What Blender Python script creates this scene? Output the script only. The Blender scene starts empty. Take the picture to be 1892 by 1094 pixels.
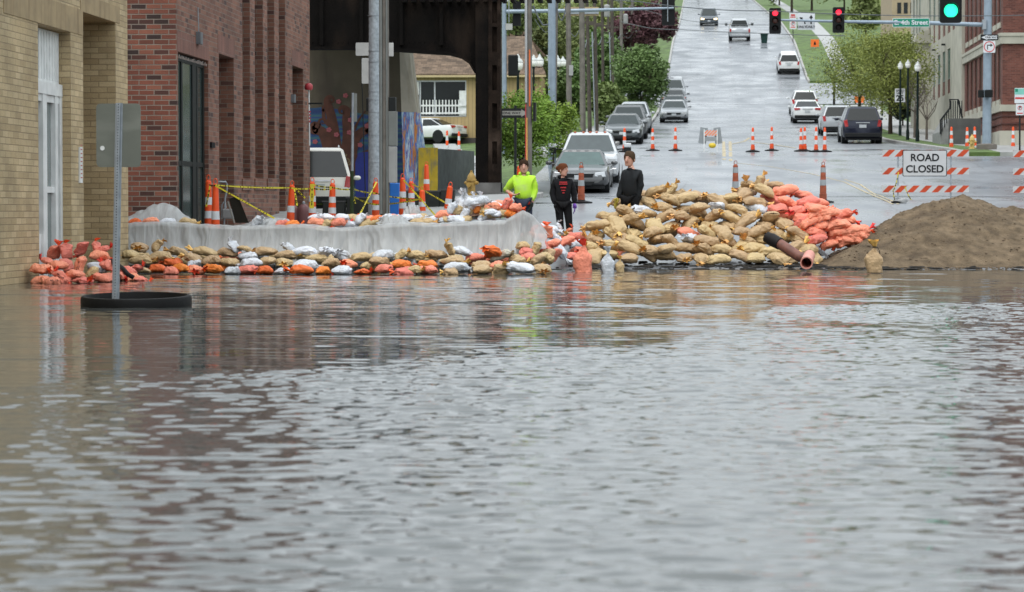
import bpy, bmesh, math, random
from mathutils import Vector, Matrix, noise
random.seed(7)
sc = bpy.context.scene
R = math.radians
# ------------------------------------------------------------------ camera, sky, light
F = 4800.0; CAMZ = 1.12
tb = math.atan(157/F); ta = math.atan(334/F*math.cos(tb))
fwd = Vector((-math.sin(ta)*math.cos(tb), math.cos(ta)*math.cos(tb), -math.sin(tb)))
rgt = Vector((math.cos(ta), math.sin(ta), 0)); upv = rgt.cross(fwd)
CP = Vector((0, 0, CAMZ))
cd = bpy.data.cameras.new('camera'); cam = bpy.data.objects.new('camera', cd); sc.collection.objects.link(cam)
cam.matrix_world = Matrix(((rgt.x, upv.x, -fwd.x, CP.x), (rgt.y, upv.y, -fwd.y, CP.y), (rgt.z, upv.z, -fwd.z, CP.z), (0, 0, 0, 1)))
cd.sensor_width = 36; cd.lens = F/1892*36; cd.clip_start = .5; cd.clip_end = 3000
cd.dof.use_dof = True; cd.dof.focus_distance = 47.5; cd.dof.aperture_fstop = 4.2
sc.camera = cam
SUN_EL, SUN_AZ = 58, 200
w = bpy.data.worlds.new('World'); sc.world = w; w.use_nodes = True
nt = w.node_tree; nt.nodes.clear()
o_ = nt.nodes.new('ShaderNodeOutputWorld'); bg = nt.nodes.new('ShaderNodeBackground')
sk = nt.nodes.new('ShaderNodeTexSky'); sk.sky_type = 'NISHITA'; sk.sun_disc = False
sk.sun_elevation = R(SUN_EL); sk.sun_rotation = R(SUN_AZ); sk.dust_density = 6; sk.air_density = 1.0
hs = nt.nodes.new('ShaderNodeHueSaturation'); hs.inputs['Saturation'].default_value = .22
mxw = nt.nodes.new('ShaderNodeMix'); mxw.data_type = 'RGBA'
tc = nt.nodes.new('ShaderNodeTexCoord'); mpw = nt.nodes.new('ShaderNodeMapping'); mpw.inputs['Scale'].default_value = (1.5, 1.5, 5)
nw = nt.nodes.new('ShaderNodeTexNoise'); nw.inputs['Scale'].default_value = 1.6; nw.inputs['Detail'].default_value = 5
crw = nt.nodes.new('ShaderNodeValToRGB')
crw.color_ramp.elements[0].position = .3; crw.color_ramp.elements[0].color = (5.1, 5.7, 6.1, 1)
crw.color_ramp.elements[1].position = .72; crw.color_ramp.elements[1].color = (7.9, 8.5, 8.9, 1)
L = nt.links.new
L(tc.outputs['Generated'], mpw.inputs[0]); L(mpw.outputs[0], nw.inputs['Vector']); L(nw.outputs[0], crw.inputs[0])
L(sk.outputs[0], hs.inputs['Color']); L(hs.outputs[0], mxw.inputs[6]); L(crw.outputs[0], mxw.inputs[7]); mxw.inputs[0].default_value = .82
sx_ = nt.nodes.new('ShaderNodeSeparateXYZ'); L(tc.outputs['Generated'], sx_.inputs[0]); gr_ = nt.nodes.new('ShaderNodeMapRange'); L(sx_.outputs[2], gr_.inputs[0])
gr_.inputs[1].default_value = 0; gr_.inputs[2].default_value = .9; gr_.inputs[3].default_value = .92; gr_.inputs[4].default_value = 1.85
hg = nt.nodes.new('ShaderNodeHueSaturation'); L(mxw.outputs[2], hg.inputs['Color']); L(gr_.outputs[0], hg.inputs['Value']); L(hg.outputs[0], bg.inputs[0]); bg.inputs[1].default_value = .15; L(bg.outputs[0], o_.inputs[0])
sd = bpy.data.lights.new('sun', 'SUN'); sd.energy = .7; sd.angle = R(25); sd.color = (1, .97, .93)
so = bpy.data.objects.new('sun', sd); sc.collection.objects.link(so)
so.rotation_euler = (R(90-SUN_EL), 0, R(180-SUN_AZ)); 
sc.view_settings.view_transform = 'Standard'; sc.view_settings.look = 'None'; sc.view_settings.exposure = 0.0; sc.view_settings.gamma = 1
sc.cycles.max_bounces = 6; sc.cycles.diffuse_bounces = 3; sc.cycles.glossy_bounces = 3; sc.cycles.transparent_max_bounces = 12
sc.cycles.caustics_reflective = False; sc.cycles.caustics_refractive = False
# ------------------------------------------------------------------ projection helpers (photo pixel -> place in the world)
PROF = [(-60, -1.6), (20, -1.2), (40, -.45), (46.7, -.16), (50.2, 0), (52, .15), (54.5, .4), (58, .62), (68.6, 1.3), (73, 1.42), (81, 1.62), (107, 3.5), (126, 4.36),
        (171, 6.9), (190, 8.3), (218, 12.1), (246, 17.0), (282, 21.3), (340, 27), (450, 38), (620, 50), (900, 62)]
def prof(y):
    if y <= PROF[0][0]: return PROF[0][1]
    for (a, za), (b, zb) in zip(PROF, PROF[1:]):
        if y <= b: return za+(zb-za)*(y-a)/(b-a)
    return PROF[-1][1]
def T(x, y):
    k = .6 if y < 90 else 3.0
    z = (prof(y-k)+prof(y+k)+prof(y))/3 if y > 50 else prof(y)
    if y > 60 and x < -6: z -= min(.8, (-6-x)*.12)*min(1, (y-60)/30)
    return z
def ray(px, py): return fwd + rgt*((px-946)/F) + upv*((547-py)/F)
def P(px, py, s): return CP + ray(px, py)*(F/s)
def G(px, py, off=0):
    d = ray(px, py); t = 8.0
    while t < 900:
        p = CP+d*t
        if p.z <= T(p.x, p.y)+off: break
        t += .1 if t < 120 else .4
    return p
def sc_at(p): return F/max(1e-3, (p-CP).dot(fwd))
def yfac(px, X):      # world Y where the wall plane x=X shows at photo column px
    d = ray(px, 390); return d.y*X/d.x
def zfac(px, py, X):
    d = ray(px, py); return CAMZ+d.z*X/d.x
# ------------------------------------------------------------------ materials
MATS = {}
def newmat(name):
    m = bpy.data.materials.new(name); m.use_nodes = True; MATS[name] = m
    return m, m.node_tree, m.node_tree.nodes['Principled BSDF']
def mat(name, col, rough=.6, metal=0, var=.12, nscale=4, bump=0, bscale=30, spec=.5, emit=None, rnd=0, coat=0, stain=None, alpha=None, trans=0):
    if name in MATS: return MATS[name]
    m, t, b = newmat(name); N = t.nodes.new; K = t.links.new
    if max(col) < .06 and spec == .5: spec = .14
    b.inputs['Roughness'].default_value = rough; b.inputs['Metallic'].default_value = metal
    b.inputs['Specular IOR Level'].default_value = spec; b.inputs['Coat Weight'].default_value = coat
    tx = N('ShaderNodeTexCoord'); nz = N('ShaderNodeTexNoise'); nz.inputs['Scale'].default_value = nscale; nz.inputs['Detail'].default_value = 6
    K(tx.outputs['Object'], nz.inputs['Vector'])
    rp = N('ShaderNodeMapRange'); rp.inputs[1].default_value = .3; rp.inputs[2].default_value = .7
    rp.inputs[3].default_value = 1-var; rp.inputs[4].default_value = 1+var; K(nz.outputs[0], rp.inputs[0])
    hv = N('ShaderNodeHueSaturation'); hv.inputs['Color'].default_value = (*col, 1); K(rp.outputs[0], hv.inputs['Value'])
    last = rp.outputs[0]
    if rnd:
        oi = N('ShaderNodeObjectInfo'); r2 = N('ShaderNodeMapRange'); r2.inputs[3].default_value = 1-rnd; r2.inputs[4].default_value = 1+rnd
        K(oi.outputs['Random'], r2.inputs[0]); mm = N('ShaderNodeMath'); mm.operation = 'MULTIPLY'
        K(r2.outputs[0], mm.inputs[0]); K(last, mm.inputs[1]); K(mm.outputs[0], hv.inputs['Value'])
        r3 = N('ShaderNodeMapRange'); r3.inputs[3].default_value = .49; r3.inputs[4].default_value = .51; K(oi.outputs['Random'], r3.inputs[0]); K(r3.outputs[0], hv.inputs['Hue'])
    outc = hv.outputs[0]
    if stain:
        mp = N('ShaderNodeMapping'); mp.inputs['Scale'].default_value = stain[3:6]; K(tx.outputs['Object'], mp.inputs[0])
        n2 = N('ShaderNodeTexNoise'); n2.inputs['Scale'].default_value = 1; n2.inputs['Detail'].default_value = 5; K(mp.outputs[0], n2.inputs['Vector'])
        r4 = N('ShaderNodeMapRange'); r4.inputs[1].default_value = .5; r4.inputs[2].default_value = .68; r4.inputs[4].default_value = .8; K(n2.outputs[0], r4.inputs[0])
        mx = N('ShaderNodeMix'); mx.data_type = 'RGBA'; K(r4.outputs[0], mx.inputs[0]); K(outc, mx.inputs[6]); mx.inputs[7].default_value = (*stain[:3], 1); outc = mx.outputs[2]
    K(outc, b.inputs['Base Color'])
    if bump:
        nb = N('ShaderNodeTexNoise'); nb.inputs['Scale'].default_value = bscale; nb.inputs['Detail'].default_value = 8; K(tx.outputs['Object'], nb.inputs['Vector'])
        bp = N('ShaderNodeBump'); bp.inputs['Strength'].default_value = min(1, bump); bp.inputs['Distance'].default_value = .02*max(1, bump); K(nb.outputs[0], bp.inputs['Height']); K(bp.outputs[0], b.inputs['Normal'])
    if emit: b.inputs['Emission Color'].default_value = (*emit[:3], 1); b.inputs['Emission Strength'].default_value = emit[3]
    if trans: b.inputs['Transmission Weight'].default_value = trans
    if alpha is not None: b.inputs['Alpha'].default_value = alpha
    return m
def ramp(N, stops):
    r = N('ShaderNodeValToRGB'); e = r.color_ramp.elements
    while len(e) < len(stops): e.new(.5)
    for k, (p, c) in enumerate(stops): e[k].position = p; e[k].color = (*c, 1)
    return r
def brick(name, pal, mortar, bw, bh, ms, rough=.8, bstr=.6, dirt=.25, painted=False):
    m, t, b = newmat(name); N = t.nodes.new; K = t.links.new
    uv = N('ShaderNodeUVMap'); br = N('ShaderNodeTexBrick')
    br.inputs['Scale'].default_value = 1; br.inputs['Brick Width'].default_value = bw; br.inputs['Row Height'].default_value = bh
    br.inputs['Mortar Size'].default_value = ms; br.inputs['Mortar Smooth'].default_value = .35; br.inputs['Bias'].default_value = 0
    br.inputs['Color1'].default_value = (0, 0, 0, 1); br.inputs['Color2'].default_value = (1, 1, 1, 1); br.inputs['Mortar'].default_value = (.5, .5, .5, 1)
    n0 = N('ShaderNodeTexNoise'); n0.inputs['Scale'].default_value = 9; n0.inputs['Detail'].default_value = 3; K(uv.outputs[0], n0.inputs['Vector'])
    vm = N('ShaderNodeVectorMath'); vm.operation = 'MULTIPLY_ADD'; vm.inputs[1].default_value = (.006, .006, 0); K(n0.outputs['Color'], vm.inputs[0]); K(uv.outputs[0], vm.inputs[2])
    K(vm.outputs[0], br.inputs['Vector'])
    rp = ramp(N, pal); K(br.outputs['Color'], rp.inputs[0])
    nz = N('ShaderNodeTexNoise'); nz.inputs['Scale'].default_value = 1.1; nz.inputs['Detail'].default_value = 8; K(uv.outputs[0], nz.inputs['Vector'])
    mr = N('ShaderNodeMapRange'); mr.inputs[1].default_value = .35; mr.inputs[2].default_value = .7; mr.inputs[3].default_value = 1-dirt; mr.inputs[4].default_value = 1+dirt*.5; K(nz.outputs[0], mr.inputs[0])
    n3 = N('ShaderNodeTexNoise'); n3.inputs['Scale'].default_value = 40; n3.inputs['Detail'].default_value = 4; K(uv.outputs[0], n3.inputs['Vector'])
    m3 = N('ShaderNodeMapRange'); m3.inputs[3].default_value = .75; m3.inputs[4].default_value = 1.25; K(n3.outputs[0], m3.inputs[0])
    mu = N('ShaderNodeMath'); mu.operation = 'MULTIPLY'; K(mr.outputs[0], mu.inputs[0]); K(m3.outputs[0], mu.inputs[1])
    mx = N('ShaderNodeMix'); mx.data_type = 'RGBA'; K(br.outputs['Fac'], mx.inputs[0]); K(rp.outputs[0], mx.inputs[6]); mx.inputs[7].default_value = (*mortar, 1)
    hv = N('ShaderNodeHueSaturation'); K(mx.outputs[2], hv.inputs['Color']); K(mu.outputs[0], hv.inputs['Value']); K(hv.outputs[0], b.inputs['Base Color'])
    iv = N('ShaderNodeMath'); iv.operation = 'MULTIPLY_ADD'; iv.inputs[1].default_value = -1; K(br.outputs['Fac'], iv.inputs[0]); K(n3.outputs[0], iv.inputs[2])
    bp = N('ShaderNodeBump'); bp.inputs['Strength'].default_value = bstr; bp.inputs['Distance'].default_value = .012; K(iv.outputs[0], bp.inputs['Height']); K(bp.outputs[0], b.inputs['Normal'])
    b.inputs['Roughness'].default_value = rough
    return m
# ------------------------------------------------------------------ mesh builder
class MB:
    def __init__(s): s.v = []; s.f = []
    def add(s, vs, fs):
        k = len(s.v); s.v += [tuple(v) for v in vs]; s.f += [tuple(i+k for i in f) for f in fs]; return s
    def box(s, x0, x1, y0, y1, z0, z1, M=None):
        vs = [Vector(p) for p in ((x0, y0, z0), (x1, y0, z0), (x1, y1, z0), (x0, y1, z0), (x0, y0, z1), (x1, y0, z1), (x1, y1, z1), (x0, y1, z1))]
        if M: vs = [M @ v for v in vs]
        return s.add(vs, [(0, 3, 2, 1), (4, 5, 6, 7), (0, 1, 5, 4), (1, 2, 6, 5), (2, 3, 7, 6), (3, 0, 4, 7)])
    def quad(s, a, b, c, d): return s.add([a, b, c, d], [(0, 1, 2, 3)])
    def rings(s, rs, close=True, caps=True):
        n = len(rs[0]); vs = [p for r in rs for p in r]; fs = []
        for i in range(len(rs)-1):
            for j in range(n if close else n-1):
                a = i*n+j; b = i*n+(j+1) % n; fs.append((a, b, b+n, a+n))
        if caps: fs.append(tuple(range(n-1, -1, -1))); fs.append(tuple(range((len(rs)-1)*n, len(rs)*n)))
        return s.add(vs, fs)
    def tube(s, pts, rad, n=8, caps=True):
        pts = [Vector(p) for p in pts]; rs = []
        if not hasattr(rad, '__len__'): rad = [rad]*len(pts)
        for i, p in enumerate(pts):
            d = (pts[min(i+1, len(pts)-1)]-pts[max(i-1, 0)]).normalized()
            a = d.cross(Vector((0, 0, 1)) if abs(d.z) < .9 else Vector((0, 1, 0))).normalized(); b = d.cross(a)
            rs.append([p+(a*math.cos(2*math.pi*k/n)+b*math.sin(2*math.pi*k/n))*rad[i] for k in range(n)])
        return s.rings(rs, True, caps)
    def lathe(s, prof_, n=16, c=(0, 0, 0)):
        rs = [[(c[0]+r*math.cos(2*math.pi*k/n), c[1]+r*math.sin(2*math.pi*k/n), c[2]+z) for k in range(n)] for r, z in prof_]
        return s.rings(rs)
    def ell(s, c, r, n=12, m=8, M=None):
        rs = []
        for i in range(1, m):
            a = -math.pi/2+math.pi*i/m
            rs.append([Vector((r[0]*math.cos(a)*math.cos(2*math.pi*k/n), r[1]*math.cos(a)*math.sin(2*math.pi*k/n), r[2]*math.sin(a))) for k in range(n)])
        if M: rs = [[M @ p for p in q] for q in rs]
        return s.rings([[p+Vector(c) for p in q] for q in rs])
    def prism(s, poly, y0, y1):      # poly in x,z, extruded along y
        return s.rings([[(x, y0, z) for x, z in poly], [(x, y1, z) for x, z in poly]])
    def build(s, name, m, parent=None, smooth=0, loc=None, bevel=0, rot=None):
        me = bpy.data.meshes.new(name); me.from_pydata(s.v, [], s.f); me.update()
        bm = bmesh.new(); bm.from_mesh(me); bmesh.ops.recalc_face_normals(bm, faces=bm.faces) if s.f and not getattr(s, 'keep', 0) else None
        bm.to_mesh(me); bm.free()
        uv = me.uv_layers.new(name='UVMap')
        for p in me.polygons:
            n = p.normal; ax = 0 if abs(n.x) >= abs(n.y) and abs(n.x) >= abs(n.z) else (1 if abs(n.y) >= abs(n.z) else 2)
            for li in p.loop_indices:
                c = me.vertices[me.loops[li].vertex_index].co
                uv.data[li].uv = (c.y, c.z) if ax == 0 else ((c.x, c.z) if ax == 1 else (c.x, c.y))
        if smooth:
            me.polygons.foreach_set('use_smooth', [True]*len(me.polygons))
            if smooth < 180:
                try: me.set_sharp_from_angle(angle=R(smooth))
                except Exception: pass
        if m: me.materials.append(m)
        o = bpy.data.objects.new(name, me); sc.collection.objects.link(o)
        if parent: o.parent = parent
        if loc is not None: o.location = loc
        if rot is not None: o.rotation_euler = rot
        if bevel:
            b = o.modifiers.new('bevel', 'BEVEL'); b.width = bevel; b.segments = 2; b.limit_method = 'ANGLE'; b.angle_limit = R(40)
        return o
def tag(o, label=None, cat=None, group=None, kind=None):
    if label: o['label'] = label
    if cat: o['category'] = cat
    if group: o['group'] = group
    if kind: o['kind'] = kind
    return o
def thing(name, label, cat, loc=(0, 0, 0), rz=0, group=None):
    o = bpy.data.objects.new(name, None); sc.collection.objects.link(o); o.empty_display_size = .1
    o.location = loc; o.rotation_euler = (0, 0, rz); return tag(o, label, cat, group)
def dup(root, loc, rz=0, label=None, group=None, scale=None):
    def cp(o, par):
        c = o.copy(); sc.collection.objects.link(c); c.parent = par
        for ch in o.children: cp(ch, c)
        return c
    r = cp(root, None); r.location = loc
    r.rotation_euler = (0, 0, rz) if not hasattr(rz, '__len__') else rz
    if label: r['label'] = label
    if group: r['group'] = group
    if scale is not None: r.scale = scale
    return r
def text(body, size, m, parent, loc, rot=(R(90), 0, 0), ext=.003, name='lettering', sx=1, align='CENTER', bold=0):
    c = bpy.data.curves.new(name, 'FONT'); c.body = body; c.size = size; c.extrude = ext; c.align_x = align; c.align_y = 'CENTER'; c.offset = bold
    c.materials.append(m); o = bpy.data.objects.new(name, c); sc.collection.objects.link(o)
    dg = bpy.context.evaluated_depsgraph_get(); me = bpy.data.meshes.new_from_object(o.evaluated_get(dg)); bpy.data.objects.remove(o)
    o = bpy.data.objects.new(name, me); sc.collection.objects.link(o); o.parent = parent; o.location = loc; o.rotation_euler = rot; o.scale = (sx, 1, 1)
    return o
# wall in the plane through org, running along u (unit, horizontal), facing n; openings (u0,u1,z0,z1)
def wall(mb, org, u, n, U0, U1, Z0, Z1, ops=(), depth=.2):
    org = Vector(org); u = Vector(u); n = Vector(n)
    us = sorted({U0, U1, *[o[0] for o in ops], *[o[1] for o in ops]}); zs = sorted({Z0, Z1, *[o[2] for o in ops], *[o[3] for o in ops]})
    pt = lambda a, z, d=0: org+u*a-n*d+Vector((0, 0, z))
    for a, b in zip(us, us[1:]):
        for c, d in zip(zs, zs[1:]):
            ma, mc = (a+b)/2, (c+d)/2
            if any(o[0] < ma < o[1] and o[2] < mc < o[3] for o in ops): continue
            mb.quad(pt(a, c), pt(b, c), pt(b, d), pt(a, d))
    for o in ops:
        dd = o[4] if len(o) > 4 else depth; a, b, c, d = o[:4]
        mb.quad(pt(a, c), pt(a, d), pt(a, d, dd), pt(a, c, dd)); mb.quad(pt(b, c), pt(b, d), pt(b, d, dd), pt(b, c, dd))
        mb.quad(pt(a, d), pt(b, d), pt(b, d, dd), pt(a, d, dd)); mb.quad(pt(a, c), pt(b, c), pt(b, c, dd), pt(a, c, dd))
# common materials
black = mat('black_rubber', (.012, .012, .013), .6)
dark = mat('dark_paint', (.02, .022, .022), .45)
galv = mat('galvanized', (.33, .36, .39), .45, .5, .15, 10)
white = mat('white_paint', (.72, .73, .72), .5)
asp = None
# ------------------------------------------------------------------ ground, road, water
def strip(name, xs, ys, off, m, kind='structure', xf=None, T_=None):
    mb = MB(); mb.keep = 1; nx = len(xs)
    for y in ys:
        for x in xs:
            X = xf(x, y) if xf else x
            mb.v.append((X, y, (T_ or T)(X, y)+off))
    for j in range(len(ys)-1):
        for i in range(nx-1):
            a = j*nx+i; mb.f.append((a, a+1, a+1+nx, a+nx))
    if off > .05:      # side skirts so a raised slab has thickness
        ny = len(ys); idx = [0*nx+i for i in range(nx)]+[j*nx+nx-1 for j in range(1, ny)]+[(ny-1)*nx+i for i in range(nx-2, -1, -1)]+[j*nx for j in range(ny-2, 0, -1)]
        base = len(mb.v); mb.v += [(mb.v[k][0], mb.v[k][1], mb.v[k][2]-off-.12) for k in idx]; n = len(idx)
        for k in range(n): a, c = idx[k], idx[(k+1) % n]; mb.f.append((a, base+k, base+(k+1) % n, c))
    o = mb.build(name, m, smooth=30); return tag(o, kind=kind)
def frange(a, b, n): return [a+(b-a)*i/n for i in range(n+1)]
YS = frange(-60, 44, 12)+frange(46, 60, 56)+frange(60.5, 130, 110)+frange(132, 300, 70)+frange(305, 900, 40)
def ledge(y): return -8.5 if y < 63 else max(-4.6, -8.5+(y-63)*.7) if y < 70 else (-4.6+ (1.9)*min(1, (y-70)/95) if y < 165 else -2.7+1.3*min(1, (y-165)/120))
def redge(y): return 14 if y < 62 else (14-2.3*min(1, (y-62)/28) if y < 90 else 11.7-2.3*min(1, (y-90)/40) if y < 130 else 9.4)
grass = mat('lawn_grass', (.085, .135, .032), .8, var=.45, nscale=1.2, bump=1, bscale=60)
m, t, b = newmat('wet_road'); N = t.nodes.new; K = t.links.new
tx = N('ShaderNodeTexCoord'); mp = N('ShaderNodeMapping'); mp.inputs['Scale'].default_value = (.16, .05, 1); K(tx.outputs['Object'], mp.inputs[0])
n1 = N('ShaderNodeTexNoise'); n1.inputs['Scale'].default_value = 1.4; n1.inputs['Detail'].default_value = 10; n1.inputs['Roughness'].default_value = .62; K(mp.outputs[0], n1.inputs['Vector'])
r1 = ramp(N, [(.3, (.09, .10, .11)), (.42, (.16, .17, .185)), (.55, (.205, .215, .23)), (.72, (.26, .27, .285))]); K(n1.outputs[0], r1.inputs[0])
n2 = N('ShaderNodeTexNoise'); n2.inputs['Scale'].default_value = 3.0; n2.inputs['Detail'].default_value = 8; K(mp.outputs[0], n2.inputs['Vector'])
# cracks and seams
br = N('ShaderNodeTexBrick'); br.inputs['Scale'].default_value = 1; br.inputs['Brick Width'].default_value = 3.6; br.inputs['Row Height'].default_value = 5.5; br.inputs['Mortar Size'].default_value = .035; br.inputs['Mortar Smooth'].default_value = .6
nn = N('ShaderNodeTexNoise'); nn.inputs['Scale'].default_value = .6; K(tx.outputs['Object'], nn.inputs['Vector'])
va = N('ShaderNodeVectorMath'); va.operation = 'MULTIPLY_ADD'; va.inputs[1].default_value = (.5, .5, 0); K(nn.outputs['Color'], va.inputs[0]); K(tx.outputs['Object'], va.inputs[2]); K(va.outputs[0], br.inputs['Vector'])
mx = N('ShaderNodeMix'); mx.data_type = 'RGBA'; ff = N('ShaderNodeMath'); ff.operation = 'MULTIPLY'; ff.inputs[1].default_value = .7; K(br.outputs['Fac'], ff.inputs[0]); K(ff.outputs[0], mx.inputs[0]); K(r1.outputs[0], mx.inputs[6]); mx.inputs[7].default_value = (.1, .1, .1, 1)
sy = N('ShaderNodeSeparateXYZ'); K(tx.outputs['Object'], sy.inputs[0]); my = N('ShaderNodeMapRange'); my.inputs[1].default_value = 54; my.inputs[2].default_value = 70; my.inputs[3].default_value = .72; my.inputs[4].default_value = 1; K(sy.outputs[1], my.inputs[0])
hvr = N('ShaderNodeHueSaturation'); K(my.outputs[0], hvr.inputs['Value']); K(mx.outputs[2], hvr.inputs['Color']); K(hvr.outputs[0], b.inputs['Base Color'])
r2 = N('ShaderNodeMapRange'); r2.inputs[1].default_value = .35; r2.inputs[2].default_value = .65; r2.inputs[3].default_value = .14; r2.inputs[4].default_value = .45; K(n2.outputs[0], r2.inputs[0]); K(r2.outputs[0], b.inputs['Roughness'])
bp = N('ShaderNodeBump'); bp.inputs['Strength'].default_value = .12; bp.inputs['Distance'].default_value = .01
n4 = N('ShaderNodeTexNoise'); n4.inputs['Scale'].default_value = 14; n4.inputs['Detail'].default_value = 6; K(tx.outputs['Object'], n4.inputs['Vector']); K(n4.outputs[0], bp.inputs['Height']); K(bp.outputs[0], b.inputs['Normal'])
road_m = m
walk_m = mat('wet_concrete_walk', (.34, .34, .33), .5, var=.18, nscale=2, bump=.3)
kerb_m = mat('kerb_concrete', (.33, .32, .30), .6, var=.25, nscale=3, bump=.3)
yel_m = mat('road_paint_yellow', (.40, .32, .18), .5, var=.45, nscale=5)
def T2(x, y):      # banks either side sit a little above the carriageway
    z = T(x, y); return z
strip('hillside_ground', [-260, -140, -80, -50, -35, -25, -18, -14, -11, -8, -6, -4, -2, 0, 4, 8, 10, 12, 14, 17, 21, 26, 35, 50, 80, 140, 260], YS, -.05, grass)
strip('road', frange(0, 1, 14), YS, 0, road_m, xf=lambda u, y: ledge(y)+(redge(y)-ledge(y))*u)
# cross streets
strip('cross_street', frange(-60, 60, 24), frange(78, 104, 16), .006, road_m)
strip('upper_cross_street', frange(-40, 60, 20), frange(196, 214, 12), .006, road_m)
# pavements and kerbs
def kerbline(name, side, y0, y1, ex=0):
    mb = MB(); ys = frange(y0, y1, max(4, int((y1-y0)/2)))
    e = ledge if side < 0 else redge
    rs = []
    for y in ys:
        x = e(y)+side*ex; z = T(x, y)
        rs.append([(x, y, z-.1), (x, y, z+.13), (x+side*.03, y, z+.15), (x+side*.17, y, z+.15), (x+side*.17, y, z-.1)])
    mb.rings(rs); tag(mb.build(name, kerb_m), kind='structure')
kerbline('kerb', -1, 104.5, 194); kerbline('kerb', -1, 215, 420); kerbline('kerb', 1, 105, 194); kerbline('kerb', 1, 215, 420)
kerbline('kerb', 1, 56, 77.5); kerbline('kerb', -1, 70, 77.5)
strip('grass_verge', frange(0, 1, 3), frange(104.8, 194, 40), .13, grass, xf=lambda u, y: redge(y)+.17+1.2*u)
strip('grass_verge', frange(0, 1, 3), frange(215, 420, 40), .13, grass, xf=lambda u, y: redge(y)+.17+2.4*u)
strip('grass_verge', frange(0, 1, 3), frange(56, 77.5, 14), .13, grass, xf=lambda u, y: redge(y)+.17+2.2*u)
strip('grass_verge', frange(0, 1, 3), frange(104.8, 194, 40), .13, grass, xf=lambda u, y: ledge(y)-.17-1.5*u)
strip('grass_verge', frange(0, 1, 3), frange(215, 420, 40), .13, grass, xf=lambda u, y: ledge(y)-.17-2.5*u)
strip('pavement', frange(0, 1, 3), frange(104.8, 194, 40), .135, walk_m, xf=lambda u, y: redge(y)+1.37+2.9*u)
strip('pavement', frange(0, 1, 2), frange(215, 420, 40), .135, walk_m, xf=lambda u, y: redge(y)+2.57+1.4*u)
strip('pavement', frange(0, 1, 3), frange(56, 77.5, 14), .135, walk_m, xf=lambda u, y: redge(y)+2.37+6*u)
strip('pavement', frange(0, 1, 2), frange(104.8, 194, 40), .135, walk_m, xf=lambda u, y: ledge(y)-1.67-1.5*u)
strip('pavement', frange(0, 1, 4), frange(50.5, 77.5, 30), .10, walk_m, xf=lambda u, y: ledge(min(y, 70))-.17-(9 if y < 66 else 3.2)*u)
strip('path', frange(0, 1, 2), frange(104, 150, 20), .1, walk_m, xf=lambda u, y: -8.2-1.3*u-(y-104)*.12)
# yellow lane lines
def line(pts, wd, n):
    rs = []
    q = [G(*p) for p in pts]
    mb = MB(); mb.keep = 1
    fine = []
    for a, b in zip(q, q[1:]):
        for i in range(n): fine.append(a+(b-a)*i/n)
    fine.append(q[-1])
    for k, p in enumerate(fine):
        d = fine[min(k+1, len(fine)-1)]-fine[max(k-1, 0)]; sdv = Vector((d.y, -d.x, 0)).normalized()*wd/2
        for s_ in (-1, 1):
            r = p+sdv*s_; mb.v.append((r.x, r.y, T(r.x, r.y)+.012))
        if k: j = 2*k; mb.f.append((j-2, j-1, j+1, j))
    tag(mb.build('lane_marking', yel_m), kind='structure')
line([(1362, 302), (1420, 308), (1500, 322), (1560, 337), (1610, 360), (1650, 378)], .07, 5)
line([(1560, 332), (1590, 342), (1625, 362), (1660, 378)], .07, 5)
line([(1337, 262), (1338, 296)], .14, 5); line([(1349, 262), (1350, 298)], .14, 5)
line([(1345, 268), (1375, 262), (1385, 255)], .14, 4)
line([(1385, 262), (1430, 268), (1470, 274)], .14, 4)
# water -------------------------------------------------------------
m, t, b = newmat('flood_water'); N = t.nodes.new; K = t.links.new
b.inputs['Base Color'].default_value = (.066, .070, .066, 1); b.inputs['Roughness'].default_value = .03; b.inputs['IOR'].default_value = 1.46
tx = N('ShaderNodeTexCoord'); sp = N('ShaderNodeSeparateXYZ'); K(tx.outputs['Object'], sp.inputs[0])
def mth(op, a, b_=None, c=None):
    n = N('ShaderNodeMath'); n.operation = op
    for i, v in enumerate((a, b_, c)):
        if v is None: continue
        if isinstance(v, (int, float)): n.inputs[i].default_value = v
        else: K(v, n.inputs[i])
    return n.outputs[0]
def nse(sx, sy, sc_, det, rg=.5, dist=0):
    mp = N('ShaderNodeMapping'); mp.inputs['Scale'].default_value = (sx, sy, 1); K(tx.outputs['Object'], mp.inputs[0])
    n = N('ShaderNodeTexNoise'); n.inputs['Scale'].default_value = sc_; n.inputs['Detail'].default_value = det; n.inputs['Roughness'].default_value = rg; n.inputs['Distortion'].default_value = dist
    K(mp.outputs[0], n.inputs['Vector']); return n.outputs[0]
bp = N('ShaderNodeBump'); bp.inputs['Strength'].default_value = .5; bp.inputs['Distance'].default_value = 1.0; K(mth('MULTIPLY', nse(10, 14, 1.0, 3, .5), .0007), bp.inputs['Height']); K(bp.outputs[0], b.inputs['Normal'])
import numpy as np
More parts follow.
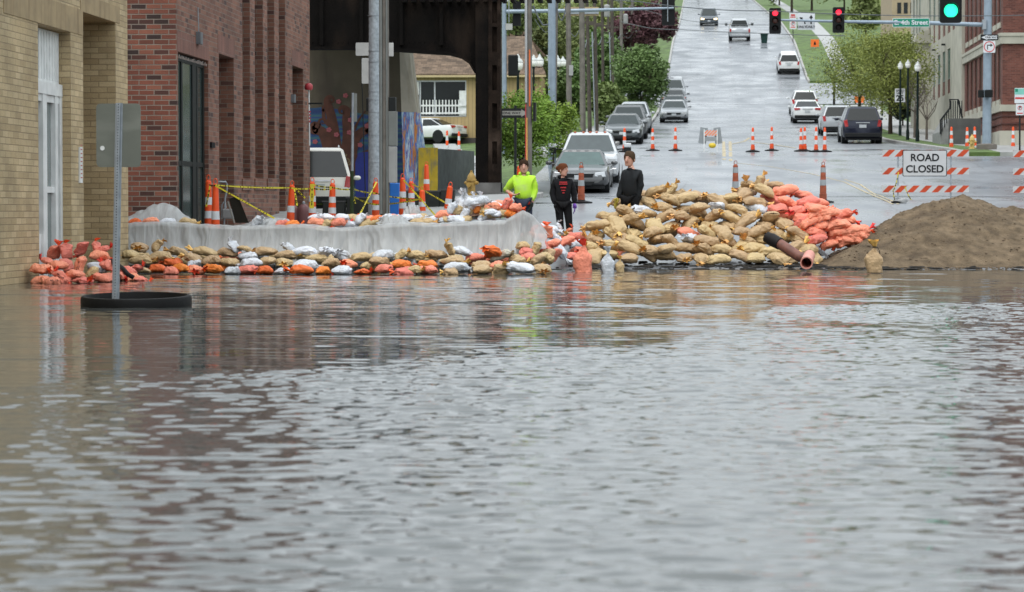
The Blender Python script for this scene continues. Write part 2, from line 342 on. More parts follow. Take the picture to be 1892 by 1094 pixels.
def water_mesh(x0, x1, y0, y1, dx, dy):
    rg = np.random.RandomState(4); xs = np.arange(x0, x1+dx/2, dx).astype(np.float32); ys = y0+(y1-y0)*(np.linspace(0, 1, dy)*.45+.55*np.linspace(0, 1, dy)**2); X, Y = np.meshgrid(xs, ys.astype(np.float32)); X = X.ravel(); Y = Y.ravel()
    lam = np.exp(rg.uniform(math.log(.060), math.log(.40), 120)); th = rg.normal(math.pi/2+.08, .42, 120); ph = rg.uniform(0, 6.28, 120); Z = np.zeros_like(X)
    for l, t_, p in zip(lam, th, ph):
        k = 2*math.pi/l; w_ = 1.2 if .08 < l < .24 else .75; Z += w_*math.sqrt(2/120)/k*np.sin(k*(X*math.cos(t_)+Y*math.sin(t_))+p)
    C = np.zeros_like(X); lam = np.exp(rg.uniform(math.log(.18), math.log(.46), 40)); th = rg.normal(math.pi/2, .24, 40); ph = rg.uniform(0, 6.28, 40)
    for l, t_, p in zip(lam, th, ph):
        k = 2*math.pi/l; C += math.sqrt(2/40)/k*np.sin(k*(X*math.cos(t_)+Y*math.sin(t_))+p)
    ss = lambda a, b_, v: (lambda t: t*t*(3-2*t))(np.clip((v-a)/(b_-a), 0, 1))
    n1 = np.sin(X*.9+1+.6*np.sin(Y*.5))*.5+np.sin(X*2.1+Y*.7)*.3+np.sin(X*.35-Y*.9)*.6
    f = ss(-.4, 1.4, X); edge = (21.6+1.25*X)*(1-f)+31.0*f; calm = ss(-.5, 1.3, Y-edge+n1*.8)
    patch = np.exp(-((X-1.6)/1.6)**2-((Y-25.8)/.8)**2); calm = np.maximum(calm, .75*patch)
    gust = .85+.30*np.sin(X*.5+Y*.33)*np.sin(Y*.21-X*.3)+.12*np.sin(X*1.7+Y*1.1)
    Z = Z*(.135*gust*(1-.18*ss(22, 9, Y)))*(1-calm)+C*calm*(.031+.010*np.sin(X*.7+Y*1.3)+.010*np.sin(Y*3.1+X*.4))
    nx, ny = len(xs), len(ys); co = np.stack([X, Y, Z], 1).astype(np.float32)
    a = (np.arange(ny-1)[:, None]*nx+np.arange(nx-1)[None, :]).ravel(); F4 = np.stack([a, a+1, a+1+nx, a+nx], 1).astype(np.int32)
    me = bpy.data.meshes.new('water'); me.vertices.add(len(co)); me.vertices.foreach_set('co', co.ravel()); me.loops.add(F4.size); me.loops.foreach_set('vertex_index', F4.ravel())
    me.polygons.add(len(F4)); me.polygons.foreach_set('loop_start', np.arange(0, F4.size, 4, dtype=np.int32)); me.polygons.foreach_set('use_smooth', np.ones(len(F4), bool)); me.update(calc_edges=True)
    me.materials.append(m); o = bpy.data.objects.new('water', me); sc.collection.objects.link(o); tag(o, kind='structure')
water_mesh(-10.8, 8.4, 5.0, 50.6, .025, 1350)
mb = MB(); mb.keep = 1
for a, c, d, e in ((-200, -10.79, -120, 56), (8.39, 200, -120, 56), (-10.79, 8.39, -120, 5.01), (-10.79, 8.39, 50.59, 56)): mb.quad((a, d, 0), (c, d, 0), (c, e, 0), (a, e, 0))
tag(mb.build('water', m), kind='structure')
# ------------------------------------------------------------------ buildings
XF = -10.36
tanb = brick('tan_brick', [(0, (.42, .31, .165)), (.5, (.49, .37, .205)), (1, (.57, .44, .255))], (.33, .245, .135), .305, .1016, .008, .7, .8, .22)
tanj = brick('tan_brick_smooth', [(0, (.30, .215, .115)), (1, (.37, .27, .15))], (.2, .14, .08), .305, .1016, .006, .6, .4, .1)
redb = brick('red_brick', [(0, (.045, .026, .023)), (.14, (.09, .036, .028)), (.24, (.185, .060, .038)), (.6, (.24, .076, .048)), (1, (.31, .115, .072))], (.27, .225, .185), .305, .1016, .012, .8, .7, .25)
redf = brick('weathered_red_brick', [(0, (.07, .032, .026)), (.25, (.175, .070, .045)), (1, (.27, .118, .075))], (.22, .175, .135), .305, .1016, .009, .8, .6, .2)
glassd = mat('dark_glass', (.010, .013, .013), .08, spec=.35)
soffit_m = mat('stained_soffit', (.25, .18, .10), .8)
lintel_m = mat('tan_stone_lintel', (.34, .25, .135), .75, var=.18, nscale=3, stain=(.2, .13, .06, 1, 5, .5))
def fy(px): return yfac(px, XF)
def fz(px, py): return zfac(px, py, XF)
# yellow brick building: its street wall runs away from the camera in the plane x = XF
yb = thing('brick_building', 'tan yellow brick building standing in the flood at the left edge', 'building', (XF, fy(237), 0))
o0 = Vector(yb.location)
def loc_ops(l): return [(fy(a)-o0.y, fy(b_)-o0.y, z0, z1, d) for a, b_, z0, z1, d in l]
HB = 8.5
zt1 = fz(72, 43); zt2 = fz(155, 23)
mb = MB(); wall(mb, (0, 0, 0), (0, 1, 0), (1, 0, 0), 14-o0.y, 0, -.9, HB, loc_ops([(72, 132, -.9, zt1, .24), (155, 215, -.9, zt2, 1.4)]))
wall(mb, (0, 0, 0), (-1, 0, 0), (0, 1, 0), 0, 9, -.9, HB)
mb.quad((0, 14-o0.y, HB), (0, 0, HB), (-9, 0, HB), (-9, 14-o0.y, HB)); mb.quad((0, 14-o0.y, -.9), (0, 14-o0.y, HB), (-9, 14-o0.y, HB), (-9, 14-o0.y, -.9))
mb.build('wall', tanb, yb)
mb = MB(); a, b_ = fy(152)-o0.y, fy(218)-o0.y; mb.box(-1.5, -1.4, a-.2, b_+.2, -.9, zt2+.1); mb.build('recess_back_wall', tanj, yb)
mb = MB(); a, b_ = fy(40)-o0.y, fy(140)-o0.y; mb.box(-.1, .012, a-1.0, b_+.55, zt1+.005, zt1+.43); mb.build('lintel', lintel_m, yb)
mb = MB(); a, b_ = fy(150)-o0.y, fy(222)-o0.y; mb.box(-.1, .010, a, b_, zt2+.005, zt2+.3); mb.build('lintel', lintel_m, yb)
# white door set in the first opening
a, b_ = fy(72)-o0.y, fy(132)-o0.y; W = b_-a; x = -.235
zm = fz(90, 172)
dr = MB(); dr.box(x, x+.04, a+.02, b_-.02, zm+.02, zt1-.02)
for i in range(12): dr.box(x+.04, x+.055, a+.05+i*W/12, a+.05+i*W/12+.03, zm+.25, zt1-.05)
dr.box(x+.04, x+.10, a+.02, b_-.02, zm, zm+.2); dr.build('panel', white, yb)
fr_ = MB()
for u0, u1 in ((0, .10), (.40, .52), (.78, .86), (.93, 1)): fr_.box(x, x+.09, a+W*u0, a+W*u1, -.6, zm-.003)
fr_.box(x, x+.07, a+.02, b_-.02, zm-.12, zm-.004); fr_.box(x, x+.06, a+W*.52, a+W*.78, zm-1.6, zm-1.5)
fr_.box(x, x+.05, a+W*.1, a+W*.40, .0, .75); door = fr_.build('door', white, yb)
pn = MB(); pn.box(x-.02, x+.01, a, b_, -.6, zm); pn.build('pane', mat('pale_glass', (.18, .21, .20), .08), door)
sg = MB(); q = fz(150, 272)-fz(150, 338); sg.box(.002, .03, fy(145.5)-o0.y, fy(150)-o0.y, fz(148, 338), fz(148, 272)); s_ = sg.build('flood_gauge', white, yb)
sm = MB()
for i in range(9): z = fz(148, 338)+.08+i*.068; sm.box(.031, .034, fy(146.3)-o0.y, fy(149)-o0.y, z, z+.02)
sm.build('gauge_mark', mat('faded_red', (.45, .12, .1), .6), s_)
# red brick building
rb = thing('brick_building', 'red brick building with tall dark slot windows behind the plastic covered wall', 'building', (XF, fy(327.5), 0)); o1 = Vector(rb.location)
r1_ = lambda px: fy(px)-o1.y
zA = fz(328, 95); zB = fz(405, 99); zD = fz(541, 121); LEN = r1_(573)
sl = [(449, 463), (472, 487), (495, 508), (516, 528)]
HR = 11.5
ops = [(r1_(330), r1_(386), .35, zA, .11), (r1_(405.5), r1_(433), .3, zB, .9)]+[(r1_(a), r1_(b_), fz(a, 329) if i < 3 else .3, HR-1.2, .32) for i, (a, b_) in enumerate(sl)]+[(r1_(541), r1_(561), .3, zD, 1.0)]
mb = MB(); wall(mb, (0, 0, 0), (0, 1, 0), (1, 0, 0), 0, LEN, -.6, HR, ops); mb.quad((0, 0, HR), (0, LEN, HR), (-12, LEN, HR), (-12, 0, HR)); wall(mb, (0, LEN, 0), (-1, 0, 0), (0, 1, 0), 0, 12, -.6, HR); mb.build('wall', redf, rb)
mb = MB(); wall(mb, (0, -.006, 0), (-1, 0, 0), (0, -1, 0), 0, 12, -.6, HR); mb.build('end_wall', redb, rb)
sold = brick('soldier_brick', [(0, (.16, .065, .047)), (1, (.24, .10, .07))], (.22, .15, .12), .07, .42, .006, .8, .4, .2)
for a, b_, z in ((r1_(330)-.1, r1_(386)+.05, zA), (r1_(405)-.1, r1_(433)+.1, zB), (r1_(541)-.1, r1_(561)+.1, zD)): MB().box(-.02, .005, a, b_, z+.004, z+.41).build('lintel', sold, rb)
bk = MB(); bk.box(-1.1, -1.0, 0.5, LEN-.1, .3, HR-.6); bk.build('interior', mat('dark_interior', (.03, .026, .022), .9), rb)
fm = mat('black_window_frame', (.010, .014, .013), .5, spec=.2)
A0, A1 = r1_(330), r1_(386); w1 = A1-A0
f = MB()
for u0, u1 in ((0, .13), (.24, .28), (.60, .72), (.74, .78), (.95, 1)): f.box(-.16, -.09, A0+w1*u0, A0+w1*u1, .35, zA-.02)
f.box(-.16, -.092, A0, A1, zA-.16, zA-.021); f.box(-.158, -.094, A0, A1, 2.05, 2.15); f.box(-.157, -.095, A0, A1, .35, .55)
fo = f.build('window', fm, rb); g = MB(); g.box(-.13, -.12, A0, A1, .4, zA-.05); g.build('pane', mat('grey_green_glass', (.055, .075, .07), .12), fo)
g = MB(); g.box(-.20, -.14, A0-.0, A1-.2, .2, .35); g.box(-.05, .35, A0-.2, A1+.3, .12, .33); g.build('door_sill', kerb_m, rb)
for i, (a, b_) in enumerate(sl):
    a, b_ = r1_(a), r1_(b_); z0 = ops[2+i][2]; f = MB(); f.box(-.30, -.26, a, a+.05, z0, HR-1.2); f.box(-.30, -.26, b_-.05, b_, z0, HR-1.2)
    z = z0
    while z < HR-1.3: f.box(-.301, -.25, a+.051, b_-.051, z, z+.06); z += .98
    fo = f.build('window', fm, rb); g = MB(); g.box(-.29, -.275, a+.05, b_-.05, z0, HR-1.2); g.build('pane', glassd, fo)
    if i < 3:
        s_ = MB(); s_.box(.0, .03, a-.15, b_+.15, z0-.28, z0-.02); s_.build('sill', redf, rb)
g = MB(); g.box(.0, .05, r1_(388), r1_(392.5)+.1, fz(390, 273), fz(390, 263)); g.build('wall_fixture', black, rb)
g = MB(); p0 = (.04, r1_(363.5), fz(363, 14)); p1 = (.04, r1_(365), fz(365, 60)); g.tube([p0, p1], .012); g.build('conduit', galv, rb)
g = MB(); g.box(.003, .10, r1_(363), r1_(366)+.1, fz(365, 82), fz(365, 60)); g.build('wall_lamp', mat('lamp_grey', (.12, .13, .14), .5), rb)
g = MB(); g.box(.003, .09, r1_(538), r1_(541), fz(540, 190), fz(540, 175)); g.build('wall_lamp', mat('lamp_grey', (.12, .13, .14), .5), rb)
zz = MB(); y = A0
while y < A1: zz.lathe([(.006, 0), (.008, .04+.05*random.random())], 5, (-.03, y, zA-.12)); y += .14
zz.build('hanging_trim', mat('pale_trim', (.6, .5, .45), .6), rb)
# steel viaduct and its concrete abutment with the painted wall
rust = mat('rusted_shaded_steel', (.0035, .0025, .002), .95, var=.5, nscale=2, bump=.6, bscale=20, spec=.2, stain=(.020, .013, .009, 1.2, 1.2, .5))  # near-black base puts the deck's shadow into the steel colour
SV = 59.3; D0 = F/SV
vd = thing('railway_viaduct', 'dark riveted steel railway viaduct crossing beside the red brick building', 'bridge', (0, 0, 0))
pA = P(905, 390, SV); yv = pA.y
def XV(px): return P(px, 390, SV).x
def ZV(py, px=800): return P(px, py, SV).z
# portal girder with curved knee
bot = [(560, 86), (640, 86), (700, 88), (760, 92), (800, 95), (830, 97), (852, 103), (868, 114), (878, 131)]
poly = [(XV(x), ZV(y)) for x, y in bot]+[(XV(882), ZV(131)), (XV(882), ZV(-80)), (XV(560), ZV(-80))]
mb = MB(); mb.prism(poly, yv-.05, yv+.05); 
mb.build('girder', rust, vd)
fl_ = MB(); pts = [(XV(x), ZV(y)) for x, y in bot]
for (xa, za), (xb, zb) in zip(pts, pts[1:]): fl_.rings([[(xa, yv-.28, za), (xa, yv+.28, za), (xa, yv+.28, za-.09), (xa, yv-.28, za-.09)], [(xb, yv-.28, zb), (xb, yv+.28, zb), (xb, yv+.28, zb-.09), (xb, yv-.28, zb-.09)]])
xx = XV(590)
while xx < XV(860): fl_.box(xx, xx+.1, yv-.2, yv-.051, ZV(84), ZV(-80)); xx += 1.25
fl_.build('flange', rust, vd)
rv = MB(); xx = XV(575)
while xx < XV(850): rv.ell((xx, yv-.285, ZV(88)+.1), (.018, .012, .018), 6, 4); rv.ell((xx, yv-.06, ZV(78)), (.018, .02, .018), 6, 4); xx += .16
rv.build('rivets', rust, vd)
cz = prof(yv)-.4
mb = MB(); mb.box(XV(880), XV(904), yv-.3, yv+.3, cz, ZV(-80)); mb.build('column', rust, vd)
# laced outer face of the column: rectangular openings
mb = MB(); holes = []
zz_ = [(-12, 45), (52, 98), (122, 168), (192, 238), (262, 303)]
for t_, b2 in zz_: holes.append((XV(911)-XV(904), XV(920)-XV(904), ZV(b2), ZV(t_), .14))
wall(mb, (XV(904), yv-.33, 0), (1, 0, 0), (0, -1, 0), 0, XV(926)-XV(904), cz+.5, ZV(-40), holes); mb.box(XV(904)+.001, XV(926), yv-.18, yv+.3, cz+.5, ZV(-40)); mb.build('lattice_column', mat('rusted_brown_steel', (.016, .010, .007), .85, var=.5, nscale=3, bump=.6, bscale=14, stain=(.07, .048, .036, 2, 2, 1)), vd)
mb = MB(); mb.box(XV(878), XV(926), yv-.5, yv+.5, cz-.3, ZV(338)); mb.box(XV(872), XV(931), yv-.6, yv+.6, cz-.4, ZV(356)); mb.build('footing', mat('dirty_concrete', (.13, .125, .12), .85, var=.4, nscale=2), vd)
mb = MB(); mb.box(XV(480), XV(882), yv+.4, yv+7, ZV(-10), ZV(-60)); 
for k in range(22): xx = XV(745)+k*.28; mb.box(xx, xx+.13, yv-.45, yv+.38, ZV(6), ZV(-2))
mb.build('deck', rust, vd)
mb = MB(); mb.box(XV(480), XV(884), yv+.35, yv+.45, ZV(-62), ZV(-110)); mb.build('parapet', rust, vd)
# abutment
S2 = 54.5; X2 = lambda px: P(px, 390, S2).x; Z2 = lambda py: P(700, py, S2).z; y2 = P(650, 390, S2).y
conc = mat('shaded_stained_concrete', (.11, .092, .062), .85, var=.35, nscale=.6, bump=.3, stain=(.07, .055, .04, 1.6, 1, .25))  # base colour lowered to carry the underpass shade; stain streaks on top
ab = thing('painted_abutment', 'concrete bridge abutment painted with a curling brown tree on blue', 'mural wall', (0, 0, 0))
mb = MB(); mb.box(X2(500), X2(748), y2, y2+1.2, prof(y2)-1.2, Z2(60)); mb.build('wall', conc, ab)
m, t, b = newmat('mural_blue'); N = t.nodes.new; K = t.links.new
tx = N('ShaderNodeTexCoord'); mp = N('ShaderNodeMapping'); mp.inputs['Scale'].default_value = (.5, 1, 2.2); K(tx.outputs['Object'], mp.inputs[0])
wv = N('ShaderNodeTexWave'); wv.wave_type = 'BANDS'; wv.bands_direction = 'Z'; wv.inputs['Scale'].default_value = .35; wv.inputs['Distortion'].default_value = 5; wv.inputs['Detail'].default_value = 3; K(mp.outputs[0], wv.inputs[0])
rp = ramp(N, [(0, (.015, .04, .14)), (.35, (.02, .08, .17)), (.6, (.03, .12, .15)), (.8, (.05, .13, .13)), (1, (.02, .055, .19))]); K(wv.outputs[0], rp.inputs[0]); K(rp.outputs[0], b.inputs['Base Color']); b.inputs['Roughness'].default_value = .6  # blues darkened so the paint itself carries the shade under the viaduct
top = [(500, 205), (575, 200), (600, 198), (640, 205), (680, 212), (715, 205), (748, 208)]
mb = MB(); mb.prism([(X2(x), Z2(y)) for x, y in top]+[(X2(748), Z2(400)), (X2(500), Z2(400))], y2-.006, y2-.001); mb.build('painted_sky', m, ab)
brn = mat('mural_brown', (.09, .030, .016), .7, var=.3); pk = mat('mural_pink', (.36, .09, .10), .6); och = mat('mural_ochre', (.22, .15, .07), .7)
def rib(mb, pts, w0, w1, yy):
    pts = [Vector((X2(x), 0, Z2(y))) for x, y in pts]; fine = []
    for i in range(len(pts)-1):
        p0 = pts[max(i-1, 0)]; p1 = pts[i]; p2 = pts[i+1]; p3 = pts[min(i+2, len(pts)-1)]
        for k in range(5):
            t_ = k/5; fine.append(.5*((2*p1)+(p2-p0)*t_+(2*p0-5*p1+4*p2-p3)*t_*t_+(3*p1-p0-3*p2+p3)*t_**3))
    fine.append(pts[-1]); n = len(fine); rs = []
    for k, p in enumerate(fine):
        d = (fine[min(k+1, n-1)]-fine[max(k-1, 0)]).normalized(); s = Vector((d.z, 0, -d.x))*(w1+(w0-w1)*max(0, 1-k/(n-1)*1.35)**1.6)/S2/2
        rs.append([p+s+Vector((0, yy, 0)), p-s+Vector((0, yy, 0)), p-s+Vector((0, yy+.004, 0)), p+s+Vector((0, yy+.004, 0))])
    mb.rings(rs)
def curl(cx, cy, r, a0, turns, sgn): return [(cx+r*(1-k/12)*math.cos(a0+sgn*k/12*turns*6.283), cy+r*(1-k/12)*math.sin(a0+sgn*k/12*turns*6.283)) for k in range(12)]
mb = MB()
rib(mb, [(628, 400), (630, 330), (622, 290), (618, 250), (612, 215), (606, 195)]+curl(612, 186, 9, 2.6, 1.3, 1), 30, 3, y2-.012)
rib(mb, [(640, 400), (636, 320), (640, 280), (642, 250), (640, 220)]+curl(633, 206, 9, 0, 1.3, -1), 26, 3, y2-.016)
rib(mb, [(620, 400), (617, 320), (606, 270), (596, 245), (585, 240)]+curl(582, 240, 9, -1.5, -1.4, 1), 28, 3, y2-.020)
rib(mb, [(640, 400), (646, 310), (655, 262), (668, 245), (680, 240)]+curl(681, 233, 8, 1.5, 1.3, -1), 24, 3, y2-.024)
rib(mb, [(640, 400), (650, 310), (668, 285), (685, 278)], 24, 5, y2-.028)
rib(mb, [(624, 280), (600, 262), (590, 232)]+curl(596, 226, 8, 2.4, 1.3, 1), 9, 2, y2-.014)
rib(mb, [(617, 240), (600, 222), (598, 205)]+curl(604, 200, 8, 2.6, 1.3, 1), 8, 2, y2-.018)
rib(mb, [(645, 262), (662, 225), (676, 205)], 9, 3, y2-.022)
rib(mb, [(600, 400), (604, 350), (600, 310)], 26, 14, y2-.010)
mb.build('painted_tree', brn, ab)
for i, (x, y) in enumerate(((626, 188), (639, 177), (582, 262), (622, 249), (646, 245), (608, 240), (679, 233), (666, 268), (648, 222))):
    mb = MB(); c = Vector((X2(x), y2-.033, Z2(y)))
    for k in range(5): mb.ell(c+Vector((math.cos(k*1.257), 0, math.sin(k*1.257)))*.05, (.045, .003, .045), 8, 4)
    mb.build('painted_flower', pk, ab)
mb = MB()
for x, y in ((633, 285), (625, 297), (642, 298)): rib(mb, curl(x, y, 8, 0, 1.9, 1), 3, 2, y2-.036)
mb.build('painted_spiral', och, ab)
mb = MB(); mb.prism([(X2(658), Z2(400)), (X2(657), Z2(300)), (X2(663), Z2(282)), (X2(690), Z2(280)), (X2(690), Z2(400))], y2-.030, y2-.025); mb.build('painted_water', mat('mural_ultramarine', (.02, .035, .24), .6), ab)
# painted pier
S3 = 57; X3 = lambda px: P(px, 390, S3).x; Z3 = lambda py: P(760, py, S3).z; y3 = P(760, 390, S3).y
pr = thing('bridge_pier', 'tapered pale concrete pier with painted colour streaks on its base', 'pier', (0, 0, 0))
def taper(name, za, zb, m):
    pa = lambda py: (X3(738+(py-80)*.03), X3(753+(py-80)*.125))
    a, c = pa(za), pa(zb); mb = MB()
    mb.rings([[(a[0], y3, Z3(za)), (a[1], y3+.3, Z3(za)), (a[1], y3+1.5, Z3(za)), (a[0], y3+1.5, Z3(za))], [(c[0], y3, Z3(zb)), (c[1], y3+.3, Z3(zb)), (c[1], y3+1.5, Z3(zb)), (c[0], y3+1.5, Z3(zb))]])
    return mb.build(name, m, pr)
taper('shaft', 60, 207, mat('pale_concrete', (.46, .42, .34), .8, var=.2, nscale=1.5, stain=(.3, .25, .17, 4, 1, .4)))
m, t, b = newmat('pier_mural'); N = t.nodes.new; K = t.links.new
tx = N('ShaderNodeTexCoord'); mp = N('ShaderNodeMapping'); mp.inputs['Scale'].default_value = (6, .5, .55); K(tx.outputs['Object'], mp.inputs[0])
nz = N('ShaderNodeTexNoise'); nz.inputs['Scale'].default_value = 1.3; nz.inputs['Detail'].default_value = 4; nz.inputs['Roughness'].default_value = .7; K(mp.outputs[0], nz.inputs['Vector'])
rp = ramp(N, [(.2, (.02, .02, .04)), (.33, (.55, .05, .02)), (.4, (.75, .35, .05)), (.46, (.05, .12, .5)), (.53, (.35, .55, .75)), (.58, (.75, .8, .8)), (.64, (.05, .10, .45)), (.72, (.5, .03, .04))]); K(nz.outputs[0], rp.inputs[0]); K(rp.outputs[0], b.inputs['Base Color'])
taper('painted_base', 207.2, 400, m)
# tan sided house beyond the underpass
S4 = 31; y4 = P(820, 390, S4).y; X4 = lambda px: P(px, 390, S4).x; Z4 = lambda py: P(820, py, S4).z
hs_ = thing('house', 'tan sided house with brown shingle roof seen under the viaduct', 'building', (0, 0, 0))
sid = brick('tan_siding', [(0, (.40, .29, .13)), (1, (.44, .32, .15))], (.28, .2, .1), .22, 30, .02, .6, .3, .08)
mb = MB(); wall(mb, (X4(700), y4, 0), (1, 0, 0), (0, -1, 0), 0, X4(1000)-X4(700), Z4(275), Z4(141), [(X4(763)-X4(700), X4(862)-X4(700), Z4(216), Z4(149), .12)]); mb.quad((X4(1000), y4, Z4(275)), (X4(1000), y4+10, Z4(275)), (X4(1000), y4+10, Z4(141)), (X4(1000), y4, Z4(141))); mb.build('wall', sid, hs_)
mb = MB(); mb.rings([[(X4(690), y4-.4, Z4(142)), (X4(1010), y4-.4, Z4(142)), (X4(1010), y4-.4, Z4(138)), (X4(690), y4-.4, Z4(138))], [(X4(690), y4+5, Z4(62)), (X4(970), y4+5, Z4(62)), (X4(970), y4+5, Z4(58)), (X4(690), y4+5, Z4(58))]])
mb.build('roof', brick('brown_shingles', [(0, (.10, .065, .04)), (1, (.22, .15, .10))], (.07, .05, .035), .35, .22, .012, .9, .5, .3), hs_)
mb = MB(); mb.box(X4(690), X4(1010), y4-.43, y4-.401, Z4(144), Z4(140)); mb.build('gutter', mat('tan_trim', (.5, .4, .22), .6), hs_)
mb = MB(); mb.box(X4(700), X4(1000), y4-.1, y4-.004, Z4(275), Z4(255)); mb.build('base', mat('dark_base', (.06, .05, .045), .8), hs_)
f = MB()
for a in (763, 775, 802, 860): f.box(X4(a), X4(a+2.5), y4+.02, y4+.1, Z4(216), Z4(149))
f.box(X4(763), X4(862.5), y4+.015, y4+.099, Z4(151.5), Z4(149)); f.box(X4(763), X4(862.5), y4+.016, y4+.098, Z4(217), Z4(214.5)); fo = f.build('window', mat('aluminium', (.5, .52, .54), .4, .3), hs_)
g = MB(); g.box(X4(763), X4(862), y4+.105, y4+.118, Z4(216), Z4(149)); g.build('pane', glassd, fo)
g = MB(); g.box(X4(778), X4(862), y4-.1, y4-.05, Z4(197), Z4(194)); g.box(X4(778), X4(862), y4-.1, y4-.05, Z4(211), Z4(208))
x_ = 781
while x_ < 848: g.box(X4(x_), X4(x_+2.2), y4-.08, y4-.06, Z4(212), Z4(185)); x_ += 6
g.build('railing', white, hs_)
g = MB(); g.box(X4(849), X4(862), y4-.04, y4-.01, Z4(214), Z4(168)); g.box(X4(764), X4(774), y4-.04, y4-.01, Z4(175), Z4(152)); g.build('notice_board', white, hs_)
# right side: concrete framed block and red brick block
XR = 13.5
def ry(px): return yfac(px, XR)
def rz(px, py): return zfac(px, py, XR)
yR = ry(1851); LR = 60
cr = mat('cream_stone', (.42, .40, .33), .8, var=.15, nscale=1.2)
rbk = brick('far_red_brick', [(0, (.10, .03, .022)), (1, (.19, .065, .045))], (.17, .10, .08), .22, .075, .006, .85, .3, .2)
br_ = thing('brick_building', 'red brick building with cream stone bands behind the right signal pole', 'building', (XR, yR, 0))
c1 = ry(1781)-yR
zc0, zc1 = rz(1851, 82), rz(1851, 63); zl0, zl1 = rz(1851, 206), rz(1851, 194); zs = rz(1851, 242)
ops = []
for a, b_ in ((1842.5, 1847), (1835, 1839.5), (1826, 1831), (1817, 1821.5), (1808, 1812.5), (1800, 1804), (1792, 1796), (1784.5, 1788.5)):
    u0, u1 = ry(b_)-yR, ry(a)-yR; ops += [(u0, u1, rz(1851, 183), zc0-.08, .09), (u0, u1, rz(1851, 40), rz(1851, -60), .09)]
mb = MB(); wall(mb, (0, 0, 0), (0, 1, 0), (-1, 0, 0), 0, c1, 2, 18, ops); wall(mb, (0, 0, 0), (1, 0, 0), (0, -1, 0), 0, 22, 2, 18); mb.build('wall', rbk, br_)
for a, b_, nm in ((zc0, zc1, 'stone_band'), (zl0, zl1, 'stone_band'), (2, zs, 'stone_base')):
    mb = MB(); mb.box(-.12, 22, -.12, 0-.003, a, b_); mb.box(-.12, -.003, -.003, c1, a, b_)
    if nm == 'stone_band' and a == zc0: mb.box(-.16, 22, -.16, -.121, b_-.12, b_+.02); mb.box(-.16, -.121, -.12, c1, b_-.12, b_+.02)
    mb.build(nm, cr, br_)
for k, z in enumerate((zs+.28, zs+.62)):
    mb = MB(); mb.box(-.05, 22, -.05, -.003, z, z+.05); mb.box(-.05, -.003, -.003, c1, z, z+.05); mb.build('brick_course', mat('dark_course', (.07, .025, .02), .8), br_)
for op in ops:
    u0, u1, z0, z1 = op[:4]; f = MB(); f.box(.05, .08, u0, u1, z0, z1); f.build('window', mat('brown_window', (.05, .03, .028), .3), br_)
    s_ = MB(); s_.box(-.06, .05, u0-.12, u1+.12, z0-.25, z0-.002); s_.build('sill', cr, br_)
cb = thing('office_building', 'cream concrete framed building with tall green windows on the right', 'building', (XR, yR+c1, 0))
yC = yR+c1; ends = ry(1700)-yC; e2 = ry(1686)-yC
wz = [(rz(1757, 173), rz(1757, 91)), (rz(1757, 62), rz(1757, -60))]
ops = []; px_ = []
groups = [(1727.5, 1731), (1736, 1741), (1745, 1750), (1754, 1759.5)], [(1690, 1692.5), (1695.5, 1698), (1700.5, 1703.5)]
for a, b_ in groups[0]+[(1719, 1722.5), (1763, 1768)]+groups[1]: px_.append((ry(b_)-yC, ry(a)-yC))
for u0, u1 in px_:
    for z0, z1 in wz:
        if len(px_) and z0 < 9 and (u0 in (px_[4][0], px_[5][0])): continue
        ops.append((u0, u1, z0, z1, .12))
mb = MB(); wall(mb, (-.15, 0, 0), (0, 1, 0), (-1, 0, 0), 0, e2, 2.5, 17, ops); mb.quad((-.15, 0, 2.5), (-.15, 0, 17), (0, 0, 17), (0, 0, 2.5)); mb.quad((-.15, e2, 2.5), (-.15, e2, 17), (15, e2, 17), (15, e2, 2.5)); mb.build('wall', cr, cb)
grn = mat('green_glass', (.025, .085, .075), .3, spec=.2); 
for u0, u1, z0, z1, d in ops:
    hb = .75 if z0 < 9 else 1.05
    g = MB(); g.box(-.10, -.07, u0, u1, z0+hb, z1); wn = g.build('window', grn, cb)
    g = MB(); z = z0+hb
    while z < z1: g.box(-.12, -.101, u0, u1, z, z+.06); z += .95
    g.build('frame', mat('grey_frame', (.2, .25, .24), .5), wn)
    g = MB(); g.box(-.11, -.06, u0, u1, z0, z0+hb-.002); g.build('brick_panel', rbk, cb)
mb = MB(); a, b_ = ry(1722)-yC, ry(1711)-yC; mb.box(-.9, -.153, a, b_, 3, rz(1716, 85)); mb.prism([(-1.1, rz(1716, 85)), (-.9, rz(1716, 68)), (-.2, rz(1716, 60)), (-.153, rz(1716, 85))], a-.2, b_+.2); mb.build('entrance_bay', cr, cb)
for px, py in ((1750, 83), (1732, 93), (1708, 108)):
    g = MB(); y = ry(px)-yC; g.box(-.35, -.151, y-.15, y+.15, rz(px, py+2), rz(px, py-1)); g.build('wall_lamp', dark, cb)
# distant tan building and roofs on the hill
tb_ = thing('apartment_building', 'plain tan block rising behind the yellow green tree', 'building', (0, 0, 0))
a = P(1648, 30, 24); b2 = P(1688, 30, 24); mb = MB(); mb.box(a.x, b2.x+.6, a.y, a.y+12, 5, P(1660, -60, 24).z); mb.build('wall', mat('tan_render', (.38, .30, .19), .8), tb_)
g = MB(); 
for k in range(3): g.box(a.x+.4+k*.5, a.x+.7+k*.5, a.y-.03, a.y-.002, P(1660, 25, 24).z, P(1660, 5, 24).z)
g.build('window', glassd, tb_)
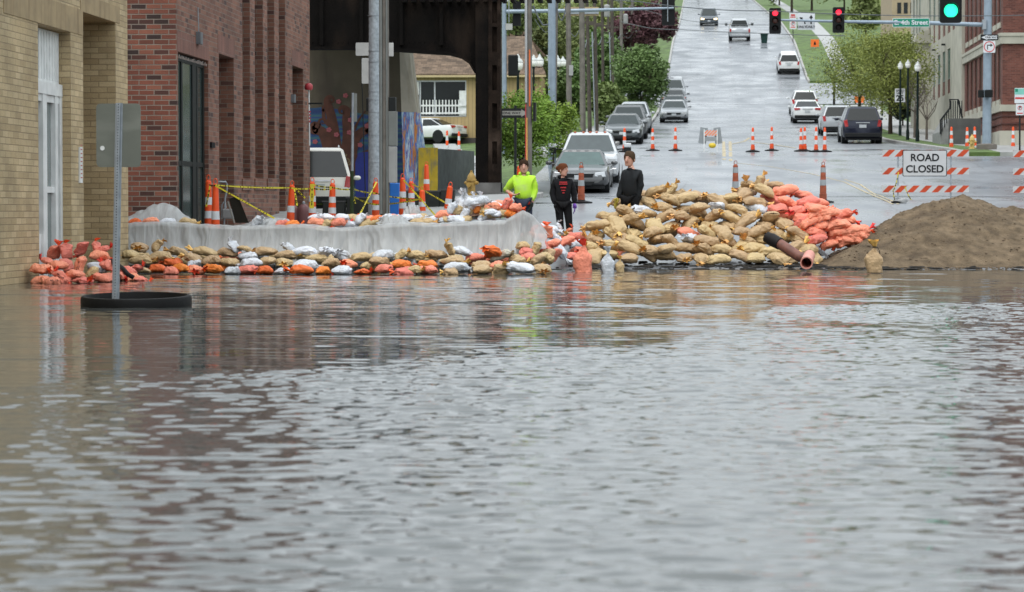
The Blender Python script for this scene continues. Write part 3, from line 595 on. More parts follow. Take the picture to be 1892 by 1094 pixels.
# brown roofed house up the left side
h2 = thing('house', 'brown gabled house behind the left street lamps', 'building', (0, 0, 0)); s = 22.5
X5 = lambda px: P(px, 390, s).x; Z5 = lambda py: P(980, py, s).z; y5 = P(960, 390, s).y
mb = MB(); mb.box(X5(930), X5(1012), y5, y5+9, Z5(200), Z5(118)); mb.build('wall', mat('beige_siding', (.42, .33, .2), .7), h2)
mb = MB(); mb.prism([(X5(915), Z5(112)), (X5(935), Z5(48)), (X5(958), Z5(48)), (X5(1024), Z5(120)), (X5(1018), Z5(125)), (X5(915), Z5(125))], y5-.5, y5+9.5); mb.build('roof', MATS['brown_shingles'], h2)
for a in (938, 988): g = MB(); g.box(X5(a), X5(a+12), y5-.06, y5-.003, Z5(165), Z5(135)); g.build('window', glassd, h2)
# ------------------------------------------------------------------ street furniture
orange = mat('channelizer_orange', (.80, .085, .012), .45, var=.15)
orange2 = mat('dirty_orange', (.33, .075, .03), .6, var=.4, nscale=6)
refl = mat('reflective_white', (.62, .64, .66), .35, var=.12, nscale=8)
grefl = mat('grey_band', (.30, .32, .33), .45, var=.2)
def chan(label, H=1.1, bands=((.36, .47), (.56, .67)), m=None, base=True, handle=True, bm_=None, wide=.098):
    t = thing('traffic_channelizer', label, 'traffic cone', group='orange channelizer cones around the closed road')
    m = m or orange; bm_ = bm_ or refl
    rad = lambda u: wide if u < .22 else (wide-.012 if u < .33 else wide-.012-(u-.33)*.045)
    pr_ = [(.001, .06)]; us = [.06, .215, .222, .33, .335, .5, .7, .86, .9]
    pr_ = [(rad(u), u*H) for u in us]+[(.03, .915*H), (.012, .93*H)]
    MB().lathe(pr_, 16).build('post', m, t, 40)
    for a, b in bands:
        MB().lathe([(rad(a)+.003, a*H), (rad(b)+.003, b*H)], 16).build('band', bm_, t, 40)
    if handle:
        h = MB(); pts = [(-.032, 0, .90*H), (-.038, 0, .96*H), (-.026, 0, .99*H), (0, 0, 1.0*H), (.026, 0, .99*H), (.038, 0, .96*H), (.032, 0, .90*H)]; h.tube(pts, .010, 6); h.build('handle', m, t, 40)
    if base: MB().lathe([(.30, 0), (.30, .03), (.11, .07), (.10, .09)], 12).build('base', black, t, 40)
    return t
c_a = chan('orange and white channelizer standing nearest the door of the red brick building'); c_b = chan('x', bands=((.42, .54),)); c_n = chan('x', H=1.05, base=True, bands=((.28, .44), (.60, .76)), handle=False, wide=.085)
c_d = chan('x', m=orange2, bm_=grefl, bands=((.42, .56), (.74, .86)), wide=.10)
used = set()
def cone(src, px, ytop, s, label, tilt=0, H=None):
    p = P(px, ytop, s); z0 = T(p.x, p.y)+.10 if px < 900 else T(p.x, p.y)+.006
    H = p.z-z0 if H is None else H; base_h = {c_a: 1.1, c_b: 1.1, c_n: 1.05, c_d: 1.1}[src]
    if src in used: o = dup(src, (0, 0, 0), label=label)
    else: used.add(src); o = src; o['label'] = label
    k = H/base_h; o.location = (p.x, p.y, p.z-H); o.scale = (1 if k > .8 else k, 1 if k > .8 else k, k); o.rotation_euler = (0, R(tilt), R(random.uniform(-15, 15)))
    return o
G_ = 'orange channelizer cones around the closed road'
cone(c_a, 385, 323, 88, 'taped orange channelizer with two white bands standing nearest the brick doorway')
cone(c_b, 398, 330, 90, 'plain orange channelizer with one white band, tape running off its handle')
cone(c_b, 535, 334, 85, 'leaning orange channelizer standing in front of the two round gas tanks', 3)
cone(c_a, 577, 328, 84, 'orange channelizer with loose yellow tape in front of the minivan bumper')
cone(c_a, 613, 331, 84, 'orange channelizer in front of the minivan tail light', 1)
cone(c_a, 694, 329, 82, 'orange channelizer just in front of the thick galvanized pole')
cone(c_a, 744, 321, 82, 'tallest orange channelizer right of the bright blue board')
cone(c_a, 760, 329, 80, 'orange channelizer close behind the tallest one by the painted pier')
cone(c_a, 780, 345, 84, 'small orange channelizer half hidden behind the bags by the clear plastic')
cone(c_a, 822, 336, 84, 'orange channelizer leaning right beside the white sandbag heap', 7)
cone(c_b, 788, 299, 66, 'orange channelizer standing alone before the yellow board')
cone(c_n, 826, 237, 40, 'far orange channelizer on grass, left one before the tan house')
cone(c_n, 848, 239, 40, 'far orange channelizer on grass, right one before the tan house')
cone(c_d, 1074, 300, 69, 'dirty orange channelizer standing before the grey sedan')
cone(c_d, 1359, 297, 72, 'orange and grey channelizer behind the top of the tan sandbag pile')
cone(c_d, 1521, 299, 69, 'faded brown orange channelizer behind the salmon sandbags')
for px, yt, yb_, lab in ((1154, 233, 281, 'far channelizer beside the parked grey sedan on the left kerb'), (1206, 234, 279, 'far channelizer on black base, left of the pair in the left lane'), (1248, 232, 279, 'far channelizer on black base, right of the pair in the left lane'),
    (1391, 232, 281, 'far channelizer with yellow tape, nearest the barricade with turned signs'), (1426, 231, 279, 'far channelizer standing alone in the middle of the right lane'), (1480, 233, 280, 'far channelizer, leftmost of the tight group of four'),
    (1487, 231, 280, 'far channelizer, second of the tight group of four'), (1508, 231, 281, 'far channelizer, third of the tight group of four, wrapped in tape'), (1524, 232, 281, 'far channelizer, rightmost of the tight group of four'),
    (1758, 231, 277, 'channelizer at the kerb corner, leftmost before the stair wall'), (1778, 224, 269, 'tallest channelizer before the dark stair wall'), (1787, 232, 276, 'channelizer just left of the yellow hydrant'), (1801, 231, 275, 'channelizer just right of the yellow hydrant'), (1872, 231, 276, 'channelizer alone on the right pavement before the red brick building')):
    g = G(px, yb_); s = sc_at(g); o = cone(c_n, px, yt, s, lab); 
for px, s, lab in ((965, 78, 'small orange cone tip behind the woman in yellow'),):
    cone(c_n, px-6, 298, s, lab)
# yellow caution tape
tape_m = mat('caution_tape_yellow', (.62, .52, .03), .45, var=.1)
def tape(label, pts, wdt=.036, sag=.08, n=10):
    q = [P(*p) for p in pts]; fine = []
    for a, b in zip(q, q[1:]):
        for i in range(n): t_ = i/n; v = a+(b-a)*t_; v = v-Vector((0, 0, sag*4*t_*(1-t_))); fine.append(v)
    fine.append(q[-1]); m_ = len(fine); rs = []
    for k, p in enumerate(fine):
        d = (fine[min(k+1, m_-1)]-fine[max(k-1, 0)]).normalized(); s = Vector((-d.z, 0, d.x)); s = (s.normalized() if s.length > .1 else Vector((1, 0, 0)))*wdt/2
        s = s*(.55+.45*abs(math.cos(k*.7))); nrm = Vector((0, .003, 0)); rs.append([p+s-nrm, p-s-nrm, p-s+nrm, p+s+nrm])
    mb = MB(); mb.rings(rs); o = mb.build('caution_tape', tape_m); tag(o, label, 'barrier tape', 'yellow caution tape strung between the cones')
    mk = MB()
    for k in range(2, m_-2):
        if k % 3: 
            p = fine[k]; d = (fine[k+1]-fine[k]); mk.box(-.012, .012, -.001, .001, -.014, .014, Matrix.Translation(p+Vector((0, -.0055, 0))+d*.2)); mk.box(-.008, .008, -.001, .001, -.012, .012, Matrix.Translation(p+Vector((0, -.0055, 0))+d*.6))
    mk.build('lettering', black, o)
    return o
tape('long yellow caution tape running across the red brick wall', [(386, 341, 89), (399, 342, 90.5), (535, 347, 85.6), (577, 348, 84.6), (613, 349, 84.6)], sag=.02)
tape('yellow caution tape sloping down from the doorway cones to the plastic sheet', [(398, 343, 90.6), (508, 404, 92)], sag=.0)
tape('twisted yellow caution tape from the minivan cones to the thin green post', [(578, 341, 84.6), (613, 346, 84.6), (648, 350, 84), (657, 376, 84)], sag=.02)
tape('yellow caution tape between the green post and the leaning cone', [(655, 350, 84), (694, 357, 82.6), (745, 366, 82.6), (778, 368, 84.6)], sag=.02)
tape('yellow tape strip falling from the cone by the galvanized pole', [(696, 336, 82.6), (664, 398, 84)], sag=.0)
tape('yellow tape strip crossing below the thick poles', [(655, 364, 84), (694, 378, 82.6), (779, 367, 84.6)], sag=.03)
tape('yellow tape running from the tallest cone down to the right bags', [(746, 333, 82.6), (806, 400, 86)], sag=0)
tape('yellow tape between the cone pair and the leaning cone', [(762, 340, 80.6), (822, 374, 85)], sag=.0)
tape('loose yellow tape end hanging under the long tape left of the minivan', [(544, 349, 85.4), (549, 380, 86)], sag=0)
tape('short loose yellow tape flapping beside the hanging end', [(546, 348, 85.4), (564, 366, 86)], sag=0)
tape('yellow tape wrapped down the cone nearest the brick doorway', [(388, 344, 88.7), (381, 382, 88.7)], sag=0)
tape('yellow tape tangled on the cone before the minivan bumper', [(577, 340, 84.7), (576, 385, 84.7)], wdt=.10, sag=0)
# barricades
stripe_o = mat('barricade_orange', (.55, .06, .012), .5, var=.2); stripe_w = mat('barricade_white', (.55, .55, .54), .5, var=.1)
def board(mbw, mbo, x0, x1, z0, z1, y, n, lean=1):
    mbw.box(x0, x1, y, y+.02, z0, z1); L_ = (x1-x0)/n; h = z1-z0
    for k in range(-1, n+1):
        a = x0+k*L_; pts = [(a, z0), (a+L_*.5, z0), (a+L_*.5+h*lean, z1), (a+h*lean, z1)]
        # clip to board
        poly = pts
        for axis, lim, sg in ((0, x0, 1), (0, x1, -1)):
            out = []
            for i in range(len(poly)):
                p, q = poly[i], poly[(i+1) % len(poly)]; ip = sg*(p[0]-lim) >= 0; iq = sg*(q[0]-lim) >= 0
                if ip: out.append(p)
                if ip != iq: t_ = (lim-p[0])/(q[0]-p[0]); out.append((lim, p[1]+(q[1]-p[1])*t_))
            poly = out
            if not poly: break
        if len(poly) >= 3: mbo.prism(poly, y-.003, y-.0005)
def barricade(px0, px1, ytops, ybase, s, label, sign=False):
    p0 = P(px0, ytops[0], s); p1 = P(px1, ytops[0], s); W = (p1-p0).length; gz = T(p0.x+W/2, p0.y)
    t = thing('barricade', label, 'barricade', ((p0.x+p1.x)/2, p0.y, gz), -ta*0, 'type three road barricades')
    hb = 12.5/s
    for yt in ytops:
        z1 = P(px0, yt, s).z-gz; a, b = MB(), MB(); board(a, b, -W/2, W/2, z1-hb, z1, -.03, 7); o = a.build('board', stripe_w, t); b.build('stripes', stripe_o, o)
    for x in (-W/2+.45, W/2-.5):
        mb = MB(); mb.box(x-.022, x+.022, 0, .045, .03, P(px0, ytops[0]-1, s).z-gz); mb.build('upright', galv, t)
        mb = MB(); mb.box(x-.025, x+.025, -.7, .7, .0, .04); mb.build('foot', galv, t)
    return t, gz
t, gz = barricade(1630, 1789, (277, 310, 343), 378, 65.5, 'orange striped barricade carrying the white ROAD CLOSED sign', True)
s = 65.5; Wd = 81/s; sx = (P(1708, 300, s).x-t.location.x)
z0 = P(1708, 326, s).z-gz; z1 = P(1708, 277.5, s).z-gz
def rrect(x0, x1, z0, z1, r, n=4):
    q = []
    for cx, cz, a in ((x1-r, z1-r, 0), (x0+r, z1-r, 90), (x0+r, z0+r, 180), (x1-r, z0+r, 270)):
        for k in range(n+1): q.append((cx+r*math.cos(R(a+90*k/n)), cz+r*math.sin(R(a+90*k/n))))
    return q
mb = MB(); mb.prism(rrect(sx-Wd/2, sx+Wd/2, z0, z1, .04), -.05, -.035); sg = mb.build('sign', black, t)
mb = MB(); mb.prism(rrect(sx-Wd/2+.018, sx+Wd/2-.018, z0+.018, z1-.018, .03), -.053, -.049); sg2 = mb.build('sign_face', mat('sign_white', (.56, .56, .56), .45, var=.05), sg)
text('ROAD', .285, black, sg, (sx, -.057, z0+(z1-z0)*.70), bold=.006); text('CLOSED', .285, black, sg, (sx, -.057, z0+(z1-z0)*.27), bold=.006)
barricade(1872, 2031, (278, 311, 344), 378, 65.5, 'orange striped barricade cut off by the right edge of the view')
tape('thin yellow tape draped under the ROAD CLOSED sign', [(1660, 318, 66), (1650, 352, 66), (1656, 374, 66)], wdt=.03, sag=.1)
tape('yellow tape trailing from the sign down to the sand', [(1672, 345, 66), (1690, 373, 66), (1705, 379, 66)], wdt=.03, sag=.1)
# far A frame barricade with two turned sign backs
g = G(1313, 281); s = sc_at(g); t = thing('barricade', 'small orange striped A frame barricade with grey sign backs in the road', 'barricade', tuple(g), 0)
k = 1/s
a, b = MB(), MB(); board(a, b, -11*k, 12*k, 30*k, 40*k, -.05, 4); o = a.build('board', stripe_w, t); b.build('stripes', mat('far_orange', (.85, .16, .02), .5), o)
mb = MB(); mb.box(-11*k, 12*k, -.05, -.03, 20*k, 28*k); mb.build('board', mat('sign_back_grey', (.26, .28, .29), .5), t)
for x in (-12, 12): mb = MB(); mb.box((x-1)*k, (x+1)*k, -.06, .0, 0, 42*k); mb.build('leg', white, t)
for x0, x1, r_ in ((-25, -11, 8), (11, 24, -8)):
    mb = MB(); mb.box(x0*k, x1*k, .01, .03, 13*k, 43*k, Matrix.Rotation(R(r_), 4, 'Y')); mb.build('sign_back', MATS['sign_back_grey'], t)
mb = MB(); mb.ell((3*k, -.12, 12*k), (7*k, .1, 5*k)); mb.build('warning_light', mat('lamp_yellow', (.7, .5, .03), .4), t, 60)
# sign post standing in the flood, and the floating ring
s = 158; p = P(218, 571, s); t = thing('sign_post', 'bare backed metal sign on a perforated post standing in the water', 'road sign', (p.x, p.y, 0), 0)
zt = P(222, 191, s).z; tilt = (222-213)/380
mb = MB(); sh = lambda z: tilt*(z)-.03
U = [(-.043, 0), (-.030, 0), (-.018, .035), (.018, .035), (.030, 0), (.043, 0), (.043, -.004), (.032, -.004), (.020, .03), (-.020, .03), (-.032, -.004), (-.043, -.004)]
mb.rings([[(x+sh(z), -y, z) for x, y in U] for z in (-.5, zt-.0)]); mb.build('post', galv, t)
mb = MB(); z = .08
while z < zt: 
    mb.box(-.006+sh(z)-.0, .004+sh(z), -.0365, -.0355, z, z+.012); z += .033
mb.build('holes', black, t)
zb = P(220, 309, s).z; mb = MB(); xc = P(221, 250, s).x-p.x; hw = 41.5/s
mb.prism(rrect(xc-hw, xc+hw, zb, zt-.005, .05), .006, .012); mb.build('sign_back', mat('sign_back_olive', (.155, .165, .14), .42, .3, .1, 3, stain=(.22, .23, .2, 1, 1, 4)), t)
mb = MB(); mb.lathe([(.027, 0), (.027, .003)], 14); o = mb.build('sticker', white, t, loc=(xc-30/s, .003, P(190, 274, s).z), rot=(R(90), 0, 0))
p = P(252, 560, 157); t = thing('rubber_ring', 'large black rubber ring lying in the water around the sign post foot', 'ring', (p.x, p.y, 0))
ro = 102/157; mb = MB(); prf = [(ro-.02, -.10), (ro, -.05), (ro, .10), (ro-.012, .125), (ro-.05, .13), (ro-.06, .115), (ro-.06, -.1)]
mb.rings([[(r_*math.cos(a), r_*math.sin(a), z) for r_, z in prf] for a in [2*math.pi*k/48 for k in range(49)]], True, False); t.rotation_euler = (R(2.2), 0, 0); mb.build('ring', mat('wet_black_rubber', (.008, .008, .008), .6, spec=.15, bump=.2, bscale=20), t, 40)
mb = MB(); mb.lathe([(ro-.062, .02), (ro-.062, .03)], 40); 
# hydrants
hyd = mat('hydrant_yellow', (.34, .21, .05), .6, var=.3, nscale=6); hyd2 = mat('hydrant_cream', (.60, .42, .15), .6)
def hydrant(px, yb_, h, m, label, gz_=None):
    g = G(px, yb_, .1) ; s = sc_at(g); k = h/s
    t = thing('fire_hydrant', label, 'hydrant', tuple(g), R(-20))
    MB().lathe([(.24*k, -.05), (.24*k, .06*k), (.16*k, .08*k), (.16*k, .55*k), (.20*k, .57*k), (.20*k, .64*k), (.17*k, .66*k), (.16*k, .76*k), (.11*k, .85*k), (.05*k, .92*k), (.05*k, 1.0*k)], 16).build('body', m, t, 40)
    for a in (-1, 1): mb = MB(); mb.tube([(a*.12*k, 0, .5*k), (a*.27*k, 0, .5*k)], .075*k, 10); mb.tube([(a*.27*k, 0, .5*k), (a*.31*k, 0, .5*k)], .045*k, 6); mb.build('outlet', m, t, 40)
    mb = MB(); mb.tube([(0, -.1*k, .42*k), (0, -.28*k, .42*k)], .10*k, 12); mb.build('pumper_outlet', m, t, 40)
hydrant(871, 361, 46, hyd, 'ochre yellow fire hydrant beside the dark viaduct column')
hydrant(1796, 276, 28, hyd2, 'cream yellow fire hydrant between two orange channelizers')
# poles left
wood = mat('weathered_wood_pole', (.16, .145, .125), .85, var=.3, nscale=3, stain=(.07, .06, .05, 6, 6, .4)); steel_b = mat('blue_grey_steel', (.27, .33, .39), .4, .3)
wood_d = mat('dark_wood_pole', (.075, .062, .05), .85, var=.3, nscale=3)
def pole(name, label, cat, px0, ytop, px1, ybot, s, w0, w1, m, n=12, group=None, gr=True):
    b_ = P(px1, ybot, s); gz = min(T(b_.x, b_.y), b_.z) if gr else b_.z
    tp = P(px0, ytop, s); dx = (tp.x-b_.x)/(tp.z-b_.z); x0 = b_.x+dx*(gz-b_.z)
    t = thing(name, label, cat, (x0, b_.y, gz), 0, group)
    mb = MB(); mb.tube([(0, 0, -.1), (tp.x-x0, 0, tp.z-gz)], [w1/s/2, w0/s/2], n); mb.build('pole', m, t, 60)
    return t, lambda px, py, yo=0: Vector((P(px, py, s).x-x0, yo, P(px, py, s).z-gz))
SG = mat('sign_back_white', (.50, .50, .48), .5); MG = mat('grey_cabinet', (.17, .18, .17), .5); LG = mat('light_cabinet', (.33, .33, .32), .5)
t, q = pole('metal_pole', 'thick galvanized traffic pole standing before the painted wall', 'pole', 694, -70, 692, 380, 80, 21, 24, mat('spangled_galvanized', (.36, .40, .43), .5, .3, .25, 14))
for y in (30, 95, 115, 170, 185, 208, 250, 300): mb = MB(); c = q(693, y); mb.lathe([(.148, -.008), (.148, .008)], 14, c); mb.build('strap', galv, t)
t, q = pole('wooden_pole', 'squared grey wooden pole strapped with conduit beside the galvanized one', 'pole', 712, -70, 711, 380, 84, 16, 18, wood)
mb = MB(); mb.tube([q(706, -60, -.12), q(705, 395, -.12)], .035, 8); mb.tube([q(716.5, -60, -.1), q(716, 395, -.1)], .02, 8); mb.build('conduit', MG, t, 60)
for a, b, c, d, m_, nm in ((713.5, 734, 206, 270, MG, 'cabinet'), (714, 733, 271, 338, LG, 'cabinet'), (719, 732, 180, 206, dark, 'pedestrian_signal'), (713, 728.5, 80, 105, SG, 'sign_back')):
    v0, v1 = q(a, d, -.05), q(b, c, -.05); mb = MB(); mb.box(v0.x, v1.x, -.05 if nm != 'sign_back' else -.02, .18 if nm != 'sign_back' else 0, v0.z, v1.z); mb.build(nm, m_, t, bevel=.01)
t, q = pole('sign_post', 'thin dark post holding two white backed signs by the thick poles', 'road sign', 668, 85, 676, 380, 74, 2, 2, dark)
for a, b, c, d in ((658.5, 684, 79.5, 103.5), (669.5, 690, 108, 155)):
    v0, v1 = q(a, d), q(b, c); mb = MB(); mb.prism(rrect(v0.x, v1.x, v0.z, v1.z, .03), -.03, -.02); mb.build('sign_back', SG, t)
v0, v1 = q(677.5, 206), q(688, 181); mb = MB(); mb.box(v0.x, v1.x, -.03, .14, v0.z, v1.z); mb.build('pedestrian_signal', dark, t, bevel=.02)
t, q = pole('metal_post', 'slim grey post with dark green foot left of the thick poles', 'pole', 653, 172, 650, 400, 84, 5, 6, galv)
mb = MB(); mb.box(*(lambda a, b: (a.x, b.x, -.02, .02, a.z, b.z))(q(655, 225), q(660.5, 173))); mb.build('sign_edge', MG, t)
mb = MB(); mb.tube([q(650.6, 316), q(650, 400)], .042, 8); mb.build('foot_sleeve', mat('dark_green_paint', (.03, .045, .02), .6), t)
t, q = pole('flag_bracket', 'small red lamp on white pipe with flag ribbon at the brick corner', 'lamp', 571, 155, 572, 262, 70, 2.5, 2.5, white, gr=False)
mb = MB(); mb.lathe([(.09, 0), (.11, .06), (.1, .14), (.05, .18)], 10, q(571, 163)-Vector((0, 0, .05))); mb.build('shade', mat('red_lamp', (.4, .04, .05), .4), t, 60)
mb = MB(); mb.box(-.02, .34, -.02, .02, q(570, 193).z, q(570, 190).z); mb.build('bracket', dark, t)
for i in range(4): mb = MB(); z = q(570, 205+i*6).z; mb.box(-.01, .035, -.04, -.02, z-.04, z); mb.build('ribbon', mat('red_ribbon', (.5, .02, .03), .5), t)
# boards, blue board, yellow painted board, black barrier, gas tanks, gas meter
p = P(729, 400, 78); t = thing('portable_toilet', 'bright blue plastic cabinet panel behind the tall poles', 'cabinet', (p.x, p.y, T(p.x, p.y)+.1))
mb = MB(); mb.box(-9/78, 9/78, 0, .5, 0, P(729, 338, 78).z-t.location.z); mb.build('body', mat('bright_blue_plastic', (.02, .16, .55), .4), t, bevel=.02)
p = P(790, 330, 57); t = thing('painted_board', 'yellow painted board with grey scribbles joined to a dark fence', 'board', (p.x, p.y, T(p.x, p.y)-.1))
z = P(790, 273, 57).z-t.location.z; mb = MB(); mb.box(-17/57, 19/57, 0, .06, 0, z); mb.build('panel', mat('yellow_mural', (.62, .43, .03), .6, var=.15, stain=(.25, .22, .14, 5, 1, 2.2)), t)
mb = MB(); a = P(809, 277, 57); mb.rings([[(19/57+.001, 0, 0), (19/57+.001, .05, 0), (19/57+.001, .05, z-.03), (19/57+.001, 0, z-.03)], [(42/52+.12, 7, .35), (42/52+.12, 7.05, .35), (42/52+.12, 7.05, z+.05), (42/52+.12, 7, z+.05)]]); mb.build('fence', mat('grey_fence', (.085, .095, .095), .7, var=.3, nscale=3), t)
for px0, px1, yt, s, lab in ((596, 640, 371, 76, 'low black barrier behind the minivan cones'), (640, 700, 364, 76, 'low black barrier crossing behind the galvanized pole'), (736, 815, 352, 72, 'low black barrier below the painted pier'), (812, 842, 350, 72, 'low black barrier end piece beside the pavement')):
    a, b_ = P(px0, yt, s), P(px1, yt, s); gz = T(a.x, a.y)-.1; t = thing('barrier', lab, 'barrier', (a.x, a.y, gz), 0, 'low black barriers'); h = a.z-gz; W = b_.x-a.x
    mb = MB(); mb.rings([[(x, -.30, 0), (x, .3, 0), (x, .22, .2), (x, .12, h-.02), (x, -.12, h-.02), (x, -.22, .2)] for x in (.02, W-.02)]); mb.build('block', mat('black_plastic', (.018, .02, .018), .5, var=.4), t, bevel=.02)
    mb = MB(); mb.box(0, W, -.13, .13, h-.03, h); mb.build('cap', mat('grey_rail', (.07, .07, .07), .5), t)
for px, s, yt in ((541.5, 82, 379), (561, 82, 377)):
    a = P(px, yt, s); gz = T(a.x, a.y)+.1; h = a.z-gz; r_ = .12 if px < 550 else .135
    t = thing('gas_tank', ('slimmer' if px < 550 else 'wider')+' dull maroon gas cylinder behind the plastic covered wall', 'gas tank', (a.x, a.y, gz), 0, 'maroon gas cylinders')
    MB().lathe([(r_*.9, 0), (r_, .04), (r_, h-.16), (r_*.9, h-.08), (r_*.6, h-.02), (.02, h)], 20).build('cylinder', mat('maroon_paint', (.17, .07, .07), .5, var=.15), t, 60)
    MB().lathe([(.03, 0), (.035, .05), (.015, .07)], 10, (0, 0, h-.01)).build('valve', galv, t)
a = P(421, 400, 88); t = thing('gas_meter', 'grey gas meter with bent pipes against the brick wall', 'gas meter', (a.x, a.y, T(a.x, a.y)+.1)); q = lambda px, py: P(px, py, 88)-t.location
mb = MB(); mb.tube([q(404, 336), q(417, 336), q(419, 340), q(419, 352), q(416, 365), q(414, 415)], .022, 8); mb.tube([q(410, 405), q(410, 378), q(413, 374), q(416, 376), q(417, 385)], .02, 8); mb.build('pipe', mat('pipe_grey', (.25, .27, .29), .4, .4), t, 60)
mb = MB(); v = q(422, 400); mb.box(v.x-.12, v.x+.12, -.1, .1, v.z-.05, v.z+.16); mb.build('body', mat('meter_grey', (.2, .2, .2), .5), t, bevel=.03)
a = P(440, 405, 91); t = thing('black_board', 'black board leaning against the red brick wall', 'board', (a.x, a.y, T(a.x, a.y)+.1)); q = lambda px, py: P(px, py, 91)-t.location
mb = MB(); f_ = [q(424, 367), q(440, 362), q(460, 412), q(436, 412)]; mb.rings([f_, [v+Vector((-.02, .05, 0)) for v in f_]]); mb.build('board', mat('black_board_m', (.012, .010, .007), .7), t)
mb = MB(); mb.tube([q(421, 372), q(433, 412)], .018, 6); mb.build('frame', mat('pale_frame', (.2, .19, .17), .6), t)
# left signal mast, sign, orange marked pole -----------------------------------
sgnl = mat('signal_black', (.012, .013, .013), .4)
def head(t, v, W, H, lit=None, back=False, m=None, dim=True):
    mb = MB(); mb.prism(rrect(v.x-W/2, v.x+W/2, v.z-H/2, v.z+H/2, W*.12), v.y-.02, v.y+.12); o = mb.build('signal_head', sgnl, t)
    for k in range(3):
        zc = v.z+H*(.30-.30*k); r_ = H*.115
        if not back:
            mb = MB(); n = 14; mb.rings([[(v.x+r_*1.12*math.cos(a), y, zc+r_*1.12*math.sin(a)) for a in [math.pi*(-.15+1.3*i/n) for i in range(n+1)]]+[] for y in (v.y-.02, v.y-.18)], False, False); mb.build('visor', sgnl, o)
            mb = MB(); mb.ell((v.x, v.y-.022, zc), (r_, .02, r_), 16, 8); mb.build('lens', lit[1] if lit and lit[0] == k else (mat('dim_amber', (.06, .012, .004), .3) if k == 1 else mat('dim_lens', (.012, .008, .008), .3)), o, 80)
    return o
red_l = mat('red_signal_lamp', (.8, .02, .02), .4, emit=(1, .03, .07, 1.6)); grn_l = mat('green_signal_lamp', (.05, .8, .5), .4, emit=(.02, 1, .52, 1.25))
t, q = pole('signal_mast', 'blue grey mast with dark traffic signals seen from behind, left of the road', 'traffic signal', 932, -60, 932, 180, 41, 8, 9.5, steel_b)
mb = MB(); mb.tube([q(936, 22), q(1050, 21), q(1245, 17)], [.10, .085, .05], 10); mb.build('mast_arm', steel_b, t, 60)
for x, y, w_, h_ in ((955, 25, 15, 46), (1235, 20, 24, 56)):
    v = q(x, y, .15); head(t, v, w_/41, h_/41, back=True)
for x, y0, y1 in ((941, -10, 42), (1234, -10, 42)): mb = MB(); mb.tube([q(x, y0, -.08), q(x, y1, -.08)], .02, 6); mb.build('hanger', galv, t)
v = q(941, 50); mb = MB(); mb.box(v.x-.15, v.x+.15, -.1, .1, v.z-.14, v.z+.14); mb.build('junction_box', mat('box_grey', (.4, .4, .38), .5), t)
v = q(945, 120); mb = MB(); mb.box(v.x-.15, v.x+.3, -.02, .2, v.z-.5, v.z+.45); mb.build('side_signal', sgnl, t, bevel=.05)
a = P(1074, 18, 36); t = thing('utility_platform', 'tan wooden cross beam bolted high between the utility poles', 'beam', tuple(a)); mb = MB(); mb.box(-32/36, 32/36, 0, .3, -11/36, 5/36); mb.build('beam', mat('tan_timber', (.40, .30, .17), .7, var=.2), t)
mb = MB(); mb.box(-32/36, 32/36, -.05, -.003, -8/36, -3/36); mb.build('rail', galv, t)
s = 66; t, q = pole('utility_pole', 'near grey utility pole with orange marker strip behind the ONE WAY sign', 'utility pole', 978, -60, 977, 350, s, 11, 12.5, wood)
for nm, pts, w_, m_ in (('conduit', [(973, -60), (973, 190)], .035, mat('conduit_white', (.42, .43, .43), .5)), ('marker_strip', [(979.5, 93), (979.5, 197)], .022, mat('marker_orange', (.75, .16, .04), .5)), ('marker_strip', [(974, 218), (974, 300)], .022, mat('marker_yellow', (.7, .36, .1), .5)), ('marker_strip', [(972, 193), (972, 297)], .016, mat('marker_red', (.5, .05, .05), .5))):
    mb = MB(); mb.tube([q(*pts[0], -.11), q(*pts[1], -.11)], w_, 8); mb.build(nm, m_, t, 60)
v = q(987, 207); mb = MB(); mb.box(v.x-.02, v.x+.05, -.1, .3, v.z-.26, v.z+.26); mb.build('sign_edge', dark, t)
s = 62; a = P(952, 350, s); t = thing('one_way_sign', 'black ONE WAY sign with white arrow on a dark post by the shrub', 'road sign', (a.x, a.y, T(a.x, a.y))); q = lambda px, py: P(px, py, s)-t.location
mb = MB(); mb.tube([(0, .05, 0), Vector((0, .05, q(952, 195).z))], .04, 8); mb.build('post', dark, t)
v0, v1 = q(926.5, 218), q(976.5, 200.5); mb = MB(); mb.prism(rrect(v0.x, v1.x, v0.z, v1.z, .02), -.01, .01); sb = mb.build('sign', dark, t)
zc = (v0.z+v1.z)/2; u = 1/s; mb = MB(); x0 = v0.x+2*u; mb.prism([(x0, zc-4*u), (x0, zc+4*u), (x0+35*u, zc+4*u), (x0+35*u, zc+7*u), (x0+47*u, zc), (x0+35*u, zc-7*u), (x0+35*u, zc-4*u)], -.014, -.010); ar = mb.build('arrow', mat('dull_white', (.30, .29, .26), .5), sb)
text('ONE WAY', .10, black, sb, (x0+17*u, -.018, zc), bold=.002, sx=1.15)
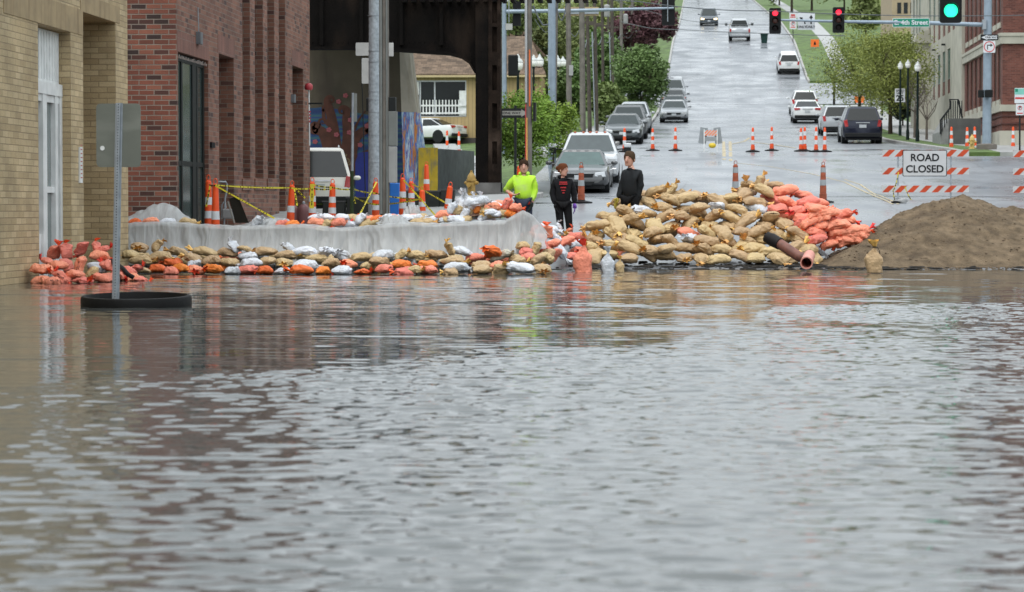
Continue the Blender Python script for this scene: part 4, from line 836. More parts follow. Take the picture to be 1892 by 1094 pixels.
# utility poles up the hill
def ins(t, q, px, py, w=26, s=30):
    v = q(px, py); mb = MB(); mb.box(v.x-w/s/2, v.x+w/s/2, -.06, .06, v.z-.06, v.z+.06); mb.build('crossarm', wood_d, t)
UP = [(1020, 1020, 165, 50, 14, 15, steel_b, 'blue grey steel pole nearest the shrub, right of the orange marked pole'), (1050, 1052, 250, 44, 9, 11, wood, 'brown pole with small white box halfway up'),
      (1029, 1025, 210, 47, 6, 7, wood, 'thin pale wooden pole close beside the blue grey steel pole'), (1075, 1077, 240, 38, 10, 11, wood, 'pale wooden pole, thickest in the row up the hill'), (1084, 1090, 245, 35, 6, 8, wood_d, 'dark pole just right of the thickest pale pole'),
      (1098, 1103, 240, 33, 6, 7, wood_d, 'dark pole with white conduit below the tan beam'), (1112, 1115, 205, 29, 5, 6, wood_d, 'slim dark pole carrying a grey transformer can'), (1130, 1133, 210, 27, 6, 6, wood_d, 'dark pole beside the small green street sign'),
      (1124, 1124, 170, 25, 4, 5, wood_d, 'narrow dark pole behind the row of poles'), (1148, 1148, 200, 23, 6, 6, wood, 'grey pole standing before the concrete steps'), (1170, 1164, 130, 22, 5, 5, wood, 'leaning pale pole with a street light arm, last of the row')]
for i, (x0, x1, yb_, s, w0, w1, m_, lab) in enumerate(UP):
    t, q = pole('utility_pole', lab, 'utility pole', x0, -30-i, x1, yb_, s, w0, w1, m_, 10, 'utility poles climbing the hill on the left')
    if i in (1,): v = q(1055.5, 130); mb = MB(); mb.box(v.x-.08, v.x+.09, -.25, -.13, v.z-.23, v.z+.2); mb.build('meter_box', LG, t)
    if i in (4, 5, 6, 7):
        ins(t, q, x0+1, 30+i*3, 24, s)
    if i in (6, 9): v = q(x0+2, 20 if i == 6 else 35); mb = MB(); mb.lathe([(.18, -.4), (.2, -.35), (.2, .3), (.1, .38)], 12, v+Vector((.25, 0, 0))); mb.build('transformer', LG, t, 50)
    if i in (5, 7, 2): mb = MB(); mb.tube([q(x0-3.5, 60, -.12), q(x1-3.5, yb_, -.12)], .035, 6); mb.build('conduit', galv, t)
    if i == 10: mb = MB(); mb.tube([q(1166, 60), q(1140, 66)], .04, 6); mb.tube([q(1168, 58), q(1190, 58)], .06, 6); mb.build('lamp_arm', galv, t)
def wire(label, pts, r_=.012, sag=.3):
    q = [P(*p) for p in pts]; fine = []
    for a, b in zip(q, q[1:]):
        for i in range(12): t_ = i/12; fine.append(a+(b-a)*t_-Vector((0, 0, sag*4*t_*(1-t_))))
    fine.append(q[-1]); mb = MB(); mb.tube(fine, r_, 5); tag(mb.build('cable', mat('cable_grey', (.10, .11, .12), .6)), label, 'cable', 'overhead cables across the street')
wire('thin overhead cable crossing in front of the red signals', [(990, -25, 48), (1180, 3, 50), (1420, 20, 48), (1900, 28, 46)], .018, .1)
wire('pale thick cable crossing the road below the left mast arm', [(1148, 40, 28), (1200, 52, 30), (1260, 55, 32), (1420, 62, 36), (1560, 66, 38)], .02, .02)
wire('thin cable crossing high across the road before the pickup', [(1120, -5, 30), (1270, 38, 32), (1430, 46, 36)], .014, .1)
wire('looping white cable hanging from the blue grey pole', [(985, 10, 50), (1003, 46, 50), (1022, 38, 50), (1031, 5, 50)], .03, .06)
wire('thin cable loop hanging below the white cable', [(988, 35, 49), (1008, 60, 49), (1022, 48, 49)], .012, .05)
wire('white cable loop beside the brown pole', [(1030, 22, 47), (1038, 38, 47), (1044, 22, 47), (1046, 5, 47)], .025, .05)
wire('cable loop strung between the pale poles', [(1052, 56, 40), (1062, 68, 40), (1070, 56, 40)], .02, .05)
for i, (a, b_) in enumerate(zip(UP[3:], UP[4:])):
    wire('cable strung from pole to pole up the left side, span '+['beside the pale pole', 'left of the tan beam', 'right of the tan beam', 'by the transformer', 'by the green sign', 'near the steps', 'at the leaning pole'][i], [(a[0], 70-i*2, a[3]), (b_[0], 72-i*2, b_[3])], .02, .5)
# acorn street lamps
lampw = mat('lamp_globe', (.72, .74, .70), .3, emit=(1, .98, .92, .12)); lpost = mat('dark_green_post', (.012, .022, .02), .45)
def lamp(s, label, px, ytop, ybot, wpx=18, grp='acorn street lamps', gb=False):
    b_ = P(px, ybot, s) if not gb else G(px, ybot, .1); s = sc_at(b_)
    if not gb: b_.z = T(b_.x, b_.y)
    t = thing('street_lamp', label, 'street lamp', tuple(b_), 0, grp); k = wpx/s; top_ = P(px, ytop, s).z-b_.z
    zc = top_-1.45*k
    MB().lathe([(.22*k, zc-.15*k), (.42*k, zc), (.5*k, zc+.25*k), (.5*k, zc+.55*k), (.42*k, zc+.62*k)], 14).build('globe', lampw, t, 60)
    MB().lathe([(.52*k, zc+.60*k), (.5*k, zc+.72*k), (.34*k, zc+.95*k), (.2*k, zc+1.05*k), (.2*k, zc+1.2*k), (.1*k, zc+1.32*k), (.04*k, zc+1.45*k)], 14).build('lamp_cap', mat('cap_white', (.55, .57, .55), .4), t, 60)
    MB().lathe([(.30*k, 0), (.30*k, .9*k+.25), (.2*k, 1.1*k+.3), (.11*k+.03, 1.5*k+.4), (.06*k+.03, zc-.5*k), (.2*k, zc-.3*k), (.24*k, zc-.151*k)], 12).build('post', lpost, t, 50)
    return t
for px, s, yt, lab, w_ in ((957, 34, 100, 'white acorn street lamp, leftmost beside the viaduct column', 19), (986, 32, 101, 'white acorn street lamp half behind the orange marked pole', 14), (997, 31, 100, 'white acorn street lamp just right of the orange marked pole', 15), (1011, 30, 102, 'white acorn street lamp touching the blue grey steel pole', 13), (1030, 29, 102, 'white acorn street lamp between the pale poles', 14), (1040, 28, 104, 'white acorn street lamp, rightmost of the left cluster', 12), (1091, 24, 113, 'small white acorn lamp behind the dark poles', 9), (1107, 22, 117, 'smallest white acorn lamp among the dark poles', 9)):
    lamp(s, lab, px, yt, 230, w_)
for i, (px, y) in enumerate(((1183, 84), (1181, 99), (1181, 109), (1179, 116), (1177, 127))):
    s = 30-i*0+0; sI = (18.5, 21, 23.5, 25.5, 28)[i]
    b_ = P(px, y-5, sI); gz = T(b_.x, b_.y); t = thing('street_lamp', 'round white globe lamp on black pole, '+('topmost', 'second', 'third', 'fourth', 'lowest')[i]+' of the line over the green tree', 'street lamp', (b_.x, b_.y, gz), 0, 'globe lamps up the left kerb')
    z = b_.z-gz; mb = MB(); mb.ell((0, 0, z), (4.6/sI, 4.6/sI, 5.2/sI)); mb.build('globe', lampw, t, 80); MB().lathe([(.12, 0), (.12, .5), (.06, .7), (.05, z-5/sI), (.1, z-4.6/sI)], 8).build('post', lpost, t, 50)
for px, yt, yb_, w_, lab in ((1644, 132, 247, 9.5, 'acorn street lamp right of the navy SUV, before the speed limit sign'), (1663, 113, 252, 9.5, 'acorn street lamp behind the speed limit sign'), (1677, 110, 260, 10, 'acorn street lamp with a white notice on its post'), (1695, 113, 263, 12, 'nearest acorn street lamp on the right verge')):
    lamp(0, lab, px, yt, yb_, w_, gb=True)
for px, yt, yb_, lab in ((1630, 138, 215, 'small far acorn lamp left of the speed sign'), (1610, 142, 200, 'smallest far acorn lamp among the yellow green branches')): lamp(0, lab, px, yt, yb_, 6, gb=True)
# right mast with the E. 4th Street sign
b_ = G(1824, 276, .13); s = sc_at(b_); t = thing('signal_mast', 'grey blue mast pole carrying red signals and the E. 4th Street sign', 'traffic signal', tuple(b_), 0); q = lambda px, py, yo=0: P(px, py, s)-t.location+Vector((0, yo, 0))
mb = MB(); mb.tube([q(1823, 280), q(1826, -60)], [8.5/s, 7/s], 14); mb.build('pole', steel_b, t, 60)
mb = MB(); mb.tube([q(1820, 46), q(1700, 42), q(1560, 40), q(1440, 37)], [4.2/s, 3.6/s, 2.6/s, 2/s], 12); mb.build('mast_arm', steel_b, t, 60)
mb = MB(); v = q(1820, 46); mb.box(v.x-.12, v.x+.02, -.14, .14, v.z-.2, v.z+.2); mb.build('flange', galv, t)
mb = MB(); v = q(1823, 275); mb.lathe([(.42, -.1), (.42, .12), (.3, .16)], 12, (v.x, 0, v.z+.05)); mb.build('footing', mat('footing_concrete', (.16, .14, .12), .9), t)
for x, y, h_, w_ in ((1432, 39, 47, 21.5), (1549, 37.5, 47, 21.5)): head(t, q(x, y, -.16), w_/s, h_/s, (0, red_l))
def sign(t, px0, px1, y0, y1, face, yo=-.12, border=None, r_=.03, name='sign'):
    v0, v1 = q(px0, y1), q(px1, y0); mb = MB(); mb.prism(rrect(v0.x, v1.x, v0.z, v1.z, r_), yo-.015, yo); o = mb.build(name, border or face, t)
    if border: mb = MB(); e = .9/s; mb.prism(rrect(v0.x+e, v1.x-e, v0.z+e, v1.z-e, r_*.7), yo-.019, yo-.0155); mb.build('sign_face', face, o)
    return o, (v0+v1)/2
sgreen = mat('sign_green', (.0, .22, .13), .45, var=.03); swhite = mat('sign_face_white', (.66, .68, .70), .45, var=.04); sred = mat('sign_red', (.55, .04, .04), .45)
o, c = sign(t, 1649, 1717, 34, 50.5, sgreen, border=swhite); text('E. 4th Street', .27, swhite, o, (c.x, -.145, c.z), bold=.006)
o, c = sign(t, 1474, 1506, 23, 54.5, swhite)
u = 1/s; mb = MB()
mb.prism([(c.x+9*u-1.2*u, c.z-5*u), (c.x+9*u+1.2*u, c.z-5*u), (c.x+9*u+1.2*u, c.z+6*u), (c.x+9*u+3.6*u, c.z+6*u), (c.x+9*u, c.z+12*u), (c.x+9*u-3.6*u, c.z+6*u), (c.x+9*u-1.2*u, c.z+6*u)], -.14, -.1355)
mb.prism([(c.x-1*u, c.z-5*u), (c.x-3.4*u, c.z-5*u), (c.x-4*u, c.z-1*u), (c.x-8*u, c.z+3.5*u), (c.x-9.4*u, c.z+1.6*u), (c.x-12.6*u, c.z+7.6*u), (c.x-6*u, c.z+7.2*u), (c.x-7*u, c.z+5.2*u), (c.x-2*u, c.z+.5*u)], -.14, -.1355); mb.build('arrows', black, o)
text('ONLY', .14, black, o, (c.x-8*u, -.139, c.z-10.5*u), bold=.003); text('ONLY', .14, black, o, (c.x+8*u, -.139, c.z-10.5*u), bold=.003)
o, c = sign(t, 1810, 1842.5, 65, 75.5, dark, yo=-.22)
mb = MB(); x0 = c.x+14*u; z = c.z; mb.prism([(x0, z-3*u), (x0, z+3*u), (x0-18*u, z+3*u), (x0-18*u, z+4.6*u), (x0-29*u, z), (x0-18*u, z-4.6*u), (x0-18*u, z-3*u)], -.243, -.2355); ar = mb.build('arrow', swhite, o)
text('ONE WAY', .11, black, o, (c.x+3.5*u, -.246, c.z), bold=.002)
o, c = sign(t, 1815, 1837, 76.5, 98.5, swhite, yo=-.22)
mb = MB(); n = 28; mb.rings([[(c.x+r_*u*math.cos(a), y, c.z+r_*u*math.sin(a)) for r_, y in ((10, -.24), (8.4, -.24), (8.4, -.2355), (10, -.2355))] for a in [2*math.pi*k/n for k in range(n+1)]], True, False); mb.box(-9*u, 9*u, -.2415, -.2395, -.8*u, .8*u, Matrix.Translation(c+Vector((0, 0, 0)))@Matrix.Rotation(R(45), 4, 'Y')); mb.build('prohibition_ring', sred, o)
mb = MB(); mb.prism([(c.x-4*u, c.z-5*u), (c.x-2.4*u, c.z-5*u), (c.x-2.4*u, c.z+2*u), (c.x+2*u, c.z+2*u), (c.x+2*u, c.z-.2*u), (c.x+6.5*u, c.z+2.8*u), (c.x+2*u, c.z+6*u), (c.x+2*u, c.z+3.7*u), (c.x-4*u, c.z+3.7*u)], -.238, -.2356); mb.build('arrow', black, o)
for x, w_ in ((1811, 11), (1824.5, 14)):
    v = q(x, 174); mb = MB(); mb.box(v.x-w_*u/2, v.x+w_*u/2, -.5 if x > 1815 else -.3, -.2, v.z-7*u, v.z+7*u); mb.build('pedestrian_signal', sgnl, t, bevel=.02)
# nearer green signal on its own arm above the view
s = 70; a = P(1757, 14, s); gx = P(2010, 0, s).x; gz = T(gx, a.y); t = thing('traffic_signal', 'large black traffic signal showing a green light, nearest of the signals', 'traffic signal', (gx, a.y, gz), 0); q = lambda px, py, yo=0: P(px, py, s)-t.location+Vector((0, yo, 0))
mb = MB(); mb.tube([(0, .1, 0), (0, .1, q(1800, -110).z)], .12, 12); mb.build('pole', steel_b, t, 60); mb = MB(); mb.tube([Vector((0, .1, q(1800, -100).z)), q(1740, -95, .1)], .07, 10); mb.tube([q(1757, -95, .1), q(1757, -60, .1)], .03, 8); mb.build('mast_arm', steel_b, t, 60)
head(t, q(1757, -14, 0), 40/s, 112/s, (2, grn_l))
for k_ in t.children:
    pass
# small signs on the right
s_sign = [(1651, 162, 1663, 189, 1657, 250, 'red lettered white parking sign left of the speed limit sign', 'p'), (1656, 0, 0, 0, 0, 0, '', '')]
def postsign(px0, y0, px1, y1, pxb, yb_, label, kind, cat='road sign'):
    b_ = G(pxb, yb_, .13); s = sc_at(b_); t = thing('road_sign', label, cat, tuple(b_), 0); q = lambda px, py: P(px, py, s)-t.location; u = 1/s
    mb = MB(); mb.tube([(0, 0, 0), q(pxb, y0+1)], .035, 6); mb.build('post', dark if kind != 'o' else galv, t)
    v0, v1 = q(px0, y1), q(px1, y0); mb = MB(); mb.prism(rrect(v0.x, v1.x, v0.z, v1.z, .02), -.06, -.045); f = mb.build('sign', MATS['far_orange'] if kind == 'o' else swhite, t); c = (v0+v1)/2
    if kind == '25':
        text('SPEED', .15, black, f, (c.x, -.064, v1.z-4*u), bold=.004); text('LIMIT', .15, black, f, (c.x, -.064, v1.z-8.5*u), bold=.004); text('25', .40, black, f, (c.x, -.064, v0.z+7*u), bold=.012)
    elif kind == 'np':
        mb = MB(); mb.rings([[(c.x+r_*u*math.cos(a), y, c.z+3*u+r_*u*math.sin(a)) for r_, y in ((4.2, -.066), (3.2, -.066), (3.2, -.061), (4.2, -.061))] for a in [2*math.pi*k/16 for k in range(17)]], True, False); mb.build('ring', sred, f); text('P', 6*u*1.2, black, f, (c.x, -.064, c.z+3*u), bold=.004)
        mb = MB(); mb.box(v0.x+2*u, v1.x-2*u, -.064, -.061, v0.z+2.5*u, v0.z+4.5*u); mb.build('red_line', sred, f)
    elif kind == 'tow':
        mb = MB(); mb.box(v0.x, v1.x, -.064, -.061, v1.z-12*u, v1.z-1*u); mb.build('green_field', mat('pale_teal', (.20, .52, .44), .5), f)
        mb = MB(); mb.box(v0.x+u, v0.x+6*u, -.068, -.065, v1.z-7*u, v1.z-1.5*u); mb.build('symbol', sgreen, f)
        mb = MB(); mb.box(v0.x+u, v1.x-u, -.064, -.061, v0.z+7.5*u, v0.z+11*u); mb.build('red_line', sred, f)
    elif kind == 'o':
        mb = MB(); mb.prism([(c.x-2.5*u, c.z-3*u), (c.x+2.5*u, c.z-3*u), (c.x+.8*u, c.z+3*u), (c.x-.8*u, c.z+3*u)], -.064, -.061); mb.build('symbol', black, f)
    else:
        mb = MB(); mb.box(v0.x+1.5*u, v1.x-1.5*u, -.064, -.061, v0.z+3*u, v0.z+5*u); mb.box(v0.x+2.5*u, v1.x-2.5*u, -.064, -.061, v1.z-6*u, v1.z-2.5*u); mb.build('red_line', sred, f)
    return t
postsign(1640, 176, 1649.5, 190, 1645, 246, 'small white sign with red lines on the lamp post by the SUV', 'r')
postsign(1653, 164, 1672, 189, 1663, 250, 'white SPEED LIMIT 25 sign before the lamp posts', '25')
postsign(1874, 163, 1905, 191, 1884, 278, 'white and teal parking rules sign at the right edge', 'tow')
postsign(1876.5, 192.5, 1891, 213, 1884.2, 279, 'no parking sign mounted under the teal parking sign', 'np')
postsign(1537, 157, 1545.5, 170, 1541, 205, 'small white sign before the bare black tree', 'r')
t = postsign(1498, 73, 1513, 87, 1505, 90, 'small orange square work sign on the far lawn', 'o')
postsign(1579, 178, 1597, 190, 1588, 206, 'orange work sign behind the tree trunks on the right', 'o')
postsign(1458.5, 24, 1471.5, 36, 1465, 60, 'small white sign left of the lane arrows sign', 'r')
postsign(1459, 40, 1471.5, 54, 1465.3, 79, 'far white sign with red arrow ban on the lawn', 'np')
postsign(1584, 32, 1600, 36.5, 1592, 60, 'tiny green far street name sign on the hill', 'x')
# ------------------------------------------------------------------ vehicles: front towards -y in their own space
tyre_m = mat('tyre', (.014, .014, .015), .75); rim_m = mat('rim', (.32, .33, .34), .35, .7); chrome = mat('chrome', (.6, .61, .62), .15, 1)
tail_m = mat('tail_light', (.42, .02, .02), .25, coat=.5); head_m = mat('head_light', (.62, .64, .66), .12, .3, coat=.5); plate_m = mat('number_plate', (.5, .53, .55), .5)
wglass = mat('windscreen', (.02, .03, .03), .08, spec=.45); blackp = mat('black_trim', (.02, .021, .022), .5); lit_m = mat('lit_headlamp', (.9, .8, .5), .3, emit=(1, .78, .40, 3))
def paint(n, c, metal=.3): return mat('paint_'+n, c, .28, metal, .04, 3, coat=.6)
def lerp(tab, y):
    if y <= tab[0][0]: return tab[0][1]
    for (a, p), (b, q) in zip(tab, tab[1:]):
        if y <= b: return p+(q-p)*(y-a)/(b-a)
    return tab[-1][1]
KIND = {  # length, width, hood/belt/deck height table (y from front 0..1), greenhouse y's (base front, roof front, roof rear, base rear), roof height
 'sedan': (4.8, 1.84, [(0, .60), (.02, .72), (.08, .80), (.26, .93), (.32, .96), (.80, 1.0), (.93, 1.03), (.985, .98), (1, .7)], (.27, .42, .66, .84), 1.45),
 'suv': (4.8, 1.90, [(0, .65), (.02, .82), (.06, .95), (.24, 1.05), (.30, 1.08), (.94, 1.12), (.985, 1.08), (1, .8)], (.25, .37, .90, .975), 1.72),
 'van': (5.1, 1.98, [(0, .6), (.02, .8), (.06, .9), (.18, 1.0), (.24, 1.05), (.94, 1.06), (.985, 1.04), (1, .8)], (.19, .36, .90, .985), 1.78),
 'pickup': (5.9, 2.03, [(0, .75), (.015, 1.10), (.04, 1.20), (.24, 1.30), (.28, 1.32), (.60, 1.34), (.605, 1.30), (.98, 1.30), (1, 1.1)], (.245, .32, .56, .605), 1.98)}
def car(kind, name, label, col, px, ybase, s=None, face='front', yaw=0, z=None, hs=1, lit=False, rack=False, glass=None, sc_=1):
    Lg, Wd, tab, gh, RH = KIND[kind]; RH *= hs
    g = G(px, ybase, .006) if s is None else P(px, ybase, s)
    gz = T(g.x, g.y)+.006 if z is None else z; sl_ = math.atan((T(g.x, g.y+3)-T(g.x, g.y-3))/6)
    # pixel base marks the end nearest the camera: shift centre back
    t = thing(name, label, 'car' if kind in ('sedan',) else {'suv': 'sport utility', 'van': 'minivan', 'pickup': 'pickup truck'}[kind])
    rz = (0 if face == 'front' else math.pi)+yaw
    c = g+Vector((math.sin(yaw)*0, Lg/2, 0)); cz = (T(c.x, c.y)+.006) if z is None else z
    t.location = (c.x, c.y, cz); t.rotation_euler = (sl_*(1 if face == 'front' else -1)*(0 if z is not None else 1), 0, rz); t.scale = (sc_, sc_, sc_)
    hw = Wd/2; body = MB(); rs = []; zb = .24 if kind != 'pickup' else .42
    ys = [0, .006, .02, .045, .08, .13, .2, .26, .3, .4, .5, .6, .605, .7, .8, .88, .93, .965, .985, .995, 1]
    for u in ys:
        y = (u-.5)*Lg; zt = lerp(tab, u); e = 1-.22*max(0, 1-u/.06)**2-.16*max(0, 1-(1-u)/.05)**2; h = hw*e; zl = zb+.12*max(0, 1-u/.05)+.12*max(0, 1-(1-u)/.05)
        half = [(0, zl), (.82*h, zl), (.965*h, zl+.08), (h, zl+.30*(zt-zl)), (1.0*h, zl+.62*(zt-zl)), (.985*h, zt-.10), (.93*h, zt-.02), (.6*h, zt+.012), (0, zt+.022)]
        rs.append([(x, y, z) for x, z in half]+[(-x, y, z) for x, z in half[-2:0:-1]])
    body.rings(rs); bo = body.build('body', col, t, 38)
    # greenhouse
    bz = lambda u: lerp(tab, u)-.02
    a, b, c_, d = gh; hb, ht = hw*.93, hw*.70
    def ring(u, z, h, r=.10): return [(-h, (u-.5)*Lg, z)]
    B = [(-hb, (a-.5)*Lg, bz(a)), (hb, (a-.5)*Lg, bz(a)), (hb, (d-.5)*Lg, bz(d)), (-hb, (d-.5)*Lg, bz(d))]
    Tt = [(-ht, (b-.5)*Lg, RH-.07), (ht, (b-.5)*Lg, RH-.07), (ht, (c_-.5)*Lg, RH-.06), (-ht, (c_-.5)*Lg, RH-.06)]
    k = .86; cy_ = ((b+c_)/2-.5)*Lg
    T3 = [(x*k, cy_+(y-cy_)*.93, RH) for x, y, z in Tt]
    mb = MB(); mb.rings([B, Tt, T3]); mb.build('roof', col, t, bevel=.035)
    def pane(p, nm, mm, m0=.06, m1=.07, off=.012):
        p = [Vector(v) for v in p]; n = (p[1]-p[0]).cross(p[3]-p[0]).normalized(); c = sum(p, Vector())/4
        q = []
        for i, v in enumerate(p):
            L1 = (p[i]*1); q.append(c+(v-c)*.89+n*off)
        mb = MB(); mb.rings([q, [v-n*.02 for v in q]]); return mb.build(nm, mm, t)
    gm = glass or (wglass if face == 'front' else glassd)
    pane([B[0], B[1], Tt[1], Tt[0]], 'windscreen', gm); pane([B[2], B[3], Tt[3], Tt[2]], 'rear_window', glassd if face != 'front' else gm)
    for i, j in ((1, 2), (3, 0)):
        bi, bj, tj, ti = Vector(B[i]), Vector(B[j]), Vector(Tt[j]), Vector(Tt[i]); mbt, mtt = (bi+bj)/2, (ti+tj)/2
        pane([bi, mbt, mtt, ti], 'side_window', glassd); pane([mbt, bj, tj, mtt], 'side_window', glassd)
    # wheels
    wr = .33 if kind == 'sedan' else (.36 if kind in ('suv', 'van') else .42); wy = ((.17-.5)*Lg, (.80-.5)*Lg)
    for x in (-1, 1):
        for y in wy:
            mb = MB(); X0, X1 = x*(hw-.25), x*(hw-.01); mb.tube([(X0, y, wr), (X0+x*.02, y, wr), (X1-x*.03, y, wr), (X1, y, wr)], [wr*.9, wr, wr, wr*.9], 20); wt = mb.build('wheel', tyre_m, t, 50)
            mb = MB(); mb.tube([(X1-x*.02, y, wr), (X1+x*.004, y, wr)], [wr*.64, wr*.6], 14); mb.build('rim', rim_m, wt, 50)
            mb = MB(); mb.tube([(x*(hw-.3), y, wr+.02), (x*(hw+.006), y, wr+.02)], wr*1.16, 20); mb.build('wheel_arch', blackp, t, 50)
    mb = MB(); mb.box(-hw*.86, hw*.86, -.47*Lg, .47*Lg, zb-.07, zb+.03); mb.build('underbody', blackp, t)
    F_ = -Lg/2; Rr = Lg/2
    hz = lerp(tab, .02)
    if face == 'front':
        for x in (-1, 1):
            mb = MB()
            if kind == 'pickup': mb.box(x*hw*.66, x*hw*.93, F_-.02, F_+.12, hz-.30, hz-.06)
            else: mb.rings([[(x*hw*.52, F_-.02, hz-.17), (x*hw*.52, F_-.01, hz-.05), (x*hw*.86, F_+.05, hz-.01), (x*hw*.90, F_+.04, hz-.18)], [(x*hw*.52, F_+.2, hz-.16), (x*hw*.52, F_+.2, hz-.06), (x*hw*.90, F_+.35, hz+.005), (x*hw*.93, F_+.35, hz-.17)]])
            mb.build('headlight', lit_m if lit else head_m, t, bevel=.015)
            mb = MB(); mb.box(x*hw*.62, x*hw*.84, F_+.01, F_+.2, zb+.2, zb+.29); mb.build('fog_light', blackp, t, bevel=.01)
        mb = MB()
        if kind == 'pickup':
            mb.box(-hw*.64, hw*.64, F_-.035, F_+.1, hz-.42, hz-.02); gr = mb.build('grille', chrome, t, bevel=.02)
            for k_ in range(3): mb = MB(); mb.box(-hw*.60, hw*.60, F_-.045, F_-.036, hz-.39+k_*.125, hz-.31+k_*.125); mb.build('grille_slot', blackp, gr)
            mb = MB(); mb.box(-hw*.96, hw*.96, F_-.14, F_+.05, .50, .74); mb.build('bumper', chrome, t, bevel=.04)
            mb = MB(); mb.box(-hw*.4, hw*.4, F_-.145, F_-.141, .52, .62); mb.build('bumper_intake', blackp, t)
            for k_ in (-.5, -.22, 0, .22, .5): mb = MB(); mb.ell((k_*hw, (b-.5)*Lg+.05, RH+.005), (.05, .04, .025), 8, 5); mb.build('roof_marker', mat('marker_orange_lamp', (.6, .12, .04), .4), t)
        else:
            mb.prism([(-hw*.50, hz-.06), (hw*.50, hz-.06), (hw*.46, hz-.20), (-hw*.46, hz-.20)], F_-.012, F_+.1); gr = mb.build('grille', blackp, t, bevel=.01)
            mb = MB(); mb.prism([(-hw*.52, hz-.045), (hw*.52, hz-.045), (hw*.50, hz-.075), (-hw*.50, hz-.075)], F_-.02, F_+.08); mb.build('grille_trim', chrome, gr)
            mb = MB(); mb.prism([(-hw*.55, zb+.16), (hw*.55, zb+.16), (hw*.42, zb+.03), (-hw*.42, zb+.03)], F_-.006, F_+.1); mb.build('intake', blackp, t, bevel=.01)
        mb = MB(); mb.box(-.15, .15, F_-.03, F_-.01, zb+.22, zb+.36); mb.build('number_plate', plate_m, t)
    else:
        tz = lerp(tab, .98)
        for x in (-1, 1):
            mb = MB()
            if kind in ('suv', 'van'): mb.rings([[(x*hw*.72, Rr-.03, tz-.26), (x*hw*.86, Rr-.05, tz-.28), (x*hw*.93, Rr-.12, tz+.02), (x*hw*.78, Rr-.06, tz+.06)], [(x*hw*.72, Rr+.01, tz-.26), (x*hw*.88, Rr-.012, tz-.28), (x*hw*.965, Rr-.06, tz+.02), (x*hw*.78, Rr-.01, tz+.06)]])
            elif kind == 'pickup': mb.box(x*hw*.82, x*hw*.97, Rr-.12, Rr+.012, tz-.42, tz-.06)
            else: mb.rings([[(x*hw*.5, Rr-.1, tz-.10), (x*hw*.86, Rr-.16, tz-.16), (x*hw*.90, Rr-.2, tz-.0), (x*hw*.55, Rr-.1, tz+.0)], [(x*hw*.5, Rr+.012, tz-.10), (x*hw*.90, Rr-.01, tz-.16), (x*hw*.95, Rr-.04, tz-.0), (x*hw*.55, Rr+.008, tz+.0)]])
            mb.build('tail_light', tail_m, t, bevel=.012)
        mb = MB(); mb.box(-.17, .17, Rr+.002, Rr+.02, tz-.32 if kind != 'pickup' else .62, tz-.17 if kind != 'pickup' else .75); mb.build('number_plate', plate_m, t)
        mb = MB(); mb.box(-hw*.9, hw*.9, Rr-.1, Rr+.05, zb+.08, zb+.28); mb.build('bumper', chrome if kind == 'pickup' else blackp, t, bevel=.03)
        mb = MB(); mb.box(-hw*.35, hw*.35, Rr+.0, Rr+.018, tz-.10, tz-.06); mb.build('trim_strip', chrome, t)
    for x in (-1, 1):
        mb = MB(); m_ = 1.0 if kind != 'pickup' else 1.55; y = (a-.5)*Lg+.45; z = bz(a)+.10*m_
        
        if kind == 'pickup':
            m2 = MB(); m2.box(x*(hw+.14), x*(hw+.38), y-.05, y+.06, z-.16, z+.06); m2.build('mirror_shell', blackp, t, bevel=.03); m2 = MB(); m2.box(x*(hw+.13), x*(hw+.39), y-.07, y+.05, z+.02, z+.17); m2.build('mirror_cap', col, t, bevel=.035)
        else: mb.ell((x*(hw+.13*m_), y, z), (.11*m_, .06, .075*m_), 10, 6)
        mb.tube([(x*hw*.9, y, z-.04), (x*(hw+.1*m_), y, z-.02)], .025, 6); mb.build('mirror', col if kind != 'pickup' else blackp, t, 60)
    if rack:
        for x in (-1, 1): mb = MB(); mb.tube([(x*ht*.82, (b-.45)*Lg, RH+.02), (x*ht*.82, (b-.42)*Lg, RH+.07), (x*ht*.82, (c_-.54)*Lg, RH+.07), (x*ht*.82, (c_-.52)*Lg, RH+.02)], .02, 6); mb.build('roof_rail', chrome, t, 60)
    return t
silver = paint('silver', (.42, .44, .46)); grey = paint('grey', (.13, .135, .14)); wht = paint('white', (.72, .73, .73), 0); navy = paint('navy', (.014, .017, .034)); dgrey = paint('slate', (.07, .08, .085)); lgrey = paint('light_grey', (.27, .285, .30)); pewter = paint('pewter', (.10, .103, .105)); jeepc = paint('blue_grey', (.07, .085, .10)); cream = paint('cream_white', (.66, .64, .58), 0)
car('sedan', 'parked_car', 'grey sedan facing the camera behind the three people', pewter, 1070, 362, 59, 'front', z=prof(F/59)-.0, glass=mat('pale_green_screen', (.07, .12, .11), .1, spec=.5))
car('pickup', 'pickup_truck', 'big white pickup with tow mirrors parked behind the grey sedan', paint('white_truck', (.62, .64, .66), 0), 1086, 350, 55.5, 'front', z=prof(F/55.5)-.2, glass=mat('grey_screen', (.06, .08, .085), .1, spec=.5))
car('sedan', 'parked_car', 'dark grey sedan on the left kerb behind the white pickup', dgrey, 1150, 267, None, 'front')
car('suv', 'parked_car', 'slate grey car just behind the dark grey sedan on the left', grey, 1160, 258, None, 'front')
car('suv', 'parked_car', 'pale silver car, farthest of the near left kerb trio', silver, 1170, 247, None, 'front')
car('sedan', 'parked_car', 'silver sedan at the front of the far left parked line', lgrey, 1245, 227, None, 'front')
car('sedan', 'parked_car', 'slate car second in the far left parked line', dgrey, 1245, 216, None, 'front')
car('sedan', 'parked_car', 'dark car with red tail lights third in the far left line', dgrey, 1245, 205, None, 'rear')
car('suv', 'parked_car', 'pale grey vehicle, last and highest in the far left line', lgrey, 1243, 192, None, 'front')
